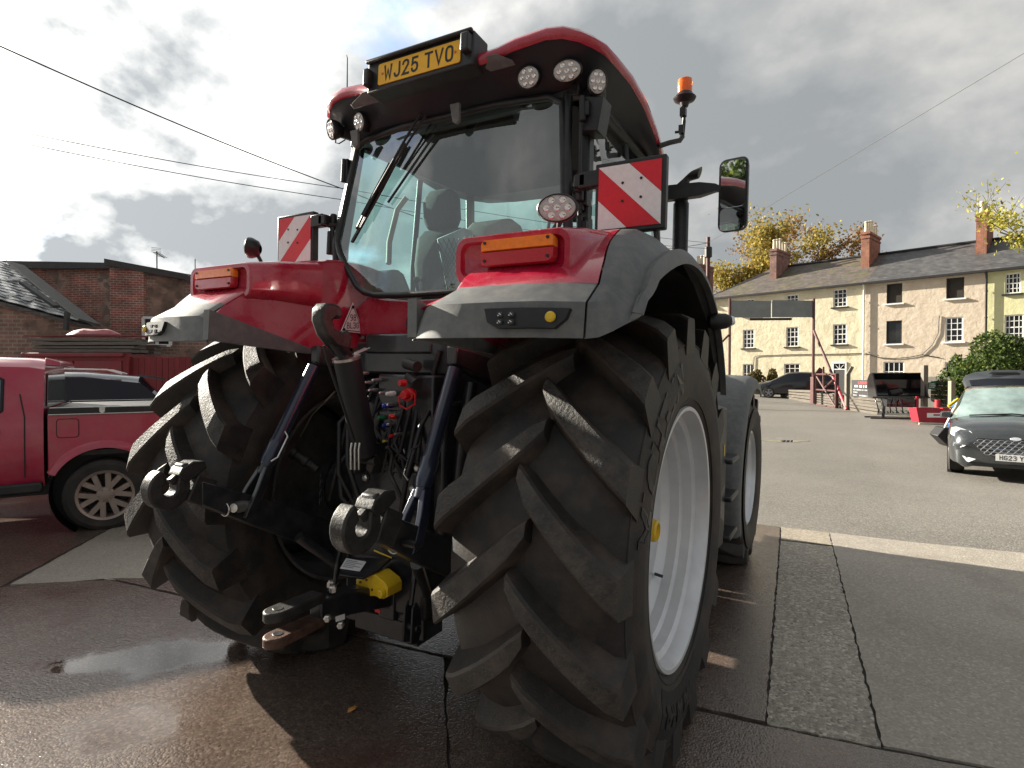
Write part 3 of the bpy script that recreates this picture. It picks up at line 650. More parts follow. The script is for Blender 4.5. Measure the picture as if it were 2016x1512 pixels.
# rear glass, slightly bowed
def bow(x): return -.05*(1-(x/.75)**2)
gl = MB(); nxg = 14; rowsz = [2.068, 2.1, 2.15, 2.25, 2.35, 2.42, 2.6, 2.75, 2.9, 2.99, 3.04]
def halfw(z):
    pts = [(2.068, .20), (2.095, .43), (2.135, .50), (2.26, .62), (2.35, .70), (2.42, .735), (2.75, .70), (2.99, .672), (3.045, .52)]
    for (a, b_), (c, d) in zip(pts, pts[1:]):
        if a <= z <= c: return b_+(d-b_)*(z-a)/(c-a)
    return .3
gl.add([(halfw(z)*(-1+2*i/nxg), wy(z)+bow(halfw(z)*(-1+2*i/nxg)), z) for z in rowsz for i in range(nxg+1)], [(j*(nxg+1)+i, j*(nxg+1)+i+1, (j+1)*(nxg+1)+i+1, (j+1)*(nxg+1)+i) for j in range(len(rowsz)-1) for i in range(nxg)])
gl.build('rear_window', M_GLASS, cab, 60)
MB().tube([(x, wy(z)+bow(x)-.004, z) for x, z in WIN+WIN[:1]], .017, 8, cap=False).build('window_seal', M_BLK, cab, 60)
# frame: posts and rails
pp = MB()
for s in (1, -1):
    pp.tube([(s*.755, -.055, 2.30), (s*.752, -.06, 2.42), (s*.715, -.005, 2.75), (s*.69, .05, 3.04)], .024, 10)
    pp.bar((s*.815, .02, 1.95), (s*.80, .03, 2.42), .06, .07, (0, 1, 0)); pp.bar((s*.80, .03, 2.40), (s*.765, .13, 3.06), .055, .065, (0, 1, 0))
    pp.bar((s*.80, 1.50, 1.70), (s*.745, 1.36, 3.08), .05, .06, (0, 1, 0))
    pp.bar((s*.765, .10, 3.06), (s*.74, 1.40, 3.085), .05, .04); pp.bar((s*.83, .0, 1.86), (s*.83, 1.5, 1.75), .06, .12)
    pp.tube([(s*.80, .72, 1.8), (s*.80, .72, 2.4), (s*.755, .73, 3.02)], .022, 8)
pp.bar((-.75, .07, 3.05), (.75, .07, 3.05), .06, .06, (0, 0, 1)); pp.bar((-.74, 1.37, 3.085), (.74, 1.37, 3.085), .05, .04)
pp.build('cab_frame', M_BLK, cab, 40, bevel=.008)
for s in (1, -1):
    b = MB().add([(s*.838, .05, 1.92), (s*.835, .72, 1.86), (s*.80, 1.47, 1.82), (s*.755, 1.36, 3.06), (s*.76, .72, 3.06), (s*.775, .13, 3.04), (s*.83, .04, 2.42)], [(0, 1, 2, 3, 4, 5, 6)])
    b.build('side_window', M_GLASS2, cab, 0)
MB().add([(-.79, 1.50, 1.95), (.79, 1.50, 1.95), (.74, 1.36, 3.07), (-.74, 1.36, 3.07)], [(0, 1, 2, 3)]).build('windscreen', M_GLASS2, cab, 0)
# cab floor, rear bulkhead (red) and inner trims
MB().box((0, .75, 1.52), (1.5, 1.5, .08)).build('cab_floor', M_SEATD, cab)
bk = MB().prism([(-.52, -.10, 1.86), (.52, -.10, 1.86), (.535, -.11, 2.02), (.44, -.125, 2.075), (.16, -.135, 2.045), (-.16, -.135, 2.045), (-.44, -.125, 2.075), (-.535, -.11, 2.02)], (0, 0, 0), (0, .06, 0))
bk.build('rear_bulkhead', M_RED, cab, 30, bevel=.012)
MB().loft([[(u, -.105, 1.955+v_) for u, v_ in rrect(.30, .10, .03)], [(u, -.115, 1.955+v_) for u, v_ in rrect(.29, .09, .03)]]).build('bulkhead_recess', M_BLK, cab, 30).location = (-.02, 0, -.03)
ub = MB().box((0, .6, 1.62), (1.0, 1.35, .5)); ub.box((0, .1, 1.72), (.96, .3, .28)); ub.build('cab_underbody', M_BLK, cab, bevel=.02)
hl = MB().add([(-.70, .12, 3.01), (.70, .12, 3.01), (.72, .6, 3.03), (.70, 1.12, 3.045), (.66, 1.36, 3.055), (-.66, 1.36, 3.055), (-.70, 1.12, 3.045), (-.72, .6, 3.03)], [(0, 1, 2, 7), (7, 2, 3, 6), (6, 3, 4, 5)])
hl.add([(-.3, 1.1, 3.045), (-.25, 1.12, 2.97), (.25, 1.12, 2.97), (.3, 1.1, 3.045)], [(0, 1, 2, 3)])
hl.build('headliner', mat('headliner', (.02, .021, .024), .85, 0, .1, 20), cab, 40)
wl = MB()
for s in (1, -1): wl.loft([[(s*.50, -.02, 2.02), (s*.74, -.02, 2.25), (s*.80, -.02, 2.25), (s*.80, -.02, 1.7), (s*.50, -.02, 1.7)], [(s*.48, .45, 2.12), (s*.62, .45, 2.2), (s*.80, .45, 2.2), (s*.80, .45, 1.7), (s*.48, .45, 1.7)], [(s*.48, .95, 2.0), (s*.62, .95, 2.05), (s*.80, .95, 2.05), (s*.80, .95, 1.6), (s*.48, .95, 1.6)]])
wl.build('side_console', M_TRIM, cab, 40, bevel=.02)
# seats
def seat(name, x, y, z, sc, m, head=True):
    r_ = empty(name, parent=cab)
    def pad(secs, nm, mm): MB().loft(secs).build(nm, mm, r_, 60, bevel=.02*sc)
    def ring(cx_, y0, z0, w_, t, r): return [(cx_+u, y0+v_, z0) for u, v_ in rrect(w_, t, r, 3)]
    pad([ring(x, y+.30*sc, z, .46*sc, .46*sc, .08*sc), ring(x, y+.30*sc, z+.07*sc, .50*sc, .50*sc, .1*sc), ring(x, y+.30*sc, z+.13*sc, .46*sc, .46*sc, .1*sc)], 'cushion', m)
    pad([ring(x, y+.06*sc, z+.08*sc, .44*sc, .12*sc, .05*sc), ring(x, y+.03*sc, z+.25*sc, .52*sc, .15*sc, .06*sc), ring(x, y-.02*sc, z+.50*sc, .50*sc, .14*sc, .06*sc), ring(x, y-.06*sc, z+.66*sc, .40*sc, .12*sc, .05*sc), ring(x, y-.07*sc, z+.70*sc, .30*sc, .08*sc, .035*sc)], 'backrest', m)
    if head: pad([ring(x, y-.08*sc, z+.70*sc, .20*sc, .08*sc, .03*sc), ring(x, y-.09*sc, z+.76*sc, .27*sc, .11*sc, .05*sc), ring(x, y-.10*sc, z+.90*sc, .26*sc, .11*sc, .05*sc), ring(x, y-.10*sc, z+.95*sc, .16*sc, .07*sc, .03*sc)], 'headrest', m)
    return r_
seat('operator_seat', -.36, .55, 1.87, 1.0, M_SEATD)
seat('passenger_seat', -.05, .64, 1.95, .95, M_SEAT, False); seat('rear_jump_seat', -.60, .25, 1.85, .62, M_SEAT, False)
sw = MB().tube([(.0+.2*cos(t), 1.18+.2*sin(t)*.8, 2.30+.2*sin(t)*.6) for t in [2*pi*i/24 for i in range(25)]], .016, 8, cap=False)
sw.tube([(0, 1.18, 2.30), (0, 1.32, 1.9)], .03); sw.bar((-.2, 1.18, 2.30), (.2, 1.18, 2.30), .03, .02); sw.build('steering_wheel', M_SEATD, cab, 50)
MB().loft([[(u, 1.36, 1.95+v_) for u, v_ in rrect(.9, .55, .1)], [(u, 1.46, 1.98+v_) for u, v_ in rrect(1.0, .5, .1)]]).build('dashboard', M_SEATD, cab, 40)
# document pocket with net, armrest console, grab bar
dp = MB().box((-.005, .15, 2.29), (.19, .09, .32), (0, rad(-14), 0)); pk = dp.build('document_box', mat('grey_card', (.30, .31, .32), .6), cab, bevel=.006)
net = MB()
for i in range(-4, 5):
    for sg in (1, -1):
        a = Vector((-.005+i*.036, .09, 2.28)); d = Vector((sg*.11, 0, .17)); p0, p1 = a-d, a+d
        def cl(p): return Vector((min(.12, max(-.13, p.x)), .092, min(2.41, max(2.12, p.z))))
        net.tube([cl(p0), cl(p1)], .0022, 5)
net.build('net', M_INK, pk)
ac = MB().box((.36, .55, 2.08), (.14, .5, .10)); ac.box((.36, .82, 2.22), (.20, .03, .16), (rad(-15), 0, 0)); ac.build('armrest_console', M_SEATD, cab, bevel=.02)
lv = MB()
for lx in (-.19, -.14): lv.tube([(lx, .02, 2.08), (lx, .0, 2.16)], .009); lv.lathe([(0, -.02), (.016, -.012), (.02, 0), (.016, .012), (0, .02)], (lx, .0, 2.175), (0, 0, 1), 12)
lv.build('control_levers', M_BLK, cab)
MB().tube([(-.66, .3, 2.35), (-.70, .35, 2.5), (-.68, .4, 2.72), (-.62, .42, 2.80)], .018, 8).build('grab_handle', M_TRIM, cab, 60)
MB().tube([(.47, .3, 2.42), (.43, .42, 2.58), (.30, .9, 2.8)], .010).build('monitor_arm', M_BLK, cab)
MB().box((.6, .45, 2.62), (.10, .04, .20)).build('monitor', M_BLK, cab, bevel=.01)

# ---- roof
RO = [(0, -.20, 3.185), (.34, -.20, 3.185), (.42, -.175, 3.205), (.50, -.155, 3.235), (.58, -.145, 3.245), (.66, -.14, 3.252), (.74, -.125, 3.246), (.81, -.09, 3.230), (.862, -.04, 3.212), (.895, .03, 3.203), (.91, .15, 3.197), (.917, .35, 3.200), (.917, .6, 3.175), (.905, .85, 3.125), (.885, 1.05, 3.095), (.855, 1.22, 3.085), (.80, 1.40, 3.09), (.70, 1.58, 3.10), (.5, 1.68, 3.11), (.2, 1.72, 3.115), (0, 1.73, 3.115)]
loop = RO + [(-x, y, z) for x, y, z in reversed(RO[1:-1])]
cy0 = .72
def inset(k, dz, kz=None): return [(x*k, cy0+(y-cy0)*k, z+dz) for x, y, z in loop]
# red cap: lower rim -> outer -> crown
rb = MB().loft([inset(.985, -.030), inset(1.0, -.018), inset(1.004, .006), inset(.985, .030), inset(.90, .055), inset(.70, .085), inset(.4, .10)], cap=False)
nL = len(loop); rb.add(inset(.4, .10), [tuple(range(nL))])
rb.build('roof_cap', M_RED, cab, 50)
# dark underside falling to the top of the glasshouse
CT = []
for x, y, z in loop:
    CT.append((max(-.745, min(.745, x*.82)), max(.06, min(1.40, cy0+(y-cy0)*.80)), 3.035+.05*max(0, min(1, (y-.2)/.8))))
mid = [((a[0]*.55+b_[0]*.45), (a[1]*.55+b_[1]*.45), a[2]*.38+b_[2]*.62-.0) for a, b_ in zip(inset(.985, -.030), CT)]
lip2 = [(a[0]*.90+b_[0]*.10, a[1]*.90+b_[1]*.10, a[2]-.012) for a, b_ in zip(inset(.985, -.030), CT)]
u_ = MB().loft([inset(.984, -.029), lip2, mid, CT], cap=False); u_.build('roof_underside', M_UNDER, cab, 60)
MB().add([(x, y, z+.02) for x, y, z in CT], [tuple(range(nL))]).build('roof_lining', M_UNDER, cab, 0)
# grey lip strip across the back
MB().prism([(-.55, -.165, 3.15), (.50, -.165, 3.15), (.42, -.20, 3.185), (-.42, -.20, 3.185)], (0, 0, 0), (0, .03, -.012)).build('roof_lip', M_GREY, cab, bevel=.006)
# roof lamps
for c, d, rx, rz in [((.535, -.075, 3.100), (.05, -1, -.25), .062, .054), ((.728, -.05, 3.098), (.15, -1, -.30), .075, .052), ((.866, -.01, 3.035), (.8, -1, -.25), .047, .060),
                     ((-.575, -.065, 3.098), (-.2, -1, -.25), .056, .056), ((-.775, -.085, 3.085), (-.30, -1, -.25), .046, .060)]:
    lamp(cab, c, d, rx, rz, 'roof_light', .07)
for x, y, z in [(.535, -.03, 3.11), (.728, .0, 3.105), (.85, .04, 3.05), (-.58, -.02, 3.10), (-.75, -.03, 3.085)]:
    MB().tube([(x, y, z), (x*.95, y+.13, z-.0)], .034, 10).build('lamp_housing', M_BLK, cab)

# rubber-mounted corner brackets and wire loop, left
MB().tube([(-.80, -.02, 3.13), (-.80, -.03, 3.03), (-.77, -.03, 3.02), (-.75, .0, 3.05)], .004, 6).build('lamp_wire', M_BLK, cab)
MB().tube([(-.86, .12, 3.20), (-.86, .12, 3.30), (-.862, .12, 3.62), (-.868, .12, 3.64)], [.006, .005, .003, .002], 6).build('antenna', M_BLK, cab)
for x in (-.60, .12):
    cb = MB(); cb.prism([(x-.03, -.075+bow(x)*.6, 3.05), (x+.03, -.075+bow(x)*.6, 3.05), (x+.022, -.06+bow(x)*.6, 2.965), (x, -.058+bow(x)*.6, 2.95), (x-.022, -.06+bow(x)*.6, 2.965)], (0, 0, 0), (0, .02, 0))
    cb.build('window_hinge', M_GREY, cab, bevel=.004)
# number plate in its black holder
ph = MB().prism([(-.345, 0, -.080), (.325, 0, -.080), (.325, 0, .088), (-.345, 0, .088)], (0, -.03, 0), (0, .10, 0))
ph.prism([(-.345, 0, .070), (.325, 0, .070), (.325, 0, .09), (-.345, 0, .09)], (0, -.055, 0), (0, -.03, 0)); ph.box((.295, -.045, .02), (.045, .05, .09)); ph.box((-.325, -.045, -.01), (.035, .05, .09))
pho = ph.build('plate_holder', M_BLK, cab, bevel=.008, loc=(0, -.215, 3.212)); pho.rotation_euler = (rad(-3), 0, 0)
npo = MB().loft([[(u-.005, -.031, v_) for u, v_ in rrect(.52, .111, .012, 3)], [(u-.005, -.036, v_) for u, v_ in rrect(.52, .111, .012, 3)]]).build('number_plate', M_PLATEY, pho, 30)
plate_text('WJ25 TVO', .080, basis((-.005, -.0372, 0), (1, 0, 0), (0, 0, 1)), 'plate_lettering', M_INK, pho)
sc_ = MB()
for x in (-.235, .225): sc_.lathe([(.007, 0), (.006, .003), (0, .003)], (x, -.037, 0), (0, -1, 0), 10)
sc_.build('plate_screw', mat('orange_screw', (.6, .16, .03), .4), pho)
# rear wiper
wp = MB()
def wpnt(x, z, d=.03): return (x, wy(z)+bow(x)-d, z)
wp.tube([wpnt(-.14, 3.07, .05), wpnt(-.22, 2.95, .05), wpnt(-.45, 2.62, .04), wpnt(-.545, 2.47, .03)], .007, 6); wp.tube([wpnt(-.10, 3.05, .05), wpnt(-.20, 2.93, .045), wpnt(-.40, 2.67, .035)], .006, 6)
for k in range(2): wp.tube([wpnt(-.27+.02*k, 2.93, .018), wpnt(-.41+.015*k, 2.68, .016), wpnt(-.59+.01*k, 2.40, .014)], .008, 6)
wp.bar(wpnt(-.33, 2.82, .03), wpnt(-.50, 2.54, .03), .03, .02); wp.bar(wpnt(-.05, 2.94, .02), wpnt(-.33, 2.60, .015), .012, .008)
wp.build('rear_wiper', M_INK, cab, 60)
# door / window hinges, speaker bracket, on the right rear post
hg = MB()
for z in (2.92, 2.50, 2.36):
    hg.tube([(.80, -.02, z-.06), (.795, -.02, z+.06)], .016, 10); hg.box((.81, .0, z), (.04, .05, .07))
hg.box((.83, .06, 2.90), (.10, .12, .16), (0, rad(10), 0)); hg.tube([(.80, -.03, 2.42), (.79, -.02, 2.86)], .008)
hg.build('post_hinges', M_BLK, cab, bevel=.006)
for z, x, y in ((2.86, -.735, .03), (2.42, -.785, -.03)):
    hg = MB().box((x, y-.02, z), (.035, .05, .14)); hg.tube([(x-.012, y-.045, z-.07), (x-.01, y-.04, z+.07)], .016, 10); hg.build('post_hinge', M_BLK, cab, bevel=.006)

# ---- warning boards
def board(s):
    x0, x1, z0, z1, y = .917, 1.208, 2.316, 2.600, -.105
    b = MB().box(((x0+x1)/2, y+.025, (z0+z1)/2), (x1-x0+.03, .045, z1-z0+.034)); b.box((x0-.045, y+.02, 2.555), (.10, .05, .075)); b.box((x0-.09, y+.03, 2.555), (.06, .07, .06))
    b.tube([(x0-.10, y+.03, 2.53), (.775, -.03, 2.53)], .016); b.tube([(.80, -.04, 2.48), (.80, -.04, 2.60)], .022)
    if s > 0: b.tube([(1.17, y+.03, z0), (1.19, y+.05, z0-.14)], .008)
    (b.flip() if s < 0 else b); o = b.build('warning_board', M_BLK, T, bevel=.007)
    P = lambda u, v_, d=0: (x0+(x1-x0)*u, y-.002-d, z0+(z1-z0)*v_)
    def face(polys, nm, m, d):
        b = MB()
        for pl in polys: b.prism([P(u, v_, d) for u, v_ in pl], (0, 0, 0), (0, .0035, 0))
        (b.flip() if s < 0 else b); b.build(nm, m, o, 0)
    e = .012
    face([[(e, 1-e), (e, .985), (.985, e), (1-e, e), (1-e, .495), (.495, 1-e)], [(e, e), (.47, e), (e, .47)]], 'white_stripe', M_SIGNW, 0)
    face([[(e, .982), (e, .475), (.475, e), (.982, e)], [(.50, 1-e), (1-e, 1-e), (1-e, .50)]], 'red_stripe', M_SIGNR, 0)
    b = MB()
    for u, v_ in [(.40, .70), (.685, .735), (.685, .45), (.40, .42)]: b.lathe([(.006, 0), (.006, .003), (0, .003)], P(u, v_, .0005), (0, -1, 0), 10)
    (b.flip() if s < 0 else b); b.build('rivets', M_INK, o)
    return o
board(1); board(-1)

# ---- beacon
bx, by = 1.0, 1.13
bo = MB().lathe([(0, 3.345), (.022, 3.345), (.03, 3.37), (.062, 3.385), (.070, 3.40), (.052, 3.418), (.045, 3.43)], (bx, by, 0), (0, 0, 1), 28)
bo.tube([(.885, .98, 3.07), (.94, 1.03, 3.10), (.985, 1.10, 3.13), (.995, 1.12, 3.16)], .016, 8); bo.tube([(.995, 1.12, 3.15), (1.0, 1.13, 3.26)], .012); bo.tube([(1.0, 1.13, 3.25), (1.0, 1.13, 3.36)], .010)
bo.box((.99, 1.115, 3.20), (.03, .04, .05)); bo.box((.995, 1.125, 3.31), (.035, .04, .05)); bo.tube([(.95, 1.11, 3.19), (1.0, 1.12, 3.19)], .008)
bo = bo.build('beacon', M_BLK, T, 40)
MB().lathe([(.045, 3.43), (.046, 3.49), (.043, 3.512), (.030, 3.520), (0, 3.522)], (bx, by, 0), (0, 0, 1), 28).build('amber_dome', M_BEACON, bo, 40)
MB().lathe([(.030, 3.435), (.034, 3.47), (.02, 3.50), (0, 3.50)], (bx, by, 0), (0, 0, 1), 16).build('reflector', M_ORANGE, bo, 40)

# ---- mirror with arm, exhaust
mr_ = MB().loft([[(1.262+u*k, 1.40+dy-.15*u, 2.84+v_*k) for u, v_ in rrect(.185, .47, .045, 4)] for k, dy in ((.80, .07), (.97, .05), (1.0, .0), (.97, -.015))])
mr_.loft([[(.80, 1.40+i, 2.90+j) for i, j in ((-.03, -.05), (.03, -.05), (.03, .05), (-.03, .05))], [(1.05, 1.41+i, 2.90+j) for i, j in ((-.03, -.045), (.03, -.045), (.03, .045), (-.03, .045))], [(1.15, 1.41+i, 2.895+j) for i, j in ((-.02, -.02), (.02, -.02), (.02, .03), (-.02, .03))], [(1.20, 1.41+i, 2.885+j) for i, j in ((-.012, -.012), (.012, -.012), (.012, .012), (-.012, .012))]])
mr_ = mr_.build('wing_mirror', M_BLK, T, 45)
for z0, h_ in ((2.905, .30), (2.68, .145)):
    MB().loft([[(1.262+u, 1.383-.15*u, z0+v_) for u, v_ in rrect(.155, h_, .028, 4)], [(1.262+u*.99, 1.381-.15*u, z0+v_*.99) for u, v_ in rrect(.155, h_, .028, 4)]]).build('mirror_glass', M_MIRROR, mr_, 0)
ex = MB().lathe([(.052, 1.7), (.052, 2.84), (.045, 2.85), (.045, 2.93)], (.915, 1.47, 0), (0, 0, 1), 24)
ex.loft([[(.915+sx_+r_*cos(t)*c1, 1.47+r_*.9*sin(t), zz_+r_*cos(t)*c2) for t in [2*pi*i/16 for i in range(16)]] for sx_, zz_, r_, c1, c2 in ((0, 2.91, .045, 1, 0), (.0, 2.97, .055, .95, .3), (.05, 3.02, .055, .75, .65), (.12, 3.035, .040, .3, .95))])
ex = ex.build('exhaust', M_BLK, T, 45)
pf = MB()
for k in range(46):
    for sx_ in (.03, .042): pf.lathe([(.0045, 0), (.0045, .002), (0, .002)], (.915+sx_, 1.47-math.sqrt(.0527**2-sx_**2), 2.82-.022*k), (sx_, -math.sqrt(.0527**2-sx_**2), 0), 6)
pf.build('perforations', M_INK, ex, 0)
# ---- side marker lamp on the right fender
b = MB().lathe([(.0, -.05), (.03, -.04), (.045, 0), (.04, .05), (.028, .075)], (1.32, .60, 1.955), (.9, .5, .08), 18); sml = b.build('marker_lamp', M_BLK, T)
MB().lathe([(.028, .075), (.022, .092), (0, .098)], (1.32, .60, 1.955), (.9, .5, .08), 18).build('lens', M_CLEAR, sml)

# ---- bonnet, chassis, front axle, tank, steps
hs = [(1.52, .50, 1.98, 1.25), (2.2, .50, 1.99, 1.2), (3.1, .47, 1.93, 1.1), (3.8, .42, 1.78, 1.0), (4.02, .34, 1.60, 1.0)]
MB().loft([[(-w_, y, zb), (-w_*1.02, y, zt-.35), (-w_*.92, y, zt-.10), (-w_*.6, y, zt), (w_*.6, y, zt), (w_*.92, y, zt-.10), (w_*1.02, y, zt-.35), (w_, y, zb)] for y, w_, zt, zb in hs]).build('bonnet', M_RED, T, 35)
MB().box((0, 4.01, 1.30), (.6, .06, .55)).build('grille', M_BLK, T, bevel=.02)
ch = MB().box((0, 1.9, .92), (.50, 3.6, .56)); ch.box((0, .1, 1.15), (.62, 1.0, .75)); ch.box((0, -.20, .85), (.50, .5, .70)); ch.box((0, 3.0, .72), (1.3, .22, .22)); ch.box((0, 3.8, .85), (.7, .4, .45))
ch.lathe([(.16, -.68), (.15, -.35), (.13, .35), (.15, .35)], (0, 0, ZR), (1, 0, 0), 24); ch.lathe([(.0, -.70), (.20, -.70), (.16, -.60), (.14, .60), (.20, .70), (0, .70)], (0, 0, ZR), (1, 0, 0), 24)
ch.build('chassis', M_STEEL, T, bevel=.02)
tk = MB()
for s in (1, -1):
    tk.loft([[(s*.62, y, .55), (s*1.10, y, .55), (s*1.17, y, .70), (s*1.17, y, 1.28), (s*1.10, y, 1.40), (s*.62, y, 1.40)] for y in (1.12, 1.18, 1.95, 2.02)])
tk.build('fuel_tank', M_BLK, T, bevel=.025)
st = MB().loft([[(1.15, y, z) for y, z in ((1.30, 1.47), (1.62, 1.47), (1.62, .56), (1.36, .50), (1.30, .75))], [(1.235, y, z) for y, z in ((1.32, 1.45), (1.60, 1.45), (1.60, .60), (1.38, .55), (1.32, .78))]])
st.box((1.18, 1.30, 1.02), (.08, .04, .5)); st.tube([(1.20, 1.28, 1.36), (1.20, 1.25, 1.10), (1.20, 1.28, .62)], .012)
for z in (.55, .82, 1.08): st.box((1.20, 1.75, z), (.16, .34, .035))
st = st.build('access_steps', M_BLK, T, bevel=.012)
MB().box((1.2375, 1.50, 1.17), (.002, .03, .075)).build('warning_sticker', M_YEL, st)
# ---- front fenders
def ffender(s):
    rows = []
    for a in [-112, -100, -88, -75, -60, -45, -30, -15, 0, 15, 28]:
        t = rad(a); rr = .90 + (.02 if a < -80 else 0)
        rows.append([(s*x, WB+(rr-dr)*sin(t), ZF+(rr-dr)*cos(t)) for x, dr in ((.72, .03), (.75, 0), (1.0, -.006), (1.20, 0), (1.245, .02), (1.262, .055), (1.262, .10))])
    k = 7; b = MB().add([p for r_ in rows for p in r_], [(i*k+j, i*k+j+1, (i+1)*k+j+1, (i+1)*k+j) for i in range(len(rows)-1) for j in range(k-1)])
    o = b.build('front_fender', M_GREY, T, 50); md = o.modifiers.new('thick', 'SOLIDIFY'); md.thickness = .012; md.offset = 0
ffender(1); ffender(-1)

# ---- rear linkage
TM = Euler((0, ROLL, 0)).to_matrix(); TMi = TM.transposed(); CAML = TMi @ CAM
def lo(u, v, ax, val):
    "photo pixel -> point of the tractor's own frame on the plane axis=val"
    d = TMi @ (FW + RT*((u-1008)/F) + Vector((0, 0, 1))*((YH-v)/F)); t = (val-CAML[ax])/d[ax]
    return CAML + d*t
link = empty('rear_linkage', parent=T)
def hook_poly(c, R, r, a0, a1, body):
    n = 18; pts = [(c[0]+R*cos(rad(a0+(a1-a0)*i/n)), c[1]+R*sin(rad(a0+(a1-a0)*i/n))) for i in range(n+1)]
    pts += body
    pts += [(c[0]+r*cos(rad(a1+(a0-a1)*i/n)), c[1]+r*sin(rad(a1+(a0-a1)*i/n))) for i in range(n+1)]
    return pts
for s in (1, -1):
    # lower link arm with claw
    arm = MB().loft([[(s*(.515+dx), -1.07, 1.13+dz) for dx, dz in ((-.028, -.055), (.028, -.055), (.028, .055), (-.028, .055))], [(s*(.49+dx), -.86, 1.02+dz) for dx, dz in ((-.03, -.07), (.03, -.07), (.03, .07), (-.03, .07))], [(s*(.46+dx), -.55, .865+dz) for dx, dz in ((-.028, -.085), (.028, -.085), (.028, .085), (-.028, .085))], [(s*(.40+dx), -.20, .70+dz) for dx, dz in ((-.025, -.06), (.025, -.06), (.025, .06), (-.025, .06))]])
    ao = arm.build('lower_link', M_STEEL, link, 35, bevel=.008)
    c = (-1.195, 1.165)
    pl = hook_poly(c, .088, .030, 112, 372, [(-1.075, 1.245), (-1.10, 1.262), (-1.14, 1.262), (-1.155, 1.225)][:4])
    hk = MB().prism([(s*.53, y, z) for y, z in pl], (-.032, 0, 0), (.032, 0, 0))
    hk.box((s*.525, -1.06, 1.135), (.075, .10, .12), (rad(-25), 0, 0))
    hko = hk.build('claw_hook', M_WORN, ao, 45, bevel=.012)
    la = MB().prism([(s*.53, y, z) for y, z in ((-1.165, 1.215), (-1.15, 1.245), (-1.10, 1.268), (-1.05, 1.262), (-1.04, 1.23), (-1.09, 1.20), (-1.13, 1.185))], (-.040, 0, 0), (.040, 0, 0)); la.box((s*.53, -1.16, 1.20), (.03, .05, .03), (rad(35), 0, 0))
    la.build('latch', M_WORN, ao, 45, bevel=.005)
    MB().tube([(s*.485, -.965, 1.055), (s*.60, -.965, 1.055)], .014, 10).build('cross_hole_pin', M_INK, ao)
    # lift rod
    P0, P1 = Vector((s*.475, -.855, 1.035)), Vector((s*.43, -.50, 1.70)); dd = (P1-P0).normalized()
    q = lambda t: P0+(P1-P0)*t
    rod = MB().tube([q(.26), q(.30), q(.42), q(.43), q(.97)], [.030, .037, .037, .033, .031], 14)
    rd = rod.build('lift_rod', M_TUBE, link, 50)
    fk = MB()
    for dx in (-.045, .045): fk.loft([[q(-.05)+Vector((dx, 0, 0))+o for o in (Vector((-.012, -.03, -.01)), Vector((.012, -.03, -.01)), Vector((.012, .03, .01)), Vector((-.012, .03, .01)))], [q(.12)+Vector((dx*.8, 0, 0))+o for o in (Vector((-.012, -.025, 0)), Vector((.012, -.025, 0)), Vector((.012, .025, 0)), Vector((-.012, .025, 0)))], [q(.26)+Vector((dx*.35, 0, 0))+o for o in (Vector((-.014, -.022, 0)), Vector((.014, -.022, 0)), Vector((.014, .022, 0)), Vector((-.014, .022, 0)))]])
    fk.tube([q(.2), q(.30)], .026, 12); fk.build('rod_fork', M_TUBE if s > 0 else M_STEEL, rd, 40, bevel=.004)
    pn = MB().lathe([(.0, -.075), (.026, -.075), (.026, .062), (.020, .075), (.020, .098), (0, .10)], P0, (s*-1 if s < 0 else -1, -.25, 0) if False else (.35 if s < 0 else .2, -1, 0.1), 18)
    pn.tube([P0+Vector((.012*s, -.10, .0))+Vector((.03*cos(t), -.004, .03*sin(t))) for t in [2*pi*i/20 for i in range(21)]], .0035, 6, cap=False); pn.build('linch_pin', M_CHROME, rd, 40)
    hd = MB().tube([q(.30)+Vector((-.055*s, -.03, 0)), q(.33)+Vector((-.085*s, -.03, 0)), q(.47)+Vector((-.085*s, -.03, 0)), q(.50)+Vector((-.05*s, -.03, 0))], .005, 6); hd.build('adjuster_handle', M_CHROME if s < 0 else M_STEEL, rd, 60)
    # lift arm and its ram
    MB().loft([[(s*.34+dx, -.02, 1.66+dz) for dx, dz in ((-.04, -.07), (.04, -.07), (.04, .07), (-.04, .07))], [(s*.42+dx, -.52, 1.74+dz) for dx, dz in ((-.03, -.045), (.03, -.045), (.03, .045), (-.03, .045))]]).build('lift_arm', M_STEEL, link, 40, bevel=.012)
    MB().tube([(s*.30, -.30, .95), (s*.33, -.28, 1.35), (s*.36, -.26, 1.62)], [.045, .042, .028], 14).build('lift_ram', M_STEEL, link, 50)
    # stabiliser
    MB().tube([(s*.36, -.66, .86), (s*.24, -.42, .62)], [.028, .022], 10).build('stabiliser', M_STEEL, link, 50)
# top link: hydraulic cylinder parked upright
tl = empty('top_link', parent=link)
A = lo(722, 905, 0, .0); B = lo(683, 708, 0, .0); Cc = lo(655, 668, 0, .0)
MB().tube([A, A+(B-A)*.05, A+(B-A)*.06, B-(B-A)*.03, B], [.03, .045, .058, .058, .056], 28).build('cylinder', mat('satin_black', (.016, .016, .018), .45, 0, .2, 9, .05, 200, spec=.35), tl, 50)
dn = (B-A).normalized()
MB().tube([B, B+dn*.012], .062, 28).build('gland', M_CHROME, tl, 50)
MB().tube([B, Cc], .035, 18).build('piston_rod', M_STEEL, tl, 50)
hb = [(633, 598), (648, 603), (655, 618), (650, 630), (640, 626), (634, 632), (638, 648), (655, 655), (664, 650), (672, 662), (668, 690), (640, 682), (622, 660), (612, 632), (613, 608), (622, 598)]
MB().prism([lo(u, v, 0, -.035) for u, v in hb], (0, 0, 0), (.07, 0, 0)).build('top_hook', M_WORN, tl, 50, bevel=.012)
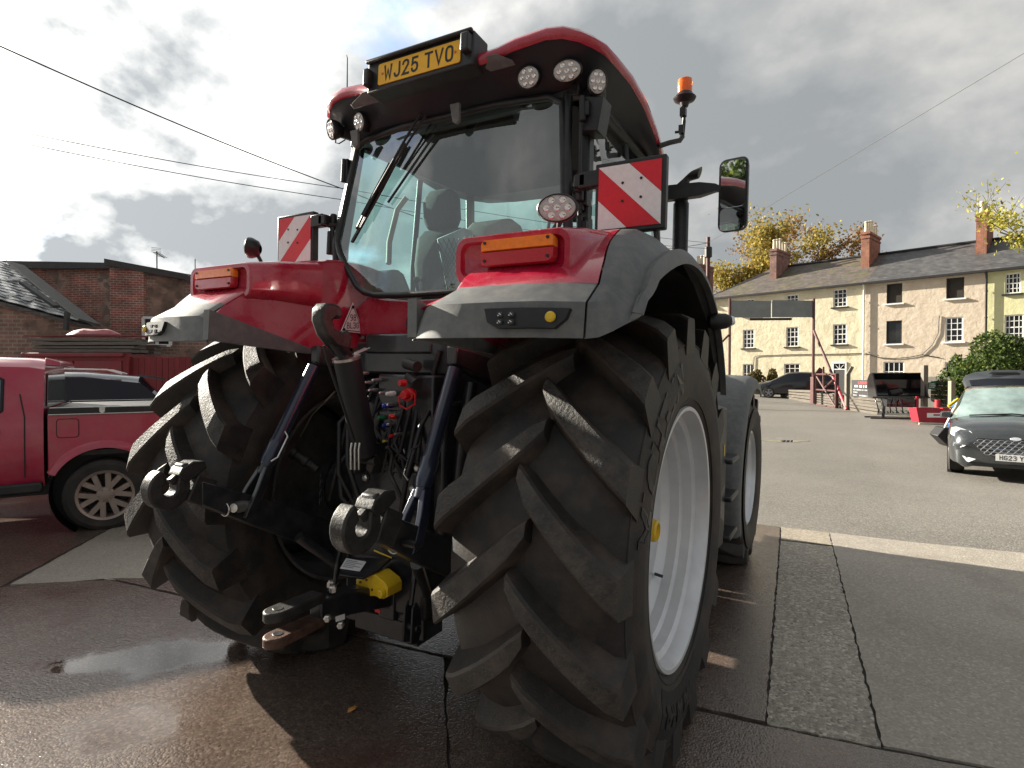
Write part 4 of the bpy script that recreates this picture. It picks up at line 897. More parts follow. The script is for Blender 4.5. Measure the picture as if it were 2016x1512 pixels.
MB().tube([lo(638, 680, 0, .05), lo(643, 705, 0, .05), lo(672, 790, 0, .06), lo(697, 868, 0, .06)], .006, 6).build('release_cord', M_INK, tl)
lt = MB()
for du in (0, 12): lt.tube([lo(700+du, 697-du*.4, 0, .0), lo(722+du*.5, 690-du*.4, 0, .0)], .004, 6)
lt.tube([lo(700, 697, 0, 0), lo(720, 688, 0, 0)], .010, 6); lt.build('stay_clip', M_CHROME, tl)
br = MB()
for u in (700, 732): br.prism([lo(u-8, 880, 1, -.56), lo(u+8, 872, 1, -.56), lo(u+10, 905, 1, -.52), lo(u-2, 935, 1, -.50), lo(u-14, 925, 1, -.52)], (0, 0, 0), (.02, .10, 0))
br.build('top_link_bracket', M_STEEL, link, bevel=.006)
MB().tube([A-Vector((.06, 0, 0)), A+Vector((.06, 0, 0))], .022, 12).build('top_link_pin', M_WORN, link)
sp = MB()
for k in range(3): sp.tube([lo(692+8*k, 872, 0, .05), lo(690+8*k, 885, 0, .05), lo(690+8*k, 925, 0, .05)], .004, 6)
sp.build('spring_clips', M_CHROME, link)
# thin rods and cables
for pts, r_, m in (([lo(866, 690, 1, -.36), lo(836, 800, 1, -.36), lo(814, 880, 1, -.36)], .011, M_WORN), ([lo(690, 800, 1, -.34), lo(668, 900, 1, -.34), lo(648, 985, 1, -.34)], .013, M_WORN),
                   ([lo(590, 860, 1, -.25), lo(615, 815, 1, -.22), lo(660, 770, 1, -.2)], .006, M_CHROME), ([lo(770, 895, 1, -.45), lo(790, 880, 1, -.45), lo(805, 905, 1, -.42)], .006, M_PLATEW)):
    MB().tube(pts, r_, 8).build('control_rod', m, link, 60)
hz = MB()
random.seed(3)
for k in range(11):
    x = -.10+.03*k; y0 = -.42
    hz.tube([(x, y0, 1.60-.03*k % .2), (x+random.uniform(-.05, .05), y0-.07, 1.45-.02*k), (x+random.uniform(-.08, .08), y0-.05, 1.25), (x+random.uniform(-.1, .1), y0+.02, 1.02)], .010, 8)
hz.build('hydraulic_hoses', M_BLK, link, 60)
for pts, r_, m in (([(-.22, -.35, 1.55), (-.28, -.48, 1.40), (-.26, -.50, 1.15), (-.20, -.42, .95)], .013, M_BLK), ([(-.15, -.35, 1.60), (-.20, -.50, 1.48), (-.14, -.56, 1.22), (-.10, -.50, 1.0)], .012, M_BLK), ([(.22, -.35, 1.55), (.26, -.52, 1.42), (.22, -.56, 1.2), (.14, -.5, 1.02)], .012, M_BLK), ([(.05, -.46, 1.30), (.10, -.54, 1.20), (.14, -.50, 1.08), (.20, -.44, 1.0)], .009, M_WORN), ([(-.30, -.30, 1.30), (-.34, -.42, 1.18), (-.30, -.44, 1.02), (-.24, -.36, .90)], .016, M_BLK)):
    MB().tube(pts, r_, 8).build('hose', m, link, 70); p = Vector(pts[-1]); MB().tube([p, p+Vector((0, .01, -.045))], r_*1.5, 6).build('hose_fitting', M_CHROME, link, 30)
for x, y, z in ((-.20, -.455, 1.20), (-.12, -.455, 1.14), (.17, -.455, 1.12), (.20, -.455, 1.22), (-.05, -.455, 1.06)): MB().lathe([(.018, 0), (.018, -.015), (.010, -.02), (0, -.02)], (x, y, z), (0, 1, 0), 6).build('bolt_head', M_CHROME, link, 30)
# coupler block
cbk = MB().box((.10, -.36, 1.42), (.34, .16, .46)); cbk.box((.02, -.43, 1.33), (.14, .06, .30)); cbk.box((.0, -.30, 1.73), (.60, .10, .16)); cbk.box((-.02, -.34, 1.80), (.42, .04, .10)); cbk.box((.0, -.34, 1.1), (.46, .2, .30)); cbk.box((-.25, -.25, 1.25), (.2, .2, .5))
cbo = cbk.build('coupler_block', M_STEEL, link, bevel=.012)
def coupler(u, v, m, r_=.012, y=-.47):
    p = lo(u, v, 1, y); b = MB().lathe([(r_*1.25, .03), (r_*1.25, .0), (r_, -.004), (r_, -.022), (r_*.6, -.028), (0, -.028)], p, (0, 1, 0), 14)
    return b.build('coupler', m, cbo, 40)
for u, v, m in [(768, 775, M_PLATEW), (755, 773, M_CHROME), (761, 799, M_CAPBLUE), (770, 796, M_CHROME), (774, 820, M_CAPRED), (783, 816, M_CHROME), (761, 837, M_CAPBLUE), (769, 835, M_CHROME), (774, 858, M_CAPRED), (783, 855, M_CHROME), (752, 822, M_CAPGRN), (768, 868, M_CHROME), (766, 880, M_CHROME), (762, 868, M_YEL), (716, 735, M_CHROME), (726, 753, M_CHROME), (741, 748, M_CHROME), (734, 768, M_CHROME), (768, 912, M_WORN), (695, 850, M_CAPGRN)]:
    coupler(u, v, m, .0075 if m is M_CHROME else .010)
p = lo(803, 777, 1, -.50)
b = MB().lathe([(.0, -.05), (.016, -.05), (.020, -.045), (.020, -.012), (.030, -.008), (.030, .03), (.022, .04), (0, .04)], p, (-.25, 1, .05), 18)
b.tube([p+Vector((.02, -.0, .02)), p+Vector((.05, -.01, 0)), p+Vector((.05, -.01, -.04)), p+Vector((.01, -.02, -.065)), p+Vector((-.03, -.02, -.05)), p+Vector((-.035, -.02, -.01)), p+Vector((-.02, -.0, .02))], .0045, 6)
b.lathe([(0, -.03), (.014, -.03), (.018, 0), (0, .01)], lo(797, 754, 1, -.50), (.3, 1, 0), 12); b.build('red_dust_cap', M_CAPRED, cbo, 45)
for pts in ([lo(800, 716, 1, -.42), lo(822, 722, 1, -.45)], [lo(806, 742, 1, -.42), lo(822, 756, 1, -.46)]): MB().tube(pts, .026, 14).build('brake_coupling', M_WORN, cbo, 50)
# spool coupler on the left
a_, b_ = lo(575, 890, 1, -.40), lo(625, 925, 1, -.34)
MB().tube([a_, a_+(b_-a_)*.15, a_+(b_-a_)*.16, a_+(b_-a_)*.45, a_+(b_-a_)*.46, a_+(b_-a_)*.6, a_+(b_-a_)*.61, b_], [.034, .034, .026, .026, .033, .033, .024, .024], 18).build('remote_coupler', M_WORN, link, 40)
# chain
cn = MB()
for k in range(7):
    c = lo(632-k*.3, 938+9*k, 1, -.36); 
    e = Vector((1, 0, 0)) if k % 2 else Vector((0, 1, 0))
    cn.tube([c+e*(.008*cos(t))+Vector((0, 0, .015*sin(t))) for t in [2*pi*i/12 for i in range(13)]], .003, 5, cap=False)
cn.build('chain', M_STEEL, link, 60)
# pick-up hitch frame, drawbar, yellow box
hf = MB()
for s in (1, -1):
    hf.bar((s*.17-.02, -.42, .40), (s*.17-.02, -.42, .95), .03, .16, (1, 0, 0)); hf.tube([(s*.24-.02, -.52, .60), (s*.24-.02, -.50, .72), (s*.22-.02, -.42, 1.02)], [.011, .013, .018], 10)
    for dx in (-.022, .022): hf.loft([[(s*.24-.02+dx+i*.006, y, z) for y, z in ((-.55, .44), (-.50, .42), (-.47, .47), (-.48, .58), (-.51, .62), (-.54, .60))] for i in (-1, 1)])
    hf.tube([(s*.24-.06, -.51, .50), (s*.24+.02, -.51, .50)], .018, 12)
hf.box((0, -.34, .42), (.40, .20, .10)); hf.box((0, -.36, .95), (.36, .10, .10)); hf.box((.02, -.40, .58), (.10, .12, .22))
hf.build('hitch_frame', M_STEEL, link, bevel=.006)
db = MB().loft([[(dx, -.88, .655+dz) for dx, dz in ((-.035, -.05), (.035, -.05), (.035, .05), (-.035, .05))], [(dx, -.70, .64+dz) for dx, dz in ((-.045, -.055), (.045, -.055), (.045, .055), (-.045, .055))], [(dx, -.30, .55+dz) for dx, dz in ((-.05, -.05), (.05, -.05), (.05, .05), (-.05, .05))]])
db = db.build('drawbar', M_STEEL, link, 40, bevel=.01)
for z, m in ((.712, M_WORN), (.612, mat('rusty_tine', (.10, .055, .04), .5, .4, .4, 30, .3, 100))):
    out = [(.045*cos(t)*1.0, -1.07+.055*sin(t)) for t in [pi+pi*i/12 for i in range(13)]] + [(.045, -.98), (.04, -.86), (-.04, -.86), (-.045, -.98)]
    n = len(out); inn = [(.020*cos(t), -1.065+.024*sin(t)) for t in [2*pi*i/16 for i in range(16)]]
    b = MB().prism([(x, y, z) for x, y in out], (0, 0, -.02), (0, 0, .02)); o = b.build('drawbar_tine', m, db, 40, bevel=.006)
    MB().lathe([(.021, 0), (.019, .0015), (0, .0005)], (0, -1.065, z+.0205), (0, 0, 1), 18).build('pin_hole', M_INK, o)
bl = MB()
for x, y, z in ((.02, -.80, .715), (-.025, -.77, .718), (.055, -.86, .635), (.05, -.78, .575)): bl.lathe([(.016, 0), (.016, .02), (.010, .024), (.010, .03), (0, .03)], (x, y, z), (0, 0, 1) if z > .7 else (.6, -.8, 0), 6)
tag(bl.build('drawbar_bolts', M_CHROME, db, 30), kind='stuff')
MB().loft([[lo(655+i, 1222+j, 0, .052) for i, j in ((3, -5), (22, -11), (22, 0), (4, 6))], [lo(655+i, 1222+j, 0, .0535) for i, j in ((3, -5), (22, -11), (22, 0), (4, 6))]]).build('maker_label', M_PLATEW, db, 0)
yb = [(699, 1142), (708, 1136), (736, 1133), (757, 1150), (762, 1160), (761, 1178), (752, 1182), (735, 1176), (718, 1177), (703, 1173), (699, 1165)]
b = MB().prism([lo(u, v, 1, -.60) for u, v in yb], (0, 0, 0), (.0, .10, 0)); b.lathe([(.020, .0), (.018, -.025), (.011, -.025), (.010, -.01), (0, -.01)], lo(715, 1167, 1, -.60), (0, 1, 0), 18); b.lathe([(.022, .0), (.019, -.02), (0, -.022)], lo(752, 1170, 1, -.60), (.2, 1, 0), 18)
ybx = b.build('yellow_gearbox', M_YEL, link, 40, bevel=.006)
b = MB()
for u, v in ((708, 1148), (720, 1144), (731, 1163), (715, 1167)): b.lathe([(.006, 0), (.005, -.004), (0, -.004)], lo(u, v, 1, -.6015 if u != 715 else -.612), (0, 1, 0), 8)
b.build('gearbox_bolts', mat('rusty_bolt', (.22, .07, .03), .6, .4), ybx)
tr_ = [(665, 1132), (678, 1098), (735, 1092), (765, 1100), (745, 1122), (716, 1138), (690, 1128)]
tp = [lo(665, 1133, 1, -.66), lo(682, 1098, 1, -.50), lo(768, 1100, 1, -.46), lo(742, 1124, 1, -.58), lo(712, 1140, 1, -.66)]
tro = MB().prism(tp, (0, 0, 0), (0, .01, -.012)).build('guard_plate', M_STEEL, link, bevel=.003)
e1 = (tp[4]-tp[0]); nrm_ = (tp[1]-tp[0]).cross(e1).normalized(); nrm_ = nrm_ if nrm_.z > 0 else -nrm_
def onpl(u, v):
    d = TMi @ (FW + RT*((u-1008)/F) + Vector((0, 0, 1))*((YH-v)/F)); t = (tp[0]+nrm_*.004-CAML).dot(nrm_)/d.dot(nrm_); return CAML+d*t
st4 = [onpl(*q_) for q_ in ((668, 1121), (680, 1101), (720, 1108), (707, 1127))]
sto = MB().prism(st4, (0, 0, 0), tuple(nrm_*.0015)).build('paper_label', M_PLATEW, tro, 0)
pr_ = MB()
for k in range(5):
    a0, a1 = st4[1].lerp(st4[0], .16+.16*k), st4[2].lerp(st4[3], .16+.16*k); p0 = a0.lerp(a1, .08); p1 = a0.lerp(a1, .9 if k % 2 else .62); dn_ = (st4[0]-st4[1])*.055
    pr_.add([p0+nrm_*.003, p1+nrm_*.003, p1+dn_+nrm_*.003, p0+dn_+nrm_*.003], [(0, 1, 2, 3)])
pr_.build('print_lines', mat('grey_print', (.25, .25, .3), .6), sto, 0)
MB().tube([lo(735, 1085, 1, -.48), lo(770, 1100, 1, -.45)], .004, 6).build('yellow_edge', M_YEL, link)
MB().box(tuple(lo(742, 1205, 1, -.49)), (.035, .004, .018)).build('red_sticker', M_CAPRED, link)
# triangular registration-style decal on the left inner fender wall
P_ = lambda u, v: lo(u, v, 0, -.518)
def toP(u, v, d=.0): p = P_(u, v); p.x += d; return p
def lin(p, q_, t): return (p[0]+(q_[0]-p[0])*t, p[1]+(q_[1]-p[1])*t)
TRI = [(695, 596), (717, 657), (671, 652)]; ctr_ = (694.3, 635)
dec = MB().prism([toP(*q_) for q_ in TRI], (0, 0, 0), (.002, 0, 0)).build('triangle_decal', M_PLATEW, T, 0)
bd = MB()
for k0, k1 in ((.10, .18),):
    o1 = [lin(q_, ctr_, k0) for q_ in TRI]; o2 = [lin(q_, ctr_, k1) for q_ in TRI]
    for i in range(3): bd.add([toP(*o1[i], .0032), toP(*o1[(i+1) % 3], .0032), toP(*o2[(i+1) % 3], .0032), toP(*o2[i], .0032)], [(0, 1, 2, 3)])
for q_ in ((695, 605), (677, 649), (712, 652)): bd.add([toP(q_[0]+3.0*cos(t), q_[1]+3.4*sin(t), .0034) for t in [2*pi*i/12 for i in range(12)]], [tuple(range(12))])
bd.build('decal_border', M_INK, dec, 0, recalc=False)
ex_ = (toP(705, 636)-toP(683, 636)).normalized(); ey_ = (toP(694, 626)-toP(694, 636)).normalized()
for tx, (u, v), sz in (('98', (695, 625.5), .036), ('BL3G', (694.5, 641), .034)):
    c = toP(u, v, .0036); M4 = Matrix.Identity(4); M4.col[0] = (*ex_, 0); M4.col[1] = (*ey_, 0); M4.col[2] = (1, 0, 0, 0); M4.translation = c
    plate_text(tx, sz, M4, 'decal_lettering', M_INK, dec, 1.1)

# ================================================================== THE YARD AROUND
M_CREAM = mat('cream_render', (.64, .58, .42), .85, 0, .10, 1.2, .55, 3.0, dust=(.44, .37, .24), dust_amt=.65, dust_scale=1.6)
M_BEIGE = mat('beige_render', (.56, .475, .375), .85, 0, .08, 1.2, .55, 3.0, dust=(.42, .33, .24), dust_amt=.6, dust_scale=1.8)
M_LEMON = mat('lemon_render', (.60, .58, .34), .85, 0, .06, 1.2, .45, 3.0, dust=(.45, .43, .22), dust_amt=.35, dust_scale=1.6)
for m_ in (M_CREAM, M_BEIGE, M_LEMON):
    for n_ in m_.node_tree.nodes:
        if n_.type == 'BUMP': n_.inputs['Distance'].default_value = .07
M_WHITE = mat('white_paint', (.74, .73, .70), .6, 0, .06, 6)
M_DARKPANE = mat('dark_pane', (.012, .014, .016), .08, 0, .3, 2, spec=.6)
M_GUTTER = mat('dark_gutter', (.02, .019, .02), .5)
M_BOARDED = mat('boarded_window', (.035, .028, .022), .8, 0, .4, 4, streak=(8, 8, 1))
def brickmat(name, c1, c2, mortar, scale=1.0, rough=.85, patch=None, bw=.225, bh=.075, msz=.012):
    m = bpy.data.materials.new(name); m.use_nodes = True; t = m.node_tree; b = t.nodes['Principled BSDF']; b.inputs['Roughness'].default_value = rough
    tcn = t.nodes.new('ShaderNodeTexCoord'); sp_ = t.nodes.new('ShaderNodeSeparateXYZ'); t.links.new(tcn.outputs['Object'], sp_.inputs[0])
    ad = t.nodes.new('ShaderNodeMath'); ad.operation = 'ADD'; t.links.new(sp_.outputs[0], ad.inputs[0]); t.links.new(sp_.outputs[1], ad.inputs[1])
    cbn = t.nodes.new('ShaderNodeCombineXYZ'); t.links.new(ad.outputs[0], cbn.inputs[0]); t.links.new(sp_.outputs[2], cbn.inputs[1])
    br_ = t.nodes.new('ShaderNodeTexBrick'); t.links.new(cbn.outputs[0], br_.inputs['Vector']); br_.inputs['Scale'].default_value = 1; br_.inputs['Brick Width'].default_value = bw; br_.inputs['Row Height'].default_value = bh; br_.inputs['Mortar Size'].default_value = msz
    br_.inputs['Color1'].default_value = (*c1, 1); br_.inputs['Color2'].default_value = (*c2, 1); br_.inputs['Mortar'].default_value = (*mortar, 1)
    cur = br_.outputs['Color']
    if patch:
        ns = t.nodes.new('ShaderNodeTexNoise'); ns.inputs['Scale'].default_value = .75; ns.inputs['Detail'].default_value = 5; t.links.new(tcn.outputs['Object'], ns.inputs['Vector'])
        vo = t.nodes.new('ShaderNodeTexVoronoi'); vo.inputs['Scale'].default_value = 5; t.links.new(tcn.outputs['Object'], vo.inputs['Vector'])
        mr = t.nodes.new('ShaderNodeMapRange'); t.links.new(ns.outputs['Fac'], mr.inputs[0]); mr.inputs[1].default_value = .50; mr.inputs[2].default_value = .56
        hs = t.nodes.new('ShaderNodeSeparateColor'); t.links.new(vo.outputs['Color'], hs.inputs[0])
        st_ = t.nodes.new('ShaderNodeMix'); st_.data_type = 'RGBA'; t.links.new(hs.outputs[0], st_.inputs[0]); st_.inputs[6].default_value = (*patch[0], 1); st_.inputs[7].default_value = (*patch[1], 1)
        mx = t.nodes.new('ShaderNodeMix'); mx.data_type = 'RGBA'; t.links.new(mr.outputs[0], mx.inputs[0]); t.links.new(cur, mx.inputs[6]); t.links.new(st_.outputs[2], mx.inputs[7]); cur = mx.outputs[2]
    nz = t.nodes.new('ShaderNodeTexNoise'); nz.inputs['Scale'].default_value = 2.5; nz.inputs['Detail'].default_value = 8; t.links.new(tcn.outputs['Object'], nz.inputs['Vector'])
    m2 = t.nodes.new('ShaderNodeMix'); m2.data_type = 'RGBA'; m2.blend_type = 'MULTIPLY'; m2.inputs[0].default_value = .75; t.links.new(cur, m2.inputs[6]); rr = t.nodes.new('ShaderNodeValToRGB'); rr.color_ramp.elements[0].position = .3; rr.color_ramp.elements[0].color = (.35, .35, .35, 1); rr.color_ramp.elements[1].position = .7; rr.color_ramp.elements[1].color = (1.15, 1.1, 1.05, 1); t.links.new(nz.outputs['Fac'], rr.inputs[0]); t.links.new(rr.outputs[0], m2.inputs[7])
    t.links.new(m2.outputs[2], b.inputs['Base Color'])
    bp = t.nodes.new('ShaderNodeBump'); bp.inputs['Strength'].default_value = .6; bp.inputs['Distance'].default_value = .02; t.links.new(br_.outputs['Fac'], bp.inputs['Height']); bp.invert = True; t.links.new(bp.outputs[0], b.inputs['Normal'])
    return m
M_BRICK = brickmat('old_red_brick', (.36, .125, .095), (.25, .09, .075), (.36, .30, .26), patch=((.17, .125, .11), (.34, .25, .21)))
M_CHIM = brickmat('chimney_brick', (.42, .11, .055), (.33, .085, .045), (.30, .22, .16))
M_CHIM2 = brickmat('chimney_brick_old', (.30, .12, .10), (.24, .10, .085), (.28, .22, .19))
M_STONE = brickmat('rubble_stone', (.34, .18, .14), (.22, .14, .115), (.36, .29, .25), bw=.24, bh=.11, msz=.016, patch=((.19, .13, .105), (.36, .23, .18)))
M_SLATE = brickmat('slate', (.075, .075, .08), (.11, .108, .11), (.035, .035, .037), rough=.5, bw=.3, bh=.13, msz=.008)
M_SLATE2 = brickmat('mossy_slate', (.10, .085, .075), (.135, .115, .10), (.05, .042, .038), rough=.65, bw=.3, bh=.13, msz=.008, patch=((.13, .12, .06), (.10, .085, .07)))
M_POT = mat('clay_pot', (.62, .55, .42), .8, 0, .15, 5)

# ---- terrace: local frame x along the street front (towards the viewer's right), y into the house
TA = (24.03, 36.5); EX = (.691, -.723); EY = (.723, .691)
ter_o = wpt(TA[0], TA[1], 0); exw = RT*EX[0]+FW*EX[1]; TRZ = math.atan2(exw.y, exw.x)
def fac(u, v, y=0.0):
    k = (u-1008)/F; ax, az = TA[0]+EY[0]*y, TA[1]+EY[1]*y
    s_ = (k*az-ax)/(EX[0]-k*EX[1]); Z = az+EX[1]*s_
    return s_, HC+(YH-v)*Z/F
def zc(zx, zy): return 1340+zx*.3836, 380+zy*.3836
EAVE = fac(*zc(920, 465))[1]; GZ = .45; RIDGE_Y = 4.6; RIDGE = fac(*zc(1030, 318), RIDGE_Y)[1]
HS = {}
def front_walls():
    for r, x0, x1, wm, depth, rects in HS.values():
        xs_ = sorted({x0, x1} | {q for a in rects for q in a[:2]}); zs_ = sorted({-.5, EAVE} | {q for a in rects for q in a[2:]}); b = MB(); D = .14
        for i in range(len(xs_)-1):
            for j in range(len(zs_)-1):
                cx_, cz_ = (xs_[i]+xs_[i+1])/2, (zs_[j]+zs_[j+1])/2
                if any(a[0] < cx_ < a[1] and a[2] < cz_ < a[3] for a in rects): continue
                b.add([(xs_[i], 0, zs_[j]), (xs_[i+1], 0, zs_[j]), (xs_[i+1], 0, zs_[j+1]), (xs_[i], 0, zs_[j+1])], [(0, 1, 2, 3)])
        for a in rects:      # reveals
            c = [(a[0], a[2]), (a[1], a[2]), (a[1], a[3]), (a[0], a[3])]
            for k in range(4):
                p, q = c[k], c[(k+1) % 4]; b.add([(p[0], 0, p[1]), (q[0], 0, q[1]), (q[0], D, q[1]), (p[0], D, p[1])], [(0, 1, 2, 3)])
        b.add([(x0, 0, -.5), (x0, depth, -.5), (x0, depth, EAVE), (x0, 0, EAVE), (x1, 0, -.5), (x1, depth, -.5), (x1, depth, EAVE), (x1, 0, EAVE)], [(0, 1, 2, 3), (5, 4, 7, 6), (1, 5, 6, 2)])
        b.build('wall', wm, r, 0, recalc=False)
def house(name, x0, x1, wm, rm, hipL=0.0, label='', depth=9.2, brow=0):
    r = empty(name, (ter_o.x, ter_o.y, 0), TRZ); tag(r, label, 'house')
    HS[r.name] = (r, x0, x1, wm, depth, [])
    xr = x0+hipL
    b = MB().add([(x0-.05*(hipL > 0), -.28, EAVE-.05), (x1, -.28, EAVE-.05), (x1, RIDGE_Y, RIDGE), (xr, RIDGE_Y, RIDGE), (x1, depth+.28, EAVE-.05), (x0, depth+.28, EAVE-.05)], [(0, 1, 2, 3), (3, 2, 4, 5), (0, 3, 5)] if hipL else [(0, 1, 2, 3), (3, 2, 4, 5)])
    ro_ = b.build('roof', rm, r, 0); md = ro_.modifiers.new('t', 'SOLIDIFY'); md.thickness = .10
    MB().bar((x0, -.33, EAVE-.06), (x1-.02, -.33, EAVE-.06), .12, .12).build('gutter', M_GUTTER, r)
    MB().tube([(xr, RIDGE_Y, RIDGE+.05), (x1-.02, RIDGE_Y, RIDGE+.05)], .10, 8).build('ridge', M_GUTTER, r)
    return r
def window(r, zx0, zx1, zy0, zy1, nx_=3, ny_=4, boarded=None, sill=True, sillm=None):
    (xa, za), (xb, zb) = fac(*zc(zx0, zy0)), fac(*zc(zx1, zy1)); zb = fac(*zc(zx0, zy1))[1]
    w_, h_ = xb-xa, za-zb; cx_, cz_ = (xa+xb)/2, (za+zb)/2; HS[r.name][5].append((xa, xb, zb, za))
    b = MB(); t_ = .07
    for sx in (-1, 1): b.box((cx_+sx*(w_/2-t_/2), .10, cz_), (t_, .10, h_))
    for sz in (-1, 1): b.box((cx_, .10, cz_+sz*(h_/2-t_/2)), (w_-2*t_, .10, t_))
    if not boarded:
        for i in range(1, nx_): b.box((xa+w_*i/nx_, .09, cz_), (.035, .06, h_-2*t_))
        for j in range(1, ny_): b.box((cx_, .095, zb+h_*j/ny_), (w_-2*t_, .06, .06 if j*2 == ny_ else .035))
    wo_ = b.build('window', M_WHITE if not boarded else M_GUTTER, r, 0)
    MB().box((cx_, .135, cz_), (w_-.002, .02, h_-.002)).build('pane', boarded or M_DARKPANE, wo_, 0)
    if sill: MB().box((cx_, -.06, zb-.05), (w_+.25, .16, .09)).build('sill', sillm or M_GUTTER, wo_, 0, bevel=.01)
    return wo_
xC0, xC1, xB1 = fac(*zc(120, 600))[0], fac(*zc(948, 600))[0], fac(*zc(1570, 600))[0]
h1 = house('terraced_house', xC0, xC1, M_CREAM, M_SLATE2, 3.2, 'cream rendered terraced house with small-paned white sash windows behind the sign gantry')
h2 = house('terraced_house', xC1, xB1, M_BEIGE, M_SLATE, 0, 'beige rendered terraced house with two dark blank upper windows beside the drainpipe')
h3 = house('terraced_house', xB1, xB1+8, M_LEMON, M_SLATE, 0, 'pale lemon terraced house at the end half hidden by the yellowing tree')
for h_ in (h1, h2, h3): h_['group'] = 'terrace of rendered houses'
for a in [(780, 850, 497, 588), (540, 602, 525, 612), (318, 375, 548, 632), (318, 376, 703, 797), (540, 603, 690, 790), (780, 850, 675, 778), (530, 612, 876, 975)]: window(h1, *a)
window(h1, 318, 375, 878, 975, 3, 2)
for a, bd in [((1053, 1133, 470, 570), M_BOARDED), ((1358, 1450, 440, 545), M_BOARDED), ((1053, 1133, 658, 775), M_DARKPANE)]: window(h2, *a, boarded=bd, sillm=M_WHITE)
window(h2, 1355, 1447, 640, 765, 3, 4, sillm=M_WHITE); window(h2, 1040, 1147, 866, 968, 4, 2, sillm=M_WHITE); window(h2, 1355, 1447, 868, 968, 3, 2, sillm=M_WHITE)
window(h3, 1658, 1740, 415, 520, 4, 4); window(h3, 1658, 1757, 627, 755, 4, 4); window(h3, 1658, 1757, 850, 960, 4, 4)
# front door with fanlight
(xa, za), (xb, _) = fac(*zc(782, 872)), fac(*zc(848, 872)); zf = fac(*zc(782, 905))[1]
b = MB().box(((xa+xb)/2, .02, (zf+.2)/2), (xb-xa-.12, .10, zf-.2)); dr = b.build('door', mat('grey_door', (.09, .09, .09), .5), h1, 0)
b = MB()
for xx in (xa, xb): b.box((xx, .0, (za+.2)/2), (.10, .12, za-.2))
b.box(((xa+xb)/2, .0, za), (xb-xa+.1, .12, .10)); b.box(((xa+xb)/2, .0, zf), (xb-xa, .10, .07))
for i in range(5):
    t_ = pi*i/4; b.bar(((xa+xb)/2, -.01, zf), ((xa+xb)/2+.45*(xb-xa)*cos(t_), -.01, zf+(za-zf)*.9*sin(t_)+.02), .03, .03, (0, 1, 0))
b.build('door_frame', M_WHITE, dr, 0)
MB().box(((xa+xb)/2, .05, (za+zf)/2), (xb-xa, .04, za-zf)).build('fanlight', M_DARKPANE, dr, 0)
def chimney(r, zx0, zx1, zy_top, zy_base, y0, dp, m, npots=5, wd=None):
    xa, zt = fac(*zc(zx0, zy_top), y0); xb, zb = fac(*zc(zx1, zy_base), y0); zb -= 1.0
    b = MB().box(((xa+xb)/2, y0+dp/2, (zt+zb)/2), (xb-xa, dp, zt-zb)); b.box(((xa+xb)/2, y0+dp/2, zt-.12), (xb-xa+.12, dp+.12, .16)); b.box(((xa+xb)/2, y0+dp/2, zt-.42), (xb-xa+.08, dp+.08, .12))
    c = b.build('chimney', m, r, 0)
    for i in range(npots):
        yy = y0+dp*(i+.5)/npots; hh = .75+.12*((i*7) % 3)
        MB().lathe([(.15, 0), (.13, .1), (.11, hh*.85), (.15, hh*.88), (.15, hh*.95), (.10, hh), (.09, hh*.8), (0, hh*.8)], ((xa+xb)/2, yy, zt-.03), (0, 0, 1), 12).build('chimney_pot', M_POT, c, 40)
chimney(h1, 453, 487, 290, 440, 2.3, 2.6, M_CHIM2); chimney(h2, 920, 962, 203, 385, 2.4, 2.6, M_CHIM); chimney(h3, 1507, 1562, 108, 310, 2.4, 2.6, M_CHIM); chimney(h1, 60, 100, 370, 440, 2.4, 2.2, M_CHIM2, 4)
HS[h1.name][5].append((xa-.05, xb+.05, .1, za+.05))
front_walls()
# downpipes, wall cables
for r, zx, m in ((h1, 940, M_WHITE), (h2, 1566, M_GUTTER)):
    x = fac(*zc(zx, 600))[0]; b = MB().tube([(x, -.14, .0), (x, -.14, EAVE-.35), (x, -.30, EAVE-.12)], .055, 8)
    for z in (1.5, 3.2, 4.9, 6.4): b.tube([(x, -.14, z), (x, -.14, z+.08)], .075, 8)
    b.build('downpipe', m, r, 50)
for r, pts in ((h1, [(375, 905), (378, 842), (395, 836), (560, 830), (700, 828), (848, 826), (940, 822)]), (h2, [(950, 824), (1020, 845), (1100, 850), (1180, 842), (1240, 830), (1330, 845)]), (h2, [(1240, 828), (1290, 780), (1320, 720), (1325, 630)])):
    MB().tube([(fac(*zc(*p))[0], -.05, fac(*zc(*p))[1]) for p in pts], .025, 6).build('wall_cable', M_GUTTER, r, 60)

# ---- far brick house seen past the cab
b0 = at(1330, 640, 50); fh = empty('brick_house', (b0.x, b0.y, 0), YAW+.5); tag(fh, 'small red brick house with gabled slate roof beyond the tractor cab', 'house')
MB().prism([(-3.4, 0, -.5), (3.4, 0, -.5), (3.4, 0, 9.4), (0, 0, 12.6), (-3.4, 0, 9.4)], (0, 0, 0), (0, 7, 0)).build('wall', M_BRICK, fh, 0)
b = MB().add([(-3.8, -.3, 9.15), (0, -.3, 12.75), (3.8, -.3, 9.15), (-3.8, 7.3, 9.15), (0, 7.3, 12.75), (3.8, 7.3, 9.15)], [(0, 1, 4, 3), (1, 2, 5, 4)]); o = b.build('roof', M_SLATE, fh, 0); o.modifiers.new('t', 'SOLIDIFY').thickness = .15

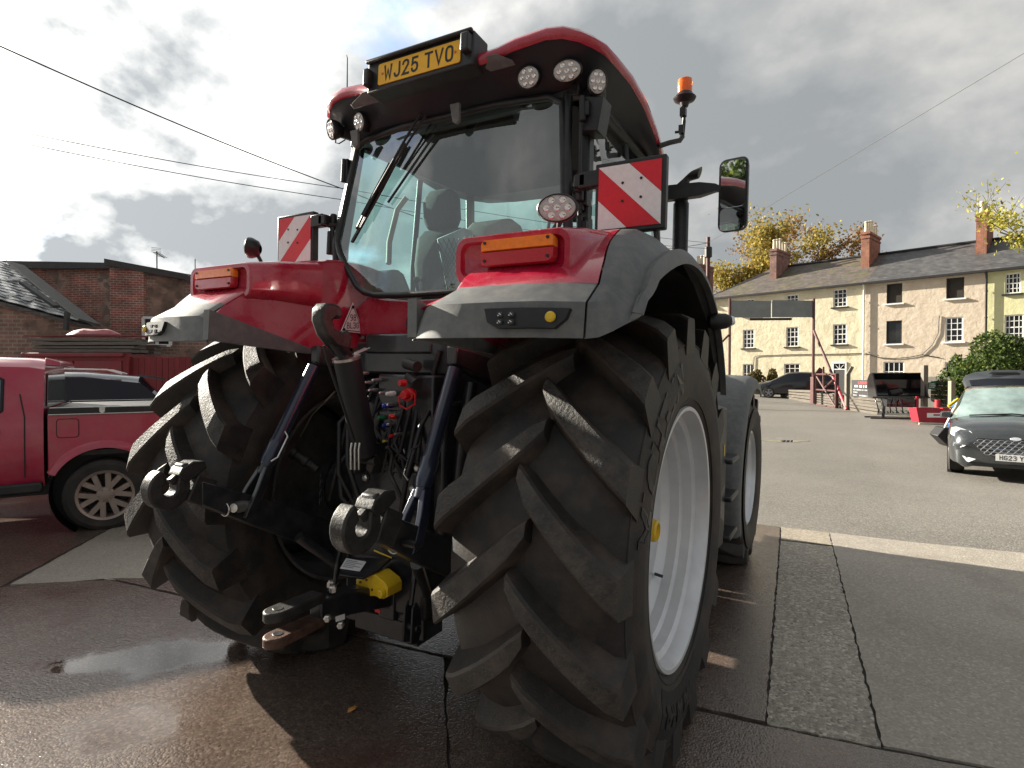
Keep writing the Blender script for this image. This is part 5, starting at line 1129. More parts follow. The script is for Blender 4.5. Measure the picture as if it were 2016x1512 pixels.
# ---- generic car body: lofted stations, quads sorted into body and glass
def car(root, st, mats, wheels, R, ww, rimm, glass_side=(), glass_front=(), glass_rear=(), rows_side=(3,)):
    body, gs, gf, gr = MB(), MB(), MB(), MB()
    k = len(st[0][1])
    for i in range(len(st)-1):
        for s in (1, -1):
            for j in range(k-1):
                q = [(s*st[i][1][j][0], st[i][0], st[i][1][j][1]), (s*st[i][1][j+1][0], st[i][0], st[i][1][j+1][1]), (s*st[i+1][1][j+1][0], st[i+1][0], st[i+1][1][j+1][1]), (s*st[i+1][1][j][0], st[i+1][0], st[i+1][1][j][1])]
                if s < 0: q.reverse()
                tgt = gs if (i in glass_side and j in rows_side) else gf if (i in glass_front and j >= rows_side[0]) else gr if (i in glass_rear and j >= rows_side[0]) else body
                tgt.add(q, [(0, 1, 2, 3)])
    for e in (0, -1):
        p = [(x, st[e][0], z) for x, z in st[e][1]]; body.add(p+[(-x, y, z) for x, y, z in reversed(p[:-1])], [tuple(range(2*k-1))])
    def weld(mb, name, m, sharp):
        me = bpy.data.meshes.new(name); me.from_pydata(mb.v, [], mb.f); me.materials.append(m)
        bm = bmesh.new(); bm.from_mesh(me); bmesh.ops.remove_doubles(bm, verts=bm.verts, dist=.0005); bmesh.ops.recalc_face_normals(bm, faces=bm.faces)
        for f_ in bm.faces: f_.smooth = True
        for e_ in bm.edges:
            if len(e_.link_faces) != 2 or e_.calc_face_angle(0) > rad(sharp): e_.smooth = False
        bm.to_mesh(me); bm.free(); o = bpy.data.objects.new(name, me); COL.objects.link(o); o.parent = root; return o
    bo_ = weld(body, 'body', mats[0], 40)
    for mb, nm in ((gs, 'side_windows'), (gf, 'windscreen'), (gr, 'rear_window')):
        if mb.v: weld(mb, nm, mats[1], 30)
    for (x, y) in wheels: car_wheel(root, x, y, R, ww, rimm)
    return bo_
M_TYRE = mat('car_tyre', (.018, .017, .016), .75, 0, .2, 8, .2, 60, dust=(.07, .055, .045), dust_amt=.5)
M_ALLOY = mat('grey_alloy', (.30, .30, .31), .35, .8, .1, 8)
def car_wheel(root, x, y, R, ww, rimm, spokes=5, twin=False):
    s = 1 if x > 0 else -1
    rr = R*.68
    wh = MB().lathe([(rr, -ww*.5), (R*.86, -ww*.52), (R*.97, -ww*.42), (R, -ww*.25), (R, ww*.25), (R*.97, ww*.42), (R*.86, ww*.52), (rr, ww*.5)], (0, 0, 0), (1, 0, 0), 48).build('wheel', M_TYRE, root, 35, loc=(x, y, R))
    b = MB().lathe([(rr+.006, s*ww*.50), (rr+.002, s*ww*.53), (rr-.022, s*ww*.50), (rr-.035, s*ww*.30), (rr-.05, -s*ww*.35)], (0, 0, 0), (1, 0, 0), 40)
    b.lathe([(.085, s*ww*.30), (.08, s*ww*.44), (.05, s*ww*.47), (0, s*ww*.47)], (0, 0, 0), (1, 0, 0), 20)
    for k in range(spokes):
        for off in ((-.10, .10) if twin else (0,)):
            a = 2*pi*k/spokes+.35; d = Vector((0, cos(a), sin(a))); n_ = Vector((0, -sin(a), cos(a)))
            w0 = .030 if twin else .045; o1 = n_*(off*.35); o2 = n_*(off*.62)
            b.loft([[d*.06+o1+n_*i*w0+Vector((s*j, 0, 0)) for i, j in ((-1, ww*.30), (1, ww*.30), (.8, ww*.45), (-.8, ww*.45))], [d*(rr-.02)+o2+n_*i*w0*1.0+Vector((s*j, 0, 0)) for i, j in ((-1, ww*.28), (1, ww*.28), (.8, ww*.47), (-.8, ww*.47))]])
    for k in range(6):
        a = 2*pi*k/6; b.lathe([(.012, 0), (.011, .014), (0, .016)], (s*(ww*.45), .062*cos(a), .062*sin(a)), (s, 0, 0), 6)
    b.build('rim', rimm, wh, 35)
    MB().lathe([(rr-.05, s*-.02), (.0, s*-.02)], (0, 0, 0), (1, 0, 0), 24).build('brake_disc', M_GUTTER, wh, 0)
    return wh
def face_dir(root, hx, hz):
    h = RT*hx+FW*hz; root.rotation_euler = (0, 0, math.atan2(-h.x, h.y))
M_CARGLASS = mat('car_glass', (.012, .014, .02), .05, 0, spec=.3)
M_SCREEN = mat('pale_windscreen', (.20, .27, .26), .05, 0, .35, 3, spec=.8, coat=.7)

# ---- dark grey crossover with its tailgate up
wp_ = gpt(1885, 928); X_, Z_ = camXZ(wp_.x, wp_.y); hx, hz = -.62, -.785
ctr = wpt(X_-.80*hz - 1.36*hx, Z_+.80*hx - 1.36*hz)
KU = empty('grey_car', (ctr.x, ctr.y, gh(ctr.x, ctr.y))); face_dir(KU, hx, hz); KU.location.z = wp_.z
tag(KU, 'dark grey crossover car with raised tailgate and white front number plate', 'car')
M_KU = mat('dark_metallic', (.06, .067, .072), .2, .6, .1, 3, coat=1.0, dust=(.12, .11, .10), dust_amt=.25, dust_scale=3)
ks = [(-2.25, [(.70, .38), (.82, .5), (.87, .78), (.84, .98), (.80, 1.02), (.6, 1.05), (0, 1.06)]), (-2.05, [(.72, .30), (.86, .42), (.91, .76), (.88, 1.02), (.74, 1.42), (.62, 1.53), (0, 1.56)]), (-1.3, [(.78, .24), (.90, .32), (.94, .72), (.91, 1.03), (.71, 1.50), (.58, 1.57), (0, 1.60)]), (-.2, [(.78, .22), (.91, .30), (.94, .70), (.91, 1.01), (.70, 1.51), (.57, 1.58), (0, 1.615)]),
      (.35, [(.78, .22), (.91, .30), (.94, .70), (.91, .99), (.69, 1.47), (.57, 1.54), (0, 1.57)]), (.72, [(.78, .22), (.91, .30), (.94, .70), (.91, .98), (.77, 1.22), (.60, 1.31), (0, 1.345)]), (1.12, [(.78, .22), (.91, .30), (.94, .69), (.90, .96), (.83, .995), (.64, 1.04), (0, 1.08)]), (1.55, [(.78, .22), (.91, .31), (.935, .67), (.885, .90), (.80, .955), (.60, .995), (0, 1.025)]),
      (1.90, [(.76, .21), (.89, .30), (.915, .64), (.86, .835), (.78, .895), (.56, .94), (0, .97)]), (2.12, [(.72, .20), (.84, .28), (.865, .60), (.80, .77), (.72, .825), (.52, .86), (0, .885)]), (2.24, [(.66, .20), (.76, .27), (.785, .57), (.72, .70), (.66, .735), (.48, .76), (0, .775)]), (2.29, [(.55, .24), (.64, .30), (.66, .54), (.60, .64), (.55, .665), (.40, .68), (0, .69)])]
car(KU, ks, (M_KU, M_SCREEN), [(.80, 1.36), (-.80, 1.36), (.80, -1.33), (-.80, -1.33)], .345, .225, M_ALLOY, glass_side=(1, 2, 3, 4), glass_front=(4, 5))
# front details (x lateral, y forward)
def yb(x): x = abs(x); return 2.30 if x < .64 else 2.30-(x-.64)*.42 if x < .785 else 2.24-(x-.785)*1.5
def fy(x): return 2.29-.30*max(0, (abs(x)-.35))**1.6-.04*x*x
gr_ = [(-.50, .72), (.50, .72), (.62, .60), (.42, .44), (-.42, .44), (-.62, .60)]
b = MB().prism([(x, fy(x)+.012, z) for x, z in gr_], (0, 0, 0), (0, -.05, 0)); gl_ = b.build('grille', M_INK, KU, 30)
b = MB()
for rI in range(5):
    for cI in range(-5, 6):
        x = cI*.092+(.046 if rI % 2 else 0); z = .47+rI*.052
        lim = .42+(z-.44)*(1.1 if z < .60 else -.0)+(.0 if z < .6 else -(z-.6)*.9+.18)
        if abs(x) > lim-.05: continue
        b.tube([(x+.046*cos(t), fy(x)+.022, z+.028*sin(t)) for t in [2*pi*i/6 for i in range(7)]], .006, 5, cap=False)
b.build('grille_mesh', M_ALLOY, gl_, 60)
for s in (1, -1):
    hp = [(.60, .83), (.80, .885), (.875, .86), (.885, .76), (.80, .70), (.62, .655), (.48, .69), (.52, .74)]
    b = MB().prism([(s*x, 2.265-.55*max(0, x-.45)**1.35*1.15-.9*max(0, z-.74), z) for x, z in hp], (0, .012, 0), (0, -.10, 0)); b.build('headlight', M_CLEAR, KU, 30, bevel=.01)
    b = MB().prism([(s*x, yb(x)+.008, z) for x, z in ((.66, .585), (.83, .625), (.845, .565), (.73, .545))], (0, 0, 0), (0, -.1, 0)); b.build('bumper_vent', M_ALLOY, KU, 30)
    b = MB().prism([(s*x, yb(x+.03)+.012, z) for x, z in ((.52, .36), (.70, .40), (.80, .44), (.815, .37), (.62, .30))], (0, 0, 0), (0, -.1, 0)); b.build('fog_light', M_CLEAR, KU, 30)
    b = MB().loft([[(s*(.98+u_), .72+d, 1.03+v_) for u_, v_ in rrect(.20*k_, .13*k_, .05*k_, 3)] for k_, d in ((.7, .09), (1, .05), (1, -.03), (.9, -.05))]); b.bar((s*.86, .74, .98), (s*.95, .74, 1.01), .05, .03); b.build('door_mirror', M_KU, KU, 40)
    b = MB().lathe([(.40, 0), (.40, .008), (.335, .008), (.335, 0)], (s*.925, 1.36, .36), (s, 0, 0), 40, 0, 2*pi); b.build('wheel_arch', M_INK, KU)
MB().loft([[(x, 2.255+.0*x, z) for x, z in ((-.72, .31), (.72, .31), (.66, .24), (-.66, .24))], [(x, 2.305, z) for x, z in ((-.60, .30), (.60, .30), (.55, .24), (-.55, .24))]]).build('lower_grille', M_INK, KU, 30)
pl_ = MB().box((0, 2.318, .415), (.52, .012, .111)).build('number_plate', M_PLATEW, KU, 0)
plate_text('HG23 YPJ', .079, basis((0, 2.3255, .415), (-1, 0, 0), (0, 0, 1)), 'plate_lettering', M_INK, pl_)
MB().lathe([(1, 0), (.9, .012), (0, .014)], (0, 2.285, .735), (0, .9, .35), 24, sc=(.075, .032)).build('oval_badge', M_CLEAR, KU)
MB().tube([(-.62, 1.17, 1.055), (0, 1.10, 1.10), (.62, 1.17, 1.055)], .012, 6).build('wiper', M_INK, KU)
tgo = [(-.70, 0), (-.75, .22), (-.755, .36), (-.70, .47), (-.55, .545), (-.28, .58), (0, .59), (.28, .58), (.55, .545), (.70, .47), (.755, .36), (.75, .22), (.70, 0)]
tgp = lambda x, t, d=0: (x, -2.06-.78*t+.62*d-.06*(x/.7)**2*0, 1.555+.62*t+.78*d-.05*(x/.75)**2)
b = MB().loft([[tgp(x, t, -.05) for x, t in tgo], [tgp(x, t, .0) for x, t in tgo], [tgp(x*.95, t*.96+.01, .03) for x, t in tgo]]); tgb = b.build('tailgate', M_KU, KU, 50)
MB().loft([[tgp(x, t, .028) for x, t in ((-.60, .03), (-.64, .24), (-.3, .27), (.3, .27), (.64, .24), (.60, .03))], [tgp(x, t, .036) for x, t in ((-.58, .04), (-.62, .23), (-.3, .26), (.3, .26), (.62, .23), (.58, .04))]]).build('tailgate_glass', M_CARGLASS, tgb)
MB().loft([[tgp(x, t, .028) for x, t in ((-.28, .44), (-.22, .50), (.22, .50), (.28, .44))], [tgp(x, t, .037) for x, t in ((-.28, .44), (-.22, .50), (.22, .50), (.28, .44))]]).build('spoiler_slot', M_INK, tgb)

# ---- small blue and black machine leaning by the car
q0 = gpt(1862, 878); bm_ = empty('push_machine', q0, YAW); tag(bm_, 'small blue and black wheeled machine with pale slanted handles beside grey car', 'machine')
b = MB().loft([[(x, y-.15, z) for x, y, z in ((-.30, 0, .26), (-.02, 0, 0), (.16, 0, .0), (.28, 0, .30), (.10, 0, .44), (-.12, 0, .46))], [(x, y+.2, z) for x, y, z in ((-.26, 0, .28), (-.0, 0, .02), (.18, 0, .02), (.30, 0, .32), (.12, 0, .46), (-.10, 0, .48))]]); b.build('housing', M_GUTTER, bm_, 30, bevel=.02)
MB().box((.05, -.17, .22), (.18, .06, .14), (0, rad(-25), 0)).build('blue_panel', mat('blue_plastic', (.02, .10, .30), .45), bm_, bevel=.02)
MB().box((.20, -.05, .48), (.16, .25, .22), (0, rad(-20), 0)).build('engine_cover', mat('blue_plastic2', (.03, .12, .28), .5), bm_, bevel=.03)
b = MB(); b.tube([(-.10, -.1, .44), (.06, -.1, .74), (.20, -.1, 1.05), (.34, -.1, 1.10)], .018); b.tube([(.08, .12, .46), (.22, .12, .76), (.34, .12, 1.05), (.42, .0, 1.10)], .018); b.build('handle', M_WHITE, bm_, 60)
MB().box((.36, .0, 1.02), (.22, .3, .24), (0, rad(15), 0)).build('grass_bag', mat('blue_fabric', (.02, .09, .22), .8), bm_, bevel=.04)
MB().tube([(-.02, -.12, .98), (.22, -.12, 1.16)], .035).build('yellow_strut', M_YEL, bm_)

# ---- black hatchback in front of the terrace
q0 = gpt(1556, 783); hxx, hzz = -.97, .12
BH = empty('black_car', (q0.x, q0.y, q0.z)); p_ = at(1562, 783, 33.0); BH.location = (p_.x, p_.y, gh(p_.x, p_.y)); face_dir(BH, -.90, .44)
tag(BH, 'black hatchback parked in front of the cream terraced house', 'car')
M_BHP = mat('black_paint', (.012, .012, .013), .25, .2, coat=1.0)
bs = [(-2.05, [(.66, .35), (.78, .45), (.82, .75), (.78, .95), (.72, 1.05), (.5, 1.1), (0, 1.12)]), (-1.6, [(.70, .25), (.83, .32), (.86, .72), (.84, .98), (.66, 1.38), (.5, 1.44), (0, 1.46)]), (-.3, [(.72, .2), (.85, .28), (.88, .68), (.86, .95), (.64, 1.42), (.5, 1.48), (0, 1.50)]), (.3, [(.72, .2), (.85, .28), (.88, .68), (.86, .93), (.64, 1.36), (.5, 1.42), (0, 1.44)]), (1.15, [(.72, .2), (.85, .28), (.87, .66), (.84, .90), (.76, .94), (.55, .98), (0, 1.0)]), (1.75, [(.70, .2), (.82, .28), (.84, .6), (.78, .76), (.68, .82), (.5, .85), (0, .87)]), (2.05, [(.6, .22), (.68, .3), (.70, .5), (.64, .62), (.55, .66), (.4, .68), (0, .69)])]
car(BH, bs, (M_BHP, M_CARGLASS), [(.78, 1.25), (-.78, 1.25), (.78, -1.25), (-.78, -1.25)], .31, .2, M_ALLOY, glass_side=(1, 2, 3), glass_front=(3,), glass_rear=(0,))
for s in (1, -1): MB().box((s*.66, 1.86, .68), (.22, .16, .10)).build('headlight', M_CLEAR, BH, bevel=.02)

# ---- dark estate car behind the pickup
p_ = at(-14, 800, 9.0); DE = empty('dark_car', (p_.x, p_.y, gh(p_.x, p_.y))); face_dir(DE, -.86, -.50); tag(DE, 'dark blue estate car with silver roof rails parked behind the red pickup', 'car')
es = [(-2.35, [(.70, .38), (.82, .5), (.87, .78), (.84, .98), (.80, 1.08), (.6, 1.12), (0, 1.13)]), (-1.95, [(.72, .30), (.86, .42), (.92, .76), (.89, 1.04), (.70, 1.46), (.56, 1.54), (0, 1.57)]), (-1.2, [(.78, .24), (.90, .32), (.94, .72), (.91, 1.02), (.70, 1.55), (.57, 1.61), (0, 1.64)]), (.2, [(.78, .22), (.91, .30), (.94, .70), (.91, .99), (.69, 1.56), (.57, 1.62), (0, 1.65)]), (1.1, [(.78, .22), (.91, .30), (.94, .69), (.90, .96), (.83, .995), (.64, 1.04), (0, 1.08)]), (2.0, [(.74, .21), (.86, .30), (.90, .62), (.83, .80), (.74, .85), (.52, .90), (0, .92)]), (2.35, [(.6, .22), (.68, .3), (.70, .5), (.64, .62), (.55, .66), (.4, .68), (0, .69)])]
M_DEP = mat('midnight_paint', (.012, .014, .02), .2, .3, coat=1.0)
car(DE, es, (M_DEP, M_CARGLASS), [(.80, 1.4), (-.80, 1.4), (.80, -1.4), (-.80, -1.4)], .34, .22, M_ALLOY, glass_side=(1, 2), glass_front=(3,), glass_rear=(0,))
for s in (1, -1): MB().tube([(s*.60, -1.7, 1.60), (s*.60, -1.5, 1.665), (s*.60, -.4, 1.69), (s*.60, .2, 1.68), (s*.60, .4, 1.62)], .018, 8).build('roof_rail', M_CHROME, DE, 60)
MB().loft([[(-.62, -1.93, 1.56), (.62, -1.93, 1.56), (.60, -1.93, 1.60), (-.60, -1.93, 1.60)], [(-.58, -2.30, 1.50), (.58, -2.30, 1.50), (.58, -2.30, 1.53), (-.58, -2.30, 1.53)]]).build('roof_spoiler', M_DEP, DE, 30)
MB().tube([(-.905, -1.85, 1.02), (-.925, -.5, 1.015), (-.92, .9, .985)], .010, 6).build('belt_trim', M_CHROME, DE, 60)

# ---- red pickup
hx, hz = -.85, -.53
PU = empty('pickup_truck'); c_ = wpt(-4.62, 6.68); PU.location = (c_.x, c_.y, gh(c_.x, c_.y)); face_dir(PU, hx, hz); tag(PU, 'red double-cab pickup truck with dusty bronze alloy wheels and black bed rails', 'pickup truck')
M_PU = mat('pickup_red', (.38, .008, .045), .28, .15, .08, 2.5, coat=.9, dust=(.32, .14, .12), dust_amt=.4, dust_scale=3, rvar=.25)
M_BRONZE = mat('dirty_bronze_alloy', (.30, .24, .21), .42, .6, .2, 10, .1, 60, dust=(.24, .18, .15), dust_amt=.5)
AR, ARC = .450, .40
def side_arch(y0, y1, zb, zt, n=18):
    pts = [(y0, zt), (y0, zb)]
    a0 = math.asin((zb-ARC)/AR)
    arc = [(-AR*cos(a0+(pi-2*a0)*i/n), ARC+AR*sin(a0+(pi-2*a0)*i/n)) for i in range(n+1)]
    return [(y0, zb)] + arc + [(y1, zb), (y1, zt), (y0, zt)]
for s in (-1, 1):
    # bed side: outer skin lofted in three bands for body curvature
    pl = side_arch(-1.30, .46, .60, 1.20)
    b = MB().prism([(s*.925, y, z) for y, z in pl], (-.03*s, 0, 0), (.0, 0, 0)); b.build('bed_side', M_PU, PU, 30, bevel=.012)
    fl_ = MB(); n = 22; a0 = math.asin((.60-ARC)/AR)
    secs = []
    for i in range(n+1):
        a = a0+(pi-2*a0)*i/n; c, sn = -cos(a), sin(a)
        secs.append([(s*(.925), c*(AR+.075), ARC+sn*(AR+.075)), (s*(.955), c*(AR+.035), ARC+sn*(AR+.035)), (s*.958, c*AR, ARC+sn*AR), (s*.90, c*(AR-.004), ARC+sn*(AR-.004))])
    fl_.loft(secs, closed=False); fl_.build('arch_flare', M_PU, PU, 60)
    MB().lathe([(AR+.01, 0), (AR+.01, s*-.28), (0, s*-.28)], (s*.90, 0, ARC), (1, 0, 0), 40).build('wheel_well', M_INK, PU, 50)
    MB().loft([[(s*.90, y, z) for y, z in ((-1.22, 1.20), (.46, 1.20), (.46, 1.27), (-1.22, 1.27))], [(s*.935, y, z) for y, z in ((-1.22, 1.195), (.46, 1.195), (.44, 1.255), (-1.22, 1.255))]]).build('bed_rail_cap', M_BLK, PU, 30, bevel=.01)
    MB().tube([(s*.932, -1.2, 1.262), (s*.932, .44, 1.262)], .008, 6).build('rail_trim', M_CHROME, PU, 60)
    MB().tube([(s*.938, -1.2, 1.197), (s*.938, .45, 1.197)], .006, 6).build('rail_trim', M_CHROME, PU, 60)
    if s < 0:
        sh_ = [(0, -.035), (.022, -.015), (.025, .03), (-.025, .03), (-.022, -.015)]
        MB().prism([(-.938, .02+u_, 1.232+v_) for u_, v_ in sh_], (0, 0, 0), (-.006, 0, 0)).build('shield_badge', M_CHROME, PU, 30)
        fq = rrect(.215, .18, .03, 4)
        MB().loft([[(-.9265, .30+u_*.8, 1.06+v_) for u_, v_ in fq], [(-.930, .30+u_*.78, 1.06+v_*.97) for u_, v_ in fq]]).build('fuel_flap', M_PU, PU, 30)
        MB().tube([(-.9272, .30+u_*.82, 1.06+v_*1.02) for u_, v_ in fq+fq[:1]], .003, 5, cap=False).build('flap_gap', M_INK, PU)
# cab (double cab): lofted
cs = [(0.49, [(.86, .50), (.90, .60), (.925, .85), (.915, 1.16), (.80, 1.64), (.66, 1.715), (0, 1.75)]), (0.61, [(.88, .48), (.91, .58), (.935, .85), (.92, 1.16), (.80, 1.66), (.66, 1.735), (0, 1.77)]), (1.03, [(.88, .48), (.91, .58), (.935, .85), (.92, 1.16), (.79, 1.67), (.66, 1.745), (0, 1.78)]), (1.11, [(.88, .48), (.91, .58), (.935, .85), (.92, 1.15), (.79, 1.67), (.66, 1.745), (0, 1.78)]), (1.88, [(.88, .48), (.91, .58), (.935, .85), (.92, 1.14), (.79, 1.66), (.66, 1.735), (0, 1.77)]), (1.98, [(.88, .48), (.91, .58), (.935, .85), (.92, 1.14), (.79, 1.65), (.66, 1.725), (0, 1.76)]), (2.53, [(.88, .48), (.91, .58), (.935, .85), (.91, 1.12), (.84, 1.2), (.66, 1.27), (0, 1.30)]), (3.53, [(.86, .42), (.90, .5), (.93, .8), (.88, 1.02), (.80, 1.10), (.6, 1.15), (0, 1.17)]), (3.93, [(.75, .42), (.80, .5), (.82, .7), (.78, .9), (.7, .98), (.5, 1.02), (0, 1.04)])]
car(PU, cs, (M_PU, M_CARGLASS), [], .385, .26, M_BRONZE, glass_side=(), glass_front=(5,))
for s in (-1, 1):
    # rear door window with dark surround
    wv = [(.80, 1.24), (1.75, 1.22), (1.75, 1.58), (.90, 1.60), (.80, 1.54)]
    def onside(y, z, d): return (s*(.921-(z-1.16)*.246+d), y, z)
    MB().loft([[onside(y, z, -.01) for y, z in wv], [onside(y, z, .003) for y, z in wv]]).build('door_window', mat('blue_car_glass', (.05, .09, .13), .05, 0, .3, 2, spec=.8, coat=.6), PU, 30)
    MB().tube([onside(y, z, .004) for y, z in wv+wv[:1]], .014, 6, cap=False).build('window_rubber', M_INK, PU, 60)
    MB().tube([(s*.945, .82, 1.045), (s*.962, .85, 1.055), (s*.962, 1.08, 1.06), (s*.945, 1.11, 1.05)], .018, 8).build('door_handle', M_BLK, PU, 60)
    MB().tube([(s*.9385, .63, .60), (s*.9405, .63, .9), (s*.9225, .63, 1.18), (s*.875, .67, 1.40)], .005, 5).build('door_gap', M_INK, PU)
    MB().bar((s*.90, .50, .50), (s*.90, 3.0, .45), .12, .10).build('side_step', M_BLK, PU, bevel=.02)
    car_wheel(PU, s*.80, 0, .365, .26, M_BRONZE, 6, True); car_wheel(PU, s*.80, 3.05, .365, .26, M_BRONZE, 6, True)
MB().prism([(-.74, .482, 1.27), (.74, .482, 1.27), (.66, .482, 1.60), (-.66, .482, 1.60)], (0, 0, 0), (0, -.006, 0)).build('rear_window', mat('rear_glass', (.10, .11, .10), .06, 0, .3, 3, spec=.8), PU, 30)
MB().loft([[(-.70, .50, 1.68), (.70, .50, 1.68), (.66, .50, 1.76), (-.66, .50, 1.76)], [(-.66, .38, 1.67), (.66, .38, 1.67), (.64, .38, 1.72), (-.64, .38, 1.72)]]).build('roof_spoiler', M_PU, PU, 30, bevel=.012)
b = MB().box((0, -.42, .80), (1.70, 1.74, .05)); b.box((0, -1.28, .92), (1.8, .05, .62)); b.box((0, .44, .92), (1.75, .04, .66)); b.box((0, -.42, 1.235), (1.72, 1.72, .03)); b.box((0, 1.0, .45), (1.2, 4.5, .16)); b.build('bed_and_tonneau', M_BLK, PU, 30)
MB().box((0, -1.37, .52), (1.75, .12, .16)).build('rear_bumper', M_CHROME, PU, bevel=.03)

# ---- brick building on the left, slate-roofed shed, red store with timber
def LB(X, Z, h=0): p = wpt(X, Z); return Vector((p.x, p.y, h))
def lz(v, Z): return HC+(YH-v)*Z/F
def uX(u, Z): return (u-1008)/F*Z
M_FASCIA = mat('dark_felt', (.05, .05, .05), .7, 0, .2, 5)
bo_ = LB(0, 0); BB = empty('brick_building', (CX, CY, 0), YAW); tag(BB, 'old red brick and rubble building with dark felt roof edge and white window', 'building')
# in BB's frame: x = X, y = Z (camera axes from the camera's foot point)
Zc_ = 18.5; xc = uX(222, Zc_); xl = uX(-260, 21.0); Zl = 21.0
zt = lz(519, Zc_)
xr, Zr_ = uX(372, 19.3), 19.3
b = MB().prism([(xl, Zl, -.5), (xc, Zc_+.35, -.5), (xc, Zc_+.35, lz(521, Zc_+.35)), (xl, Zl, lz(517, Zl))], (0, 0, 0), (1.2, 5.5, 0)); b.build('side_wall', M_BRICK, BB, 0)
gw = [(xc, Zc_, -.5), (uX(470, 19.9), 19.9, -.5), (uX(470, 19.9), 19.9, lz(556, 19.9)), (uX(398, 19.45), 19.45, lz(556, 19.45)), (xr, Zr_, lz(543, Zr_)), (xc, Zc_, lz(520, Zc_))]
b = MB().prism(gw, (0, 0, 0), (-.6, 5.5, 0)); b.build('front_wall', M_STONE, BB, 0)
pw_ = uX(287, 18.78); b = MB().prism([(xc-.02, Zc_-.06, -.5), (pw_, 18.72, -.5), (pw_, 18.72, lz(532, 18.72)), (xc-.02, Zc_-.06, lz(521, Zc_))], (0, 0, 0), (-.02, .3, 0)); b.build('brick_pier', brickmat('pier_brick', (.40, .125, .095), (.30, .10, .08), (.42, .35, .30)), BB, 0)
b = MB(); tp_ = [(xc-.1, Zc_-.2, lz(512, Zc_)), (xr, Zr_-.2, lz(541, Zr_)), (uX(396, 19.4), 19.25, lz(554, 19.4)), (uX(480, 19.9), 19.7, lz(554, 19.9))]
for p, q in zip(tp_, tp_[1:]): b.prism([p, q, (q[0], q[1], q[2]-.20), (p[0], p[1], p[2]-.20)], (0, 0, 0), (-.6, 6, 0))
b.build('roof', M_FASCIA, BB, 0)
b = MB().prism([(xl, Zl-.25, lz(511, Zl)), (xc+.2, Zc_+.1, lz(517, Zc_)), (xc+.2, Zc_+.1, lz(528, Zc_)), (xl, Zl-.25, lz(531, Zl))], (0, 0, 0), (1.2, 6, .3)); b.build('rear_roof', M_FASCIA, BB, 0)
# window
wx0, wx1, wz = uX(286, 18.7), uX(342, 18.95), 18.72
b = MB(); z0, z1 = lz(680, wz), lz(626, wz)
fr_ = lambda x: 18.5+(x-xc)*.20-.05
for x in (wx0, (wx0+wx1)/2, wx1): b.bar((x, fr_(x), z0), (x, fr_(x), z1), .08, .06, (0, 1, 0))
for z in (z0, z0+.35, z1): b.bar((wx0, fr_(wx0), z), (wx1, fr_(wx1), z), .06, .08)
wo_ = b.build('window', M_WHITE, BB, 0); MB().prism([(wx0, fr_(wx0)+.02, z0), (wx1, fr_(wx1)+.02, z0), (wx1, fr_(wx1)+.02, z1), (wx0, fr_(wx0)+.02, z1)], (0, 0, 0), (0, .03, 0)).build('pane', M_DARKPANE, wo_, 0)
# aerials on the roof
p0 = at(311, 528, 20.5); ae = MB().tube([(0, 0, -.7), (0, 0, .58)], .02, 6)
ae.tube([(-.05, 0, .55), (.45, 0, .30)], .014, 6)
for k in range(5): ae.tube([(-.02+.09*k, -.16, .53-.045*k), (-.02+.09*k, .16, .53-.045*k)], .008, 5)
for k in range(4): ae.tube([(-.12, -.12, .62+.05*k-.07), (.04, .12, .62+.05*k-.07)], .008, 5)
tag(ae.build('television_aerial', M_GUTTER, None, 60, loc=p0), 'small television aerial with crossed elements standing on the brick building roof', 'aerial')
p0 = at(386, 552, 20.0); b = MB().tube([(0, 0, -.6), (0, 0, .72)], .014, 6); b.tube([(-.18, 0, .0), (.04, 0, .0)], .012, 5)
tag(b.build('roof_mast', M_GUTTER, None, 60, loc=p0), 'thin bare mast at the low end of the brick building roof', 'mast')

# shed with slate roof
SH = empty('stone_shed', (CX, CY, 0), YAW); tag(SH, 'low stone shed with lifting grey slate roof beside the brick building', 'shed')
zs = 15.5
b = MB().prism([(uX(-420, zs), zs, -.5), (uX(208, 16.2), 16.2, -.5), (uX(208, 16.2), 16.2, lz(650, 16.2)), (uX(-420, zs), zs, lz(520, zs))], (0, 0, 0), (-.8, 1.8, 0)); b.build('wall', M_STONE, SH, 0)
ev = lambda u, v, Z: (uX(u, Z), Z, lz(v, Z))
rq = [ev(-420, 478, 15.2), ev(186, 644, 16.0), ev(40, 527, 19.0), ev(-420, 405, 19.5)]
b = MB().add(rq, [(0, 1, 2, 3)]); o = b.build('roof', M_SLATE, SH, 0); o.modifiers.new('t', 'SOLIDIFY').thickness = .10
b = MB()
d01_ = (Vector(rq[2])-Vector(rq[1])); off = (Vector(rq[0])-Vector(rq[1])).normalized(); nn_ = d01_.cross(off).normalized(); nn_ = nn_ if nn_.z > 0 else -nn_
p1, p2 = Vector(rq[1])+nn_*.06, Vector(rq[2])+nn_*.06
b.prism([p1-off*.15, p2-off*.15, p2+off*.42, p1+off*.42], (0, 0, 0), tuple(nn_*.06)); b.build('verge_flashing', M_FASCIA, SH, 0)
a_, c_ = Vector(ev(45, 570, 17.0)), Vector(ev(112, 612, 16.3)); MB().bar(a_+nn_*.2, c_+nn_*.12, .16, .08, tuple(nn_)).build('loose_board', M_FASCIA, SH)
random.seed(5)
R0, R1, R2, R3 = [Vector(q_) for q_ in rq]; NC = 15; M_SLATEL = mat('wet_grey_slate', (.20, .205, .21), .32, 0, .35, 9, .2, 40, streak=(1, 1, 1))
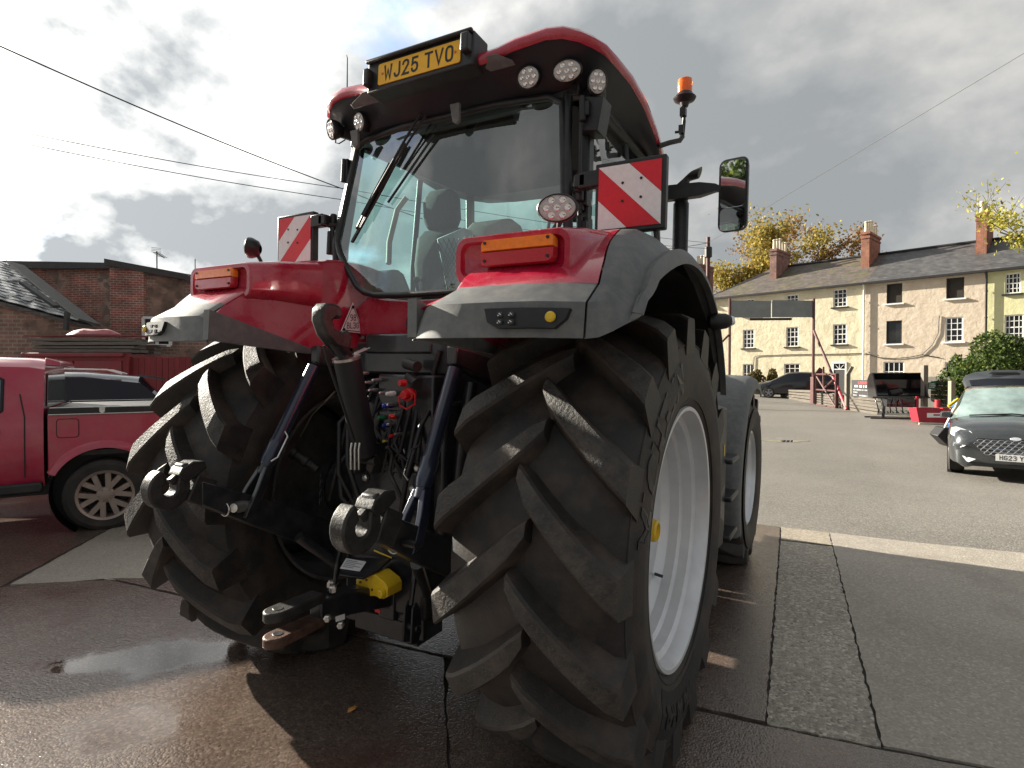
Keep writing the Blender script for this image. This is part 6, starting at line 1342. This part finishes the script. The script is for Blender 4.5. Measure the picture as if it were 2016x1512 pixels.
for c in range(NC):      # each lapped course is its own piece
    t0, t1 = c/NC, (c+1.15)/NC; pts_a, pts_b = [], []
    for k in range(25):
        u_ = .02+.46*k/24; wob = nn_*(.012*sin(k*1.7+c)+random.uniform(-.006, .006)) if k else nn_*0
        pts_a.append(R1.lerp(R0, u_).lerp(R2.lerp(R3, u_), t0)+nn_*.075+wob); pts_b.append(R1.lerp(R0, u_).lerp(R2.lerp(R3, u_), min(1, t1))+nn_*.055+wob)
    n_ = len(pts_a); MB().add(pts_a+pts_b+[p-nn_*.02 for p in pts_a], [(k, k+1, n_+k+1, n_+k) for k in range(n_-1)]+[(k, 2*n_+k, 2*n_+k+1, k+1) for k in range(n_-1)]).build('slate_course', M_SLATEL, SH, 0, recalc=False)
for k in range(9):   # slipped slates
    t1, t2 = random.uniform(.08, .36), random.uniform(.1, .85); base_ = R1.lerp(R0, t1).lerp(R2.lerp(R3, t1), t2)+nn_*.10
    e1_ = off; e2_ = nn_.cross(off).normalized(); an = random.uniform(-.4, .4); ee1 = (e1_*cos(an)+e2_*sin(an))*.10; ee2 = (e2_*cos(an)-e1_*sin(an))*.17
    MB().prism([base_-ee1-ee2, base_+ee1-ee2, base_+ee1+ee2, base_-ee1+ee2], (0, 0, 0), tuple(nn_*.01)).build('slate', M_SLATEL, SH, 0)
MB().bar(ev(131, 650, 15.8), ev(134, 615, 15.8), .10, .10, (1, 0, 0)).build('prop', M_FASCIA, SH)

# red sheet store and boarded fence
RS = empty('red_store', (CX, CY, 0), YAW); tag(RS, 'red painted sheet metal store with capped top carrying stacked timber', 'store')
M_RS = mat('faded_red_sheet', (.24, .028, .035), .6, 0, .15, 3, .1, 30, dust=(.20, .09, .085), dust_amt=.5, dust_scale=2.5, streak=(1, 1, .25))
zr = 13.2; x0, x1 = uX(48, zr), uX(240, zr); zt = lz(697, zr)
MB().box(((x0+x1)/2, zr+1.2, zt/2), (x1-x0, 2.3, zt)).build('carcass', M_RS, RS, 0)
n = 2
for k in range(n):
    xa, xb = x0+(x1-x0)*k/n+.02, x0+(x1-x0)*(k+1)/n-.02
    MB().box(((xa+xb)/2, zr+.03, zt/2-.1), (xb-xa, .04, zt-.1)).build('sheet', M_RS, RS, 0, bevel=.008)
MB().box(((x0+x1)/2, zr+.05, zt-.02), (x1-x0+.08, .2, .09)).build('capping', M_RS, RS, bevel=.02)
RF = empty('red_board_fence', (CX, CY, 0), YAW); tag(RF, 'dark red vertical board fence between the red store and the tractor', 'fence')
M_RF = mat('dark_red_boards', (.20, .024, .028), .7, 0, .2, 4, .2, 40, streak=(3, 3, .3))
xx = x1+.03; k = 0
while xx < uX(420, zr):
    ht = lz(703, zr)+random.uniform(-.02, .02); me_b = MB().box((xx+.065, zr+.15+random.uniform(-.008, .008), ht/2), (.125, .03, ht)).build('board', M_RF, RF, 0); xx += .135
MB().bar((x1, zr+.22, 1.7), (xx, zr+.22, 1.7), .06, .09).build('rail', M_RF, RF); MB().box((x1+.06, zr+.1, lz(695, zr)/2), (.14, .12, lz(695, zr))).build('post', M_RF, RF)
# timber on the store
M_OLDW = mat('weathered_timber', (.14, .125, .11), .85, 0, .3, 6, .4, 60, streak=(.6, 8, 8))
random.seed(11)
zz0 = zt+.035
tb = 'weathered grey board lying in the pile on top of the red store'
for row in range(4):
    for c in range(3):
        L_ = random.uniform(2.1, 2.45); xx = (x0+x1)/2+random.uniform(-.08, .12)+.1; hh = random.uniform(.055, .08)
        o = MB().box((0, 0, 0), (L_, random.uniform(.26, .34), hh)).build('timber_board', M_OLDW, None, 0, bevel=.008)
        lp = wpt(xx, zr+.25+.42*c); o.location = (lp.x, lp.y, zz0+.04+row*.085); o.rotation_euler = (0, random.uniform(-.012, .012), YAW+random.uniform(-.015, .015)); tag(o, tb, 'board', 'boards piled on the red store')
o = MB().loft([[(-1.25, -.30, 0), (1.30, -.30, 0), (1.30, -.30, .03), (-1.25, -.30, .03)], [(-1.25, .5, .03), (1.30, .5, .03), (1.30, .5, .06), (-1.25, .5, .06)]]).build('painted_sheet', M_RS, None, 0); lp = wpt((x0+x1)/2+.05, zr+.4); o.location = (lp.x, lp.y, zz0+.37); o.rotation_euler = (0, 0, YAW); tag(o, 'flat red panel with pale edge lying across the timber pile', 'panel')
secs = []
for i in range(9):
    t_ = i/8; wd_ = .16+.10*sin(pi*t_); hh = .03+.13*sin(pi*t_)**.7*(1+.25*sin(9*t_)); secs.append([(-.55+1.1*t_, -wd_, 0), (-.55+1.1*t_, -wd_*.6, hh*.8), (-.55+1.1*t_, 0, hh), (-.55+1.1*t_, wd_*.6, hh*.75), (-.55+1.1*t_, wd_, 0)])
o = MB().loft(secs).build('folded_tarpaulin', mat('red_tarp', (.34, .09, .10), .6, 0, .25, 8), None, 50); lp = wpt((x0+x1)/2+.25, zr+.35); o.location = (lp.x, lp.y, zz0+.415); o.rotation_euler = (0, 0, YAW); tag(o, 'crumpled faded red tarpaulin on top of the timber pile', 'tarpaulin')

# ---- sign gantry
M_RUST = mat('rusty_red_post', (.085, .028, .026), .6, 0, .25, 6)
M_BRRED = mat('bright_red_post', (.34, .015, .03), .5, 0, .15, 6)
SG = empty('sign_gantry'); tag(SG, 'blank dark sign board raised between two thin rusty red posts', 'sign')
Zg = 29.0; gL, gR = at(1436, 590, Zg+.3), at(1601, 590, Zg)
b = MB(); 
for q in (gL, gR): MB().tube([(q.x, q.y, gh(q.x, q.y)-.1), (q.x, q.y, q.z+.05)], .065, 8).build('post', M_RUST, SG)
dx_ = (gR-gL); nb_ = 2
for k in range(nb_):
    a_, c_ = gL+dx_*(k/nb_+.006), gL+dx_*((k+1)/nb_-.006); h_ = (YH-592)*Zg/F
    MB().prism([(a_.x, a_.y, gL.z-.05), (c_.x, c_.y, gR.z-.05), (c_.x, c_.y, gR.z-.88), (a_.x, a_.y, gL.z-.90)], (0, 0, 0), tuple(FW*.05)).build('board', mat('sign_back', (.22, .23, .225), .55, 0, .15, 2), SG, 0)
a_, c_ = gL+dx_*.24, gL+dx_*.74; MB().bar((a_.x, a_.y, gL.z-1.0), (c_.x, c_.y, gL.z-1.0), .05, .12).build('lower_rail', M_GUTTER, SG)
bp_, bt_ = at(1668, 806, 25.3), at(1601, 650, Zg); md_ = bt_.lerp(bp_, .62)
MB().tube([bt_, md_], .06, 8).build('brace', M_RUST, SG); MB().tube([md_, bp_], .07, 8).build('brace', M_BRRED, SG)
bl_ = at(1434, 660, Zg+.3); MB().tube([bl_, at(1405, 690, Zg-1.0), at(1340, 760, Zg-3.2)], .05, 8).build('brace', M_RUST, SG)

# ---- yard boundary: sleeper walls, posts, gate, banner
M_SLEEP = mat('old_sleeper', (.115, .098, .078), .85, 0, .3, 3, .3, 30, streak=(1, 1, 6))
def sleeper_wall(u0, Z0, u1, Z1, vt0, vt1, rows, label):
    r = empty('sleeper_wall'); tag(r, label, 'wall', 'sleeper walls along the yard')
    a, c = wpt(uX(u0, Z0), Z0), wpt(uX(u1, Z1), Z1); L = (c-a).length; ga, gc = gh(a.x, a.y), gh(c.x, c.y); hA, hC = lz(vt0, Z0)-ga, lz(vt1, Z1)-gc
    n = max(1, int(L/2.2))
    for k in range(rows):
        for j in range(n):
            t0, t1 = j/n+(.0 if k % 2 == 0 else 0)+.004, (j+1)/n-.004; p, q = a.lerp(c, t0), a.lerp(c, t1)
            z = lambda t, kk: ga+(gc-ga)*t+(hA+(hC-hA)*t)*kk/rows
            jit = random.uniform(-.03, .03)
            MB().prism([(p.x, p.y, z(t0, k)-.02*(k == 0)), (q.x, q.y, z(t1, k)-.02*(k == 0)), (q.x, q.y, z(t1, k+1)-.03), (p.x, p.y, z(t0, k+1)-.03)], tuple(FW*(jit-.02)), tuple(FW*(jit+.22))).build('sleeper', M_SLEEP, r, 0, bevel=.012)
    return r
sleeper_wall(1546, 32.8, 1597, 29.3, 766, 767, 4, 'short weathered sleeper wall in front of the black hatchback')
sleeper_wall(1612, 28.6, 1668, 25.6, 773, 777, 5, 'weathered sleeper wall behind the rusty gate')
sleeper_wall(1673, 25.3, 1728, 23.0, 779, 783, 5, 'weathered sleeper wall under the black banner')
def post(u, vt, vb, Z, wd, m, name, label, cat, grp=None, crank=None):
    p = wpt(uX(u, Z), Z); g0 = gh(p.x, p.y); zt_ = lz(vt, Z)
    b = MB().box((p.x, p.y, (g0-.2+zt_)/2), (wd, wd, zt_-g0+.2), (0, 0, YAW))
    if crank: b.bar((p.x, p.y, zt_-.05), tuple(at(crank[0], crank[1], Z-.2)), wd*.8, wd*.8, (1, 0, 0))
    return tag(b.build(name, m, None, 0, bevel=.012), label, cat, grp)
M_POSTC = mat('grey_concrete_post', (.19, .17, .14), .85, 0, .15, 5)
post(1543, 760, 787, 33, .26, M_SLEEP, 'timber_post', 'squat timber post ending the short sleeper wall by the hatchback', 'post')
post(1604, 742, 797, 29, .30, M_RUST, 'gate_post', 'thick rusty gate post with cranked top arm beside sign gantry', 'post', None, (1617, 726))
post(1668, 737, 808, 25.4, .16, M_POSTC, 'fence_post', 'cranked concrete fence post beside the black banner', 'post', None, (1678, 722))
post(1820, 719, 800, 21.5, .17, M_POSTC, 'tall_post', 'tall plain grey post beside the green sign', 'post')
post(1874, 750, 802, 20.6, .16, mat('pale_post', (.30, .25, .18), .8), 'fence_post', 'pale timber post at the end of the grey board fence by the hedge', 'post')
post(1648, 735, 803, 26.3, .12, M_RUST, 'gate_post', 'thin dark gate post where the rusty gate ends', 'post')
GT = empty('field_gate'); tag(GT, 'rusty tubular gate with diagonal brace standing before the sleeper wall', 'gate')
gp = lambda u, v: at(u, v, 28.6-(u-1606)/42*2.3-.3)
for a_, c_ in (((1607, 737), (1606, 796)), ((1606, 796), (1646, 803)), ((1646, 736), (1646, 803)), ((1607, 737), (1646, 737)), ((1606, 767), (1646, 770)), ((1607, 740), (1645, 801)), ((1621, 722), (1622, 770)), ((1622, 765), (1640, 748))):
    MB().tube([gp(*a_), gp(*c_)], .045, 6).build('bar', M_RUST, GT)
b = MB(); q = [at(1677, 748, 24.9), at(1740, 748, 23.0), at(1740, 788, 23.0), at(1677, 781, 24.9)]
BN = MB().prism(q, (0, 0, 0), tuple(FW*.02)).build('banner', mat('black_banner', (.012, .011, .012), .5, 0, .2, 2), None, 0); tag(BN, 'black vinyl banner with red and white lettering tied to the yard fence', 'banner')
def bq(s_, t_): a_ = q[0].lerp(q[1], s_); c_ = q[3].lerp(q[2], s_); return a_.lerp(c_, t_)-FW*.012
random.seed(2)
def marks(rows, m, name):
    b = MB()
    for t0, t1, s0, s1, step in rows:
        s_ = s0
        while s_ < s1:
            w_ = step*random.uniform(.45, .8)
            if random.random() < .88: b.add([bq(s_, t1), bq(min(s1, s_+w_), t1), bq(min(s1, s_+w_), t0), bq(s_, t0)], [(0, 1, 2, 3)])
            s_ += step
    tag(b.build(name, m, BN, 0), kind='stuff')
marks([(.08, .24, .15, .80, .055)], M_BRRED, 'red_lettering'); marks([(.30, .42, .05, .95, .04)], M_PLATEW, 'white_lettering'); marks([(.53, .60, .05, .75, .02), (.68, .74, .05, .2, .03), (.84, .92, .05, .50, .04)], mat('grey_ink', (.4, .4, .4), .6), 'grey_lettering')
# grey board fence with green sign
GF = empty('grey_board_fence'); tag(GF, 'dark grey close-boarded fence panel carrying a small green sign', 'fence')
fa, fb = wpt(uX(1818, 22.3), 22.3), wpt(uX(1880, 21.0), 21.0)
for k in range(9):
    z0 = gh(fa.x, fa.y)+k*.17; MB().prism([(fa.x, fa.y, z0), (fb.x, fb.y, z0-.0), (fb.x, fb.y, z0+.165), (fa.x, fa.y, z0+.165)], (0, 0, 0), tuple(FW*(.03+.01*(k % 2)))).build('board', mat('grey_fence', (.075, .07, .06), .8, 0, .25, 5) if k == 0 else bpy.data.materials['grey_fence'], GF, 0)
q = [at(1826, 753, 21.9), at(1843, 752, 21.6), at(1843, 766, 21.6), at(1826, 766, 21.9)]
sg_ = MB().prism(q, (0, 0, 0), tuple(FW*.02)).build('small_sign', mat('green_sign', (.01, .22, .12), .5), None, 0); tag(sg_, 'small green notice with white lettering on the grey board fence', 'sign')
b = MB()
for t_ in (.25, .5, .75):
    a_, c_ = q[0].lerp(q[3], t_), q[1].lerp(q[2], t_); b.add([x_-FW*.006 for x_ in (a_.lerp(c_, .15)-Vector((0, 0, .025)), a_.lerp(c_, .8 if t_ != .5 else .9)-Vector((0, 0, .025)), a_.lerp(c_, .8 if t_ != .5 else .9)+Vector((0, 0, .025)), a_.lerp(c_, .15)+Vector((0, 0, .025)))], [(0, 1, 2, 3)])
b.build('white_lettering', M_PLATEW, sg_, 0)
# ---- black loader bucket on a grab stand
BK = empty('loader_bucket'); tag(BK, 'black loader bucket raised on top of a tined grab', 'bucket')
Zb = 21.8; c0 = at(1768, 760, Zb); BK.location = c0; BK.rotation_euler = (0, 0, YAW-.25)
pr_ = [(-.55, -.40), (-.45, -.02), (-.25, .30), (.05, .44), (.35, .42), (.55, .22), (.60, -.15), (.45, -.42)]   # (y, z) shell from the back lip
pr_ = [(.05, .50), (.35, .46), (.58, .25), (.62, -.10), (.45, -.38), (.05, -.48), (-.45, -.40)]
W_ = .83
b = MB(); vs = [(x, y, z) for x in (-W_, W_) for y, z in pr_]; n = len(pr_)
b.add(vs, [(i, i+1, n+i+1, n+i) for i in range(n-1)]); o = b.build('shell', M_BHP, BK, 30); o.modifiers.new('t', 'SOLIDIFY').thickness = .03
for x in (-W_, W_): MB().prism([(x, y, z) for y, z in pr_], (-.02, 0, 0), (.02, 0, 0)).build('side_plate', M_BHP, BK, 0)
MB().box((0, -.46, -.41), (2*W_+.06, .10, .05)).build('cutting_edge', M_WORN, BK)
MB().box((.95, .45, -.05), (.14, .3, .75)).build('mount_bracket', M_BHP, BK, bevel=.03)
GRB = empty('tined_grab'); g0 = at(1765, 818, 21.4); GRB.location = (g0.x, g0.y, gh(g0.x, g0.y)); GRB.rotation_euler = (0, 0, YAW-.2); tag(GRB, 'black tined grab attachment on a slatted steel stand under the bucket', 'implement')
b = MB().box((.1, .1, .58), (.95, .5, .30)); b.bar((-.85, -.1, .78), (.55, -.1, .76), .08, .06); b.build('body', M_BHP, GRB, bevel=.02)
for k in range(5):
    x = -.75+.2*k; MB().tube([(x, -.1, .76), (x-.02, -.3, .6), (x+.02, -.34, .38), (x+.08, -.22, .22)], .022, 6).build('tine', M_BHP, GRB, 60)
for x in (-.45, .55): MB().bar((x-.1*(x > 0)+.08, .1, .42), (x-.05, -.15, .0), .08, .08, (1, 0, 0)).build('leg', M_BHP, GRB)
for k in range(7): MB().bar((-.5+.17*k, -.15, .22), (-.42+.17*k, .25, .30), .05, .03).build('slat', M_BHP, GRB)
b = MB().bar((-.95, -.25, .03), (.7, -.25, .03), .07, .06); b.bar((-.95, .3, .03), (.7, .3, .03), .07, .06); b.build('skid', M_BHP, GRB)
MB().box((.62, -.15, .62), (.08, .08, .42)).build('red_ram', M_BRRED, GRB); MB().tube([(-.1, .3, .9), (.3, .35, 1.0)], .12, 10).build('motor', M_WORN, GRB)
# ---- red trough-shaped implement
RI = empty('red_implement'); g0 = at(1838, 827, 19.6); RI.location = (g0.x, g0.y, gh(g0.x, g0.y)); RI.rotation_euler = (0, 0, YAW-.1); tag(RI, 'bright red steel front weight box with white maker label on the ground', 'implement')
b = MB().loft([[(-.60, -.28, .06), (.48, -.28, .04), (.62, -.28, .50), (-.70, -.28, .56)], [(-.52, .32, .06), (.50, .32, .04), (.62, .32, .46), (-.62, .32, .52)]]); b.build('box', M_BRRED, RI, 0, bevel=.02)
MB().prism([(-.62, -.27, .575), (.05, -.27, .54), (.18, .28, .50), (-.15, .28, .53)], (0, 0, 0), (0, 0, .015)).build('white_lid', M_WHITE, RI, 0)
MB().prism([(.15, -.25, .52), (.85, -.25, .56), (.88, .2, .54), (.3, .2, .50)], (0, 0, 0), (0, 0, .03)).build('red_flap', M_BRRED, RI, 0)
MB().box((-.05, -.288, .30), (.62, .008, .15)).build('maker_label', M_PLATEW, RI, 0); MB().box((.02, -.293, .31), (.36, .004, .05)).build('label_print', M_BRRED, RI, 0)
MB().tube([(.25, .2, .5), (.25, .2, .80)], .08, 10).build('red_tube', M_BRRED, RI); MB().bar((-.62, -.3, .02), (.55, -.3, .02), .05, .05).build('skid_edge', M_POT, RI)
for k in range(2): MB().bar((.72+.18*k, -.3, .24), (.98+.16*k, -.3, .46), .02, .10, (0, 1, 0)).build('hazard_stripe', M_YEL if k else M_INK, RI)

# ---- trees and shrubs
def leafmat(name, cols, tl=.35):
    m = bpy.data.materials.new(name); m.use_nodes = True; t = m.node_tree; b = t.nodes['Principled BSDF']; b.inputs['Roughness'].default_value = .6; b.inputs['Specular IOR Level'].default_value = .25
    at_ = t.nodes.new('ShaderNodeAttribute'); at_.attribute_name = 'leaf'; r = t.nodes.new('ShaderNodeValToRGB'); e = r.color_ramp.elements
    while len(e) < len(cols): e.new(.5)
    for i, c in enumerate(cols): e[i].position = i/(len(cols)-1); e[i].color = (*c, 1)
    t.links.new(at_.outputs['Fac'], r.inputs[0]); t.links.new(r.outputs[0], b.inputs['Base Color'])
    tr = t.nodes.new('ShaderNodeBsdfTranslucent'); t.links.new(r.outputs[0], tr.inputs[0]); mx = t.nodes.new('ShaderNodeMixShader'); mx.inputs[0].default_value = tl
    o = [n_ for n_ in t.nodes if n_.type == 'OUTPUT_MATERIAL'][0]; t.links.new(b.outputs[0], mx.inputs[1]); t.links.new(tr.outputs[0], mx.inputs[2]); t.links.new(mx.outputs[0], o.inputs[0]); return m
def leaves(name, pts, size, m, parent, rnd, flat=.0):
    vs, fs, val = [], [], []
    for p, tone in pts:
        d = Vector((rnd.gauss(0, 1), rnd.gauss(0, 1), rnd.gauss(0, 1)+flat)).normalized(); a = d.orthogonal().normalized(); b = d.cross(a); th = rnd.uniform(0, 6.28); a, b = a*cos(th)+b*sin(th), b*cos(th)-a*sin(th); s_ = size*rnd.uniform(.6, 1.3); i = len(vs)
        vs += [p-a*s_*.5, p+b*s_*.32+d*s_*.06, p+a*s_*.5, p-b*s_*.32+d*s_*.06]; fs += [(i, i+1, i+2), (i, i+2, i+3)]; val += [tone, tone]
    me = bpy.data.meshes.new(name); me.from_pydata([tuple(v) for v in vs], [], fs); me.materials.append(m)
    at_ = me.attributes.new('leaf', 'FLOAT', 'FACE'); at_.data.foreach_set('value', val)
    o = bpy.data.objects.new(name, me); COL.objects.link(o); o.parent = parent; return o
M_BARK = mat('bark', (.10, .08, .06), .9, 0, .3, 8, .4, 30)
def tree(name, base, H_, spread, seed, lm, nleaf, lsize, label, trunk_r=.28, leafy=1.0, levels=4, bare_top=0.0, lean=(0, 0), grp=None, first=.3):
    rnd = random.Random(seed); r = empty(name, base); tag(r, label, 'tree', grp); b = MB(); tips = []
    def grow(p, d, L, rad_, lv):
        pts, rs = [p], [rad_]; q = p.copy(); dd = d.copy(); n = 4
        for i in range(n):
            dd = (dd+Vector((rnd.gauss(0, .13), rnd.gauss(0, .13), rnd.gauss(.03, .07)))).normalized(); q = q+dd*(L/n); pts.append(q.copy()); rs.append(max(.008, rad_*(1-.5*(i+1)/n)))
            if lv >= 2: tips.append((q.copy(), lv))
        b.tube(pts, rs, 7 if lv < 2 else 4, cap=False)
        if lv < levels:
            for k in range(rnd.randint(3, 4) if lv else rnd.randint(4, 6)):
                i = rnd.randint(1 if lv else 2, n); az = rnd.uniform(0, 2*pi); el = rnd.uniform(.35, 1.0)
                nd_ = (dd*cos(el)+Vector((cos(az), sin(az), 0))*sin(el)*spread+Vector((0, 0, .12))).normalized(); grow(pts[i], nd_, L*rnd.uniform(.50, .76), rs[i]*.62, lv+1)
    grow(Vector((0, 0, -.3)), Vector((lean[0], lean[1], 1)).normalized(), H_*.42, trunk_r, 0)
    b.build('trunk', M_BARK, r, 60)
    pts = []; zmax = max(t_[0].z for t_ in tips)
    for k in range(nleaf):
        p, lv = rnd.choice(tips); 
        if bare_top and p.z > zmax*(1-bare_top) and rnd.random() < .85: continue
        c_ = rnd.gauss(.5, .2); pts.append((p+Vector((rnd.gauss(0, 1), rnd.gauss(0, 1), rnd.gauss(0, .8)))*lsize*1.3*leafy, min(1, max(0, c_))))
    leaves('crown', pts, lsize, lm, r, rnd); return r
LM_Y = leafmat('autumn_yellow', [(.10, .11, .03), (.24, .20, .05), (.42, .32, .07), (.50, .32, .05)])
LM_B = leafmat('autumn_brown', [(.10, .06, .025), (.24, .13, .04), (.36, .20, .06), (.30, .24, .07)])
LM_L = leafmat('yellow_green', [(.10, .12, .02), (.26, .26, .04), (.48, .42, .07), (.60, .48, .10)])
LM_G = leafmat('hedge_green', [(.025, .045, .012), (.05, .085, .02), (.10, .14, .03), (.20, .22, .05)])
LM_H = leafmat('brown_hedge', [(.07, .06, .02), (.14, .11, .035), (.20, .16, .05)])
p = wpt(uX(1470, 58), 58); tree('autumn_tree', (p.x, p.y, .4), 22.0, 1.15, 4, LM_Y, 20000, .32, 'yellow autumn tree rising behind the hipped end of the terrace', .4, 1.3, 4, .12, grp='autumn trees behind the terrace')
p = wpt(uX(1606, 57), 57); tree('autumn_tree', (p.x, p.y, .4), 21.0, 1.15, 9, LM_B, 14000, .28, 'russet brown autumn tree standing behind the terrace ridge', .4, 1.1, 4, 0, grp='autumn trees behind the terrace')
p = wpt(uX(2262, 22), 22); tree('yellowing_tree', (p.x, p.y, .0), 17.0, 1.05, 21, LM_L, 20000, .16, 'yellow green tree with bare upper branches overhanging the hedge', .34, 1.2, 4, .42, lean=(-.12, -.02))
def bush(name, c, rx, ry, h_, n, lsize, lm, seed, label, lumps=9):
    rnd = random.Random(seed); r = empty(name, (c.x, c.y, gh(c.x, c.y)), YAW); tag(r, label, 'bush'); L_ = []
    for k in range(lumps): L_.append((Vector((rnd.uniform(-.75, .75)*rx, rnd.uniform(-.6, .6)*ry, h_*rnd.uniform(.25, .68))), rnd.uniform(.45, .75)))
    pts = []
    for k in range(n):
        lc_, lr = rnd.choice(L_); d = Vector((rnd.gauss(0, 1), rnd.gauss(0, 1), rnd.gauss(.15, 1))).normalized(); rr = rnd.uniform(.6, 1.05)**.6
        p = lc_+Vector((d.x*rx*.45, d.y*ry*.6, d.z*h_*.42))*lr*rr
        if p.z < .03: p.z = rnd.uniform(.03, .3)
        pts.append((p, min(1, max(0, rnd.gauss(.45, .22)))))
    leaves('foliage', pts, lsize, lm, r, rnd)
    b = MB()
    for k in range(14): t_ = rnd.choice(pts)[0]; b.tube([(t_.x*.4, t_.y*.4, -.1), (t_.x*.8, t_.y*.8, t_.z*.6), tuple(t_)], [.03, .02, .006], 5, cap=False)
    for k in range(26):
        t_ = rnd.choice(pts)[0]; 
        if t_.z > h_*.6: b.tube([tuple(t_), (t_.x+rnd.gauss(0, .15), t_.y+rnd.gauss(0, .1), t_.z+rnd.uniform(.2, .5))], [.008, .004], 4, cap=False)
    b.build('stems', M_BARK, r, 60)
bush('large_bush', wpt(uX(1990, 20.5), 20.5), 2.9, 1.6, 3.4, 17000, .13, LM_G, 3, 'big dark green bush behind the grey car with raised tailgate', 14)
bush('small_bush', wpt(uX(1885, 21.8), 21.8), .9, .8, 2.7, 3500, .12, LM_G, 5, 'narrow green shrub growing against the grey board fence', 6)
bush('brown_bush', wpt(uX(1508, 37), 37), 1.1, .9, 1.9, 2600, .14, LM_H, 6, 'brownish clipped bush beside the black hatchback', 6)

# ---- utility pole and overhead wires
Zp = 31.0; pt_ = at(1393, 468, Zp); UP = empty('utility_pole', (pt_.x, pt_.y, 0)); tag(UP, 'dark red utility pole with black insulator head behind the tractor', 'utility pole')
MB().tube([(0, 0, -.2), (0, 0, pt_.z)], [.13, .10], 10).build('pole', M_RUST, UP); MB().lathe([(.12, -1.1), (.2, -1.05), (.2, -.55), (.12, -.5)], (0, 0, pt_.z), (0, 0, 1), 10).build('insulator_head', M_GUTTER, UP)
def wire(a, m_, c, r_, label):
    pts = [a*((1-t)**2)+m_*(2*t*(1-t))+c*(t*t) for t in [i/40 for i in range(41)]]
    tag(MB().tube(pts, r_, 5).build('overhead_wire', M_WIRE, None, 60), label, 'wire', 'overhead wires')
def thr(a, mid, c, t): return (mid-a*((1-t)**2)-c*(t*t))/(2*t*(1-t))
top = pt_-Vector((0, 0, .3))
def wire2(a, p, c, r_, label):
    pts = [a.lerp(p, t/14)-Vector((0, 0, .10*sin(pi*t/14))) for t in range(15)]
    d_ = (p-a).normalized(); m_ = p+d_*((c-p).length*.45)
    pts += [p*((1-t)**2)+m_*(2*t*(1-t))+c*(t*t) for t in [i_/16 for i_ in range(1, 17)]]
    tag(MB().tube(pts, r_, 5).build('overhead_wire', M_WIRE, None, 60), label, 'wire', 'overhead wires')
wire2(at(-140, 30, 9.0), at(690, 379, 15.5), top, .014, 'thick black overhead wire running down to the tractor roof from above the pickup')
wire2(at(-140, 225, 12.0), at(690, 375, 17.5), top, .011, 'upper of two thin overhead wires crossing the bright cloud')
wire2(at(-140, 246, 12.0), at(690, 397, 17.5), top-Vector((0, 0, .3)), .011, 'lower of two thin overhead wires crossing the bright cloud')
a = at(2150, 25, 10.0); wire(a, thr(a, at(1530, 396, 21.0), top, .6), top, .008, 'thin overhead wire rising over the terrace roofs')

# ---- fallen leaf and puddles
q = gpt(690, 1410); b = MB(); lf = [(0, -.028), (.014, -.018), (.024, 0), (.016, .014), (.02, .024), (.004, .02), (-.008, .03), (-.014, .014), (-.026, .004), (-.014, -.016)]
b.add([(x, y, .004+.006*sin(60*x+40*y)) for x, y in lf]+[(0, 0, .012)], [(i, (i+1) % 10, 10) for i in range(10)]); o = b.build('fallen_leaf', mat('orange_leaf', (.50, .22, .05), .6, 0, .2, 60), None, 0); o.location = (q.x, q.y, q.z+.018); tag(o, 'single orange fallen leaf on the wet concrete behind the tractor', 'leaf')
M_WATER = mat('puddle_water', (.03, .028, .025), .02, 0, spec=.6)
def puddle(u, v, rx, ry, rot, seed, label, dz=.0195):
    rnd = random.Random(seed); c = gpt(u, v); n = 40; ph = [rnd.uniform(0, 6.28) for _ in range(4)]; pts = []
    for i in range(n):
        t_ = 2*pi*i/n; k = 1+.18*sin(2*t_+ph[0])+.14*sin(3*t_+ph[1])+.09*sin(5*t_+ph[2])+.05*sin(9*t_+ph[3]); x, y = rx*k*cos(t_), ry*k*sin(t_); pts.append((x*cos(rot)-y*sin(rot), x*sin(rot)+y*cos(rot)))
    zb = c.z
    b = MB().add([(x, y, gh(c.x+x, c.y+y)-zb) for x, y in pts], [tuple(range(n))]); o = b.build('puddle', M_WATER, None, 0, loc=(c.x, c.y, zb+dz)); tag(o, kind='structure')
puddle(1548, 869, .60, .17, YAW+.1, 2, '', .006)

# ---- tree on the near side of the yard (it shows in the mirror)
for (x, y, h_, sd, lb) in ((-10.2, -22.6, 14.0, 31, 'leafy dark tree reflected in the wing mirror'),):
    tree('yard_tree', (x, y, gh(x, y)), h_, 1.1, sd, LM_G, 14000, .30, lb, .35, 1.5, 4)
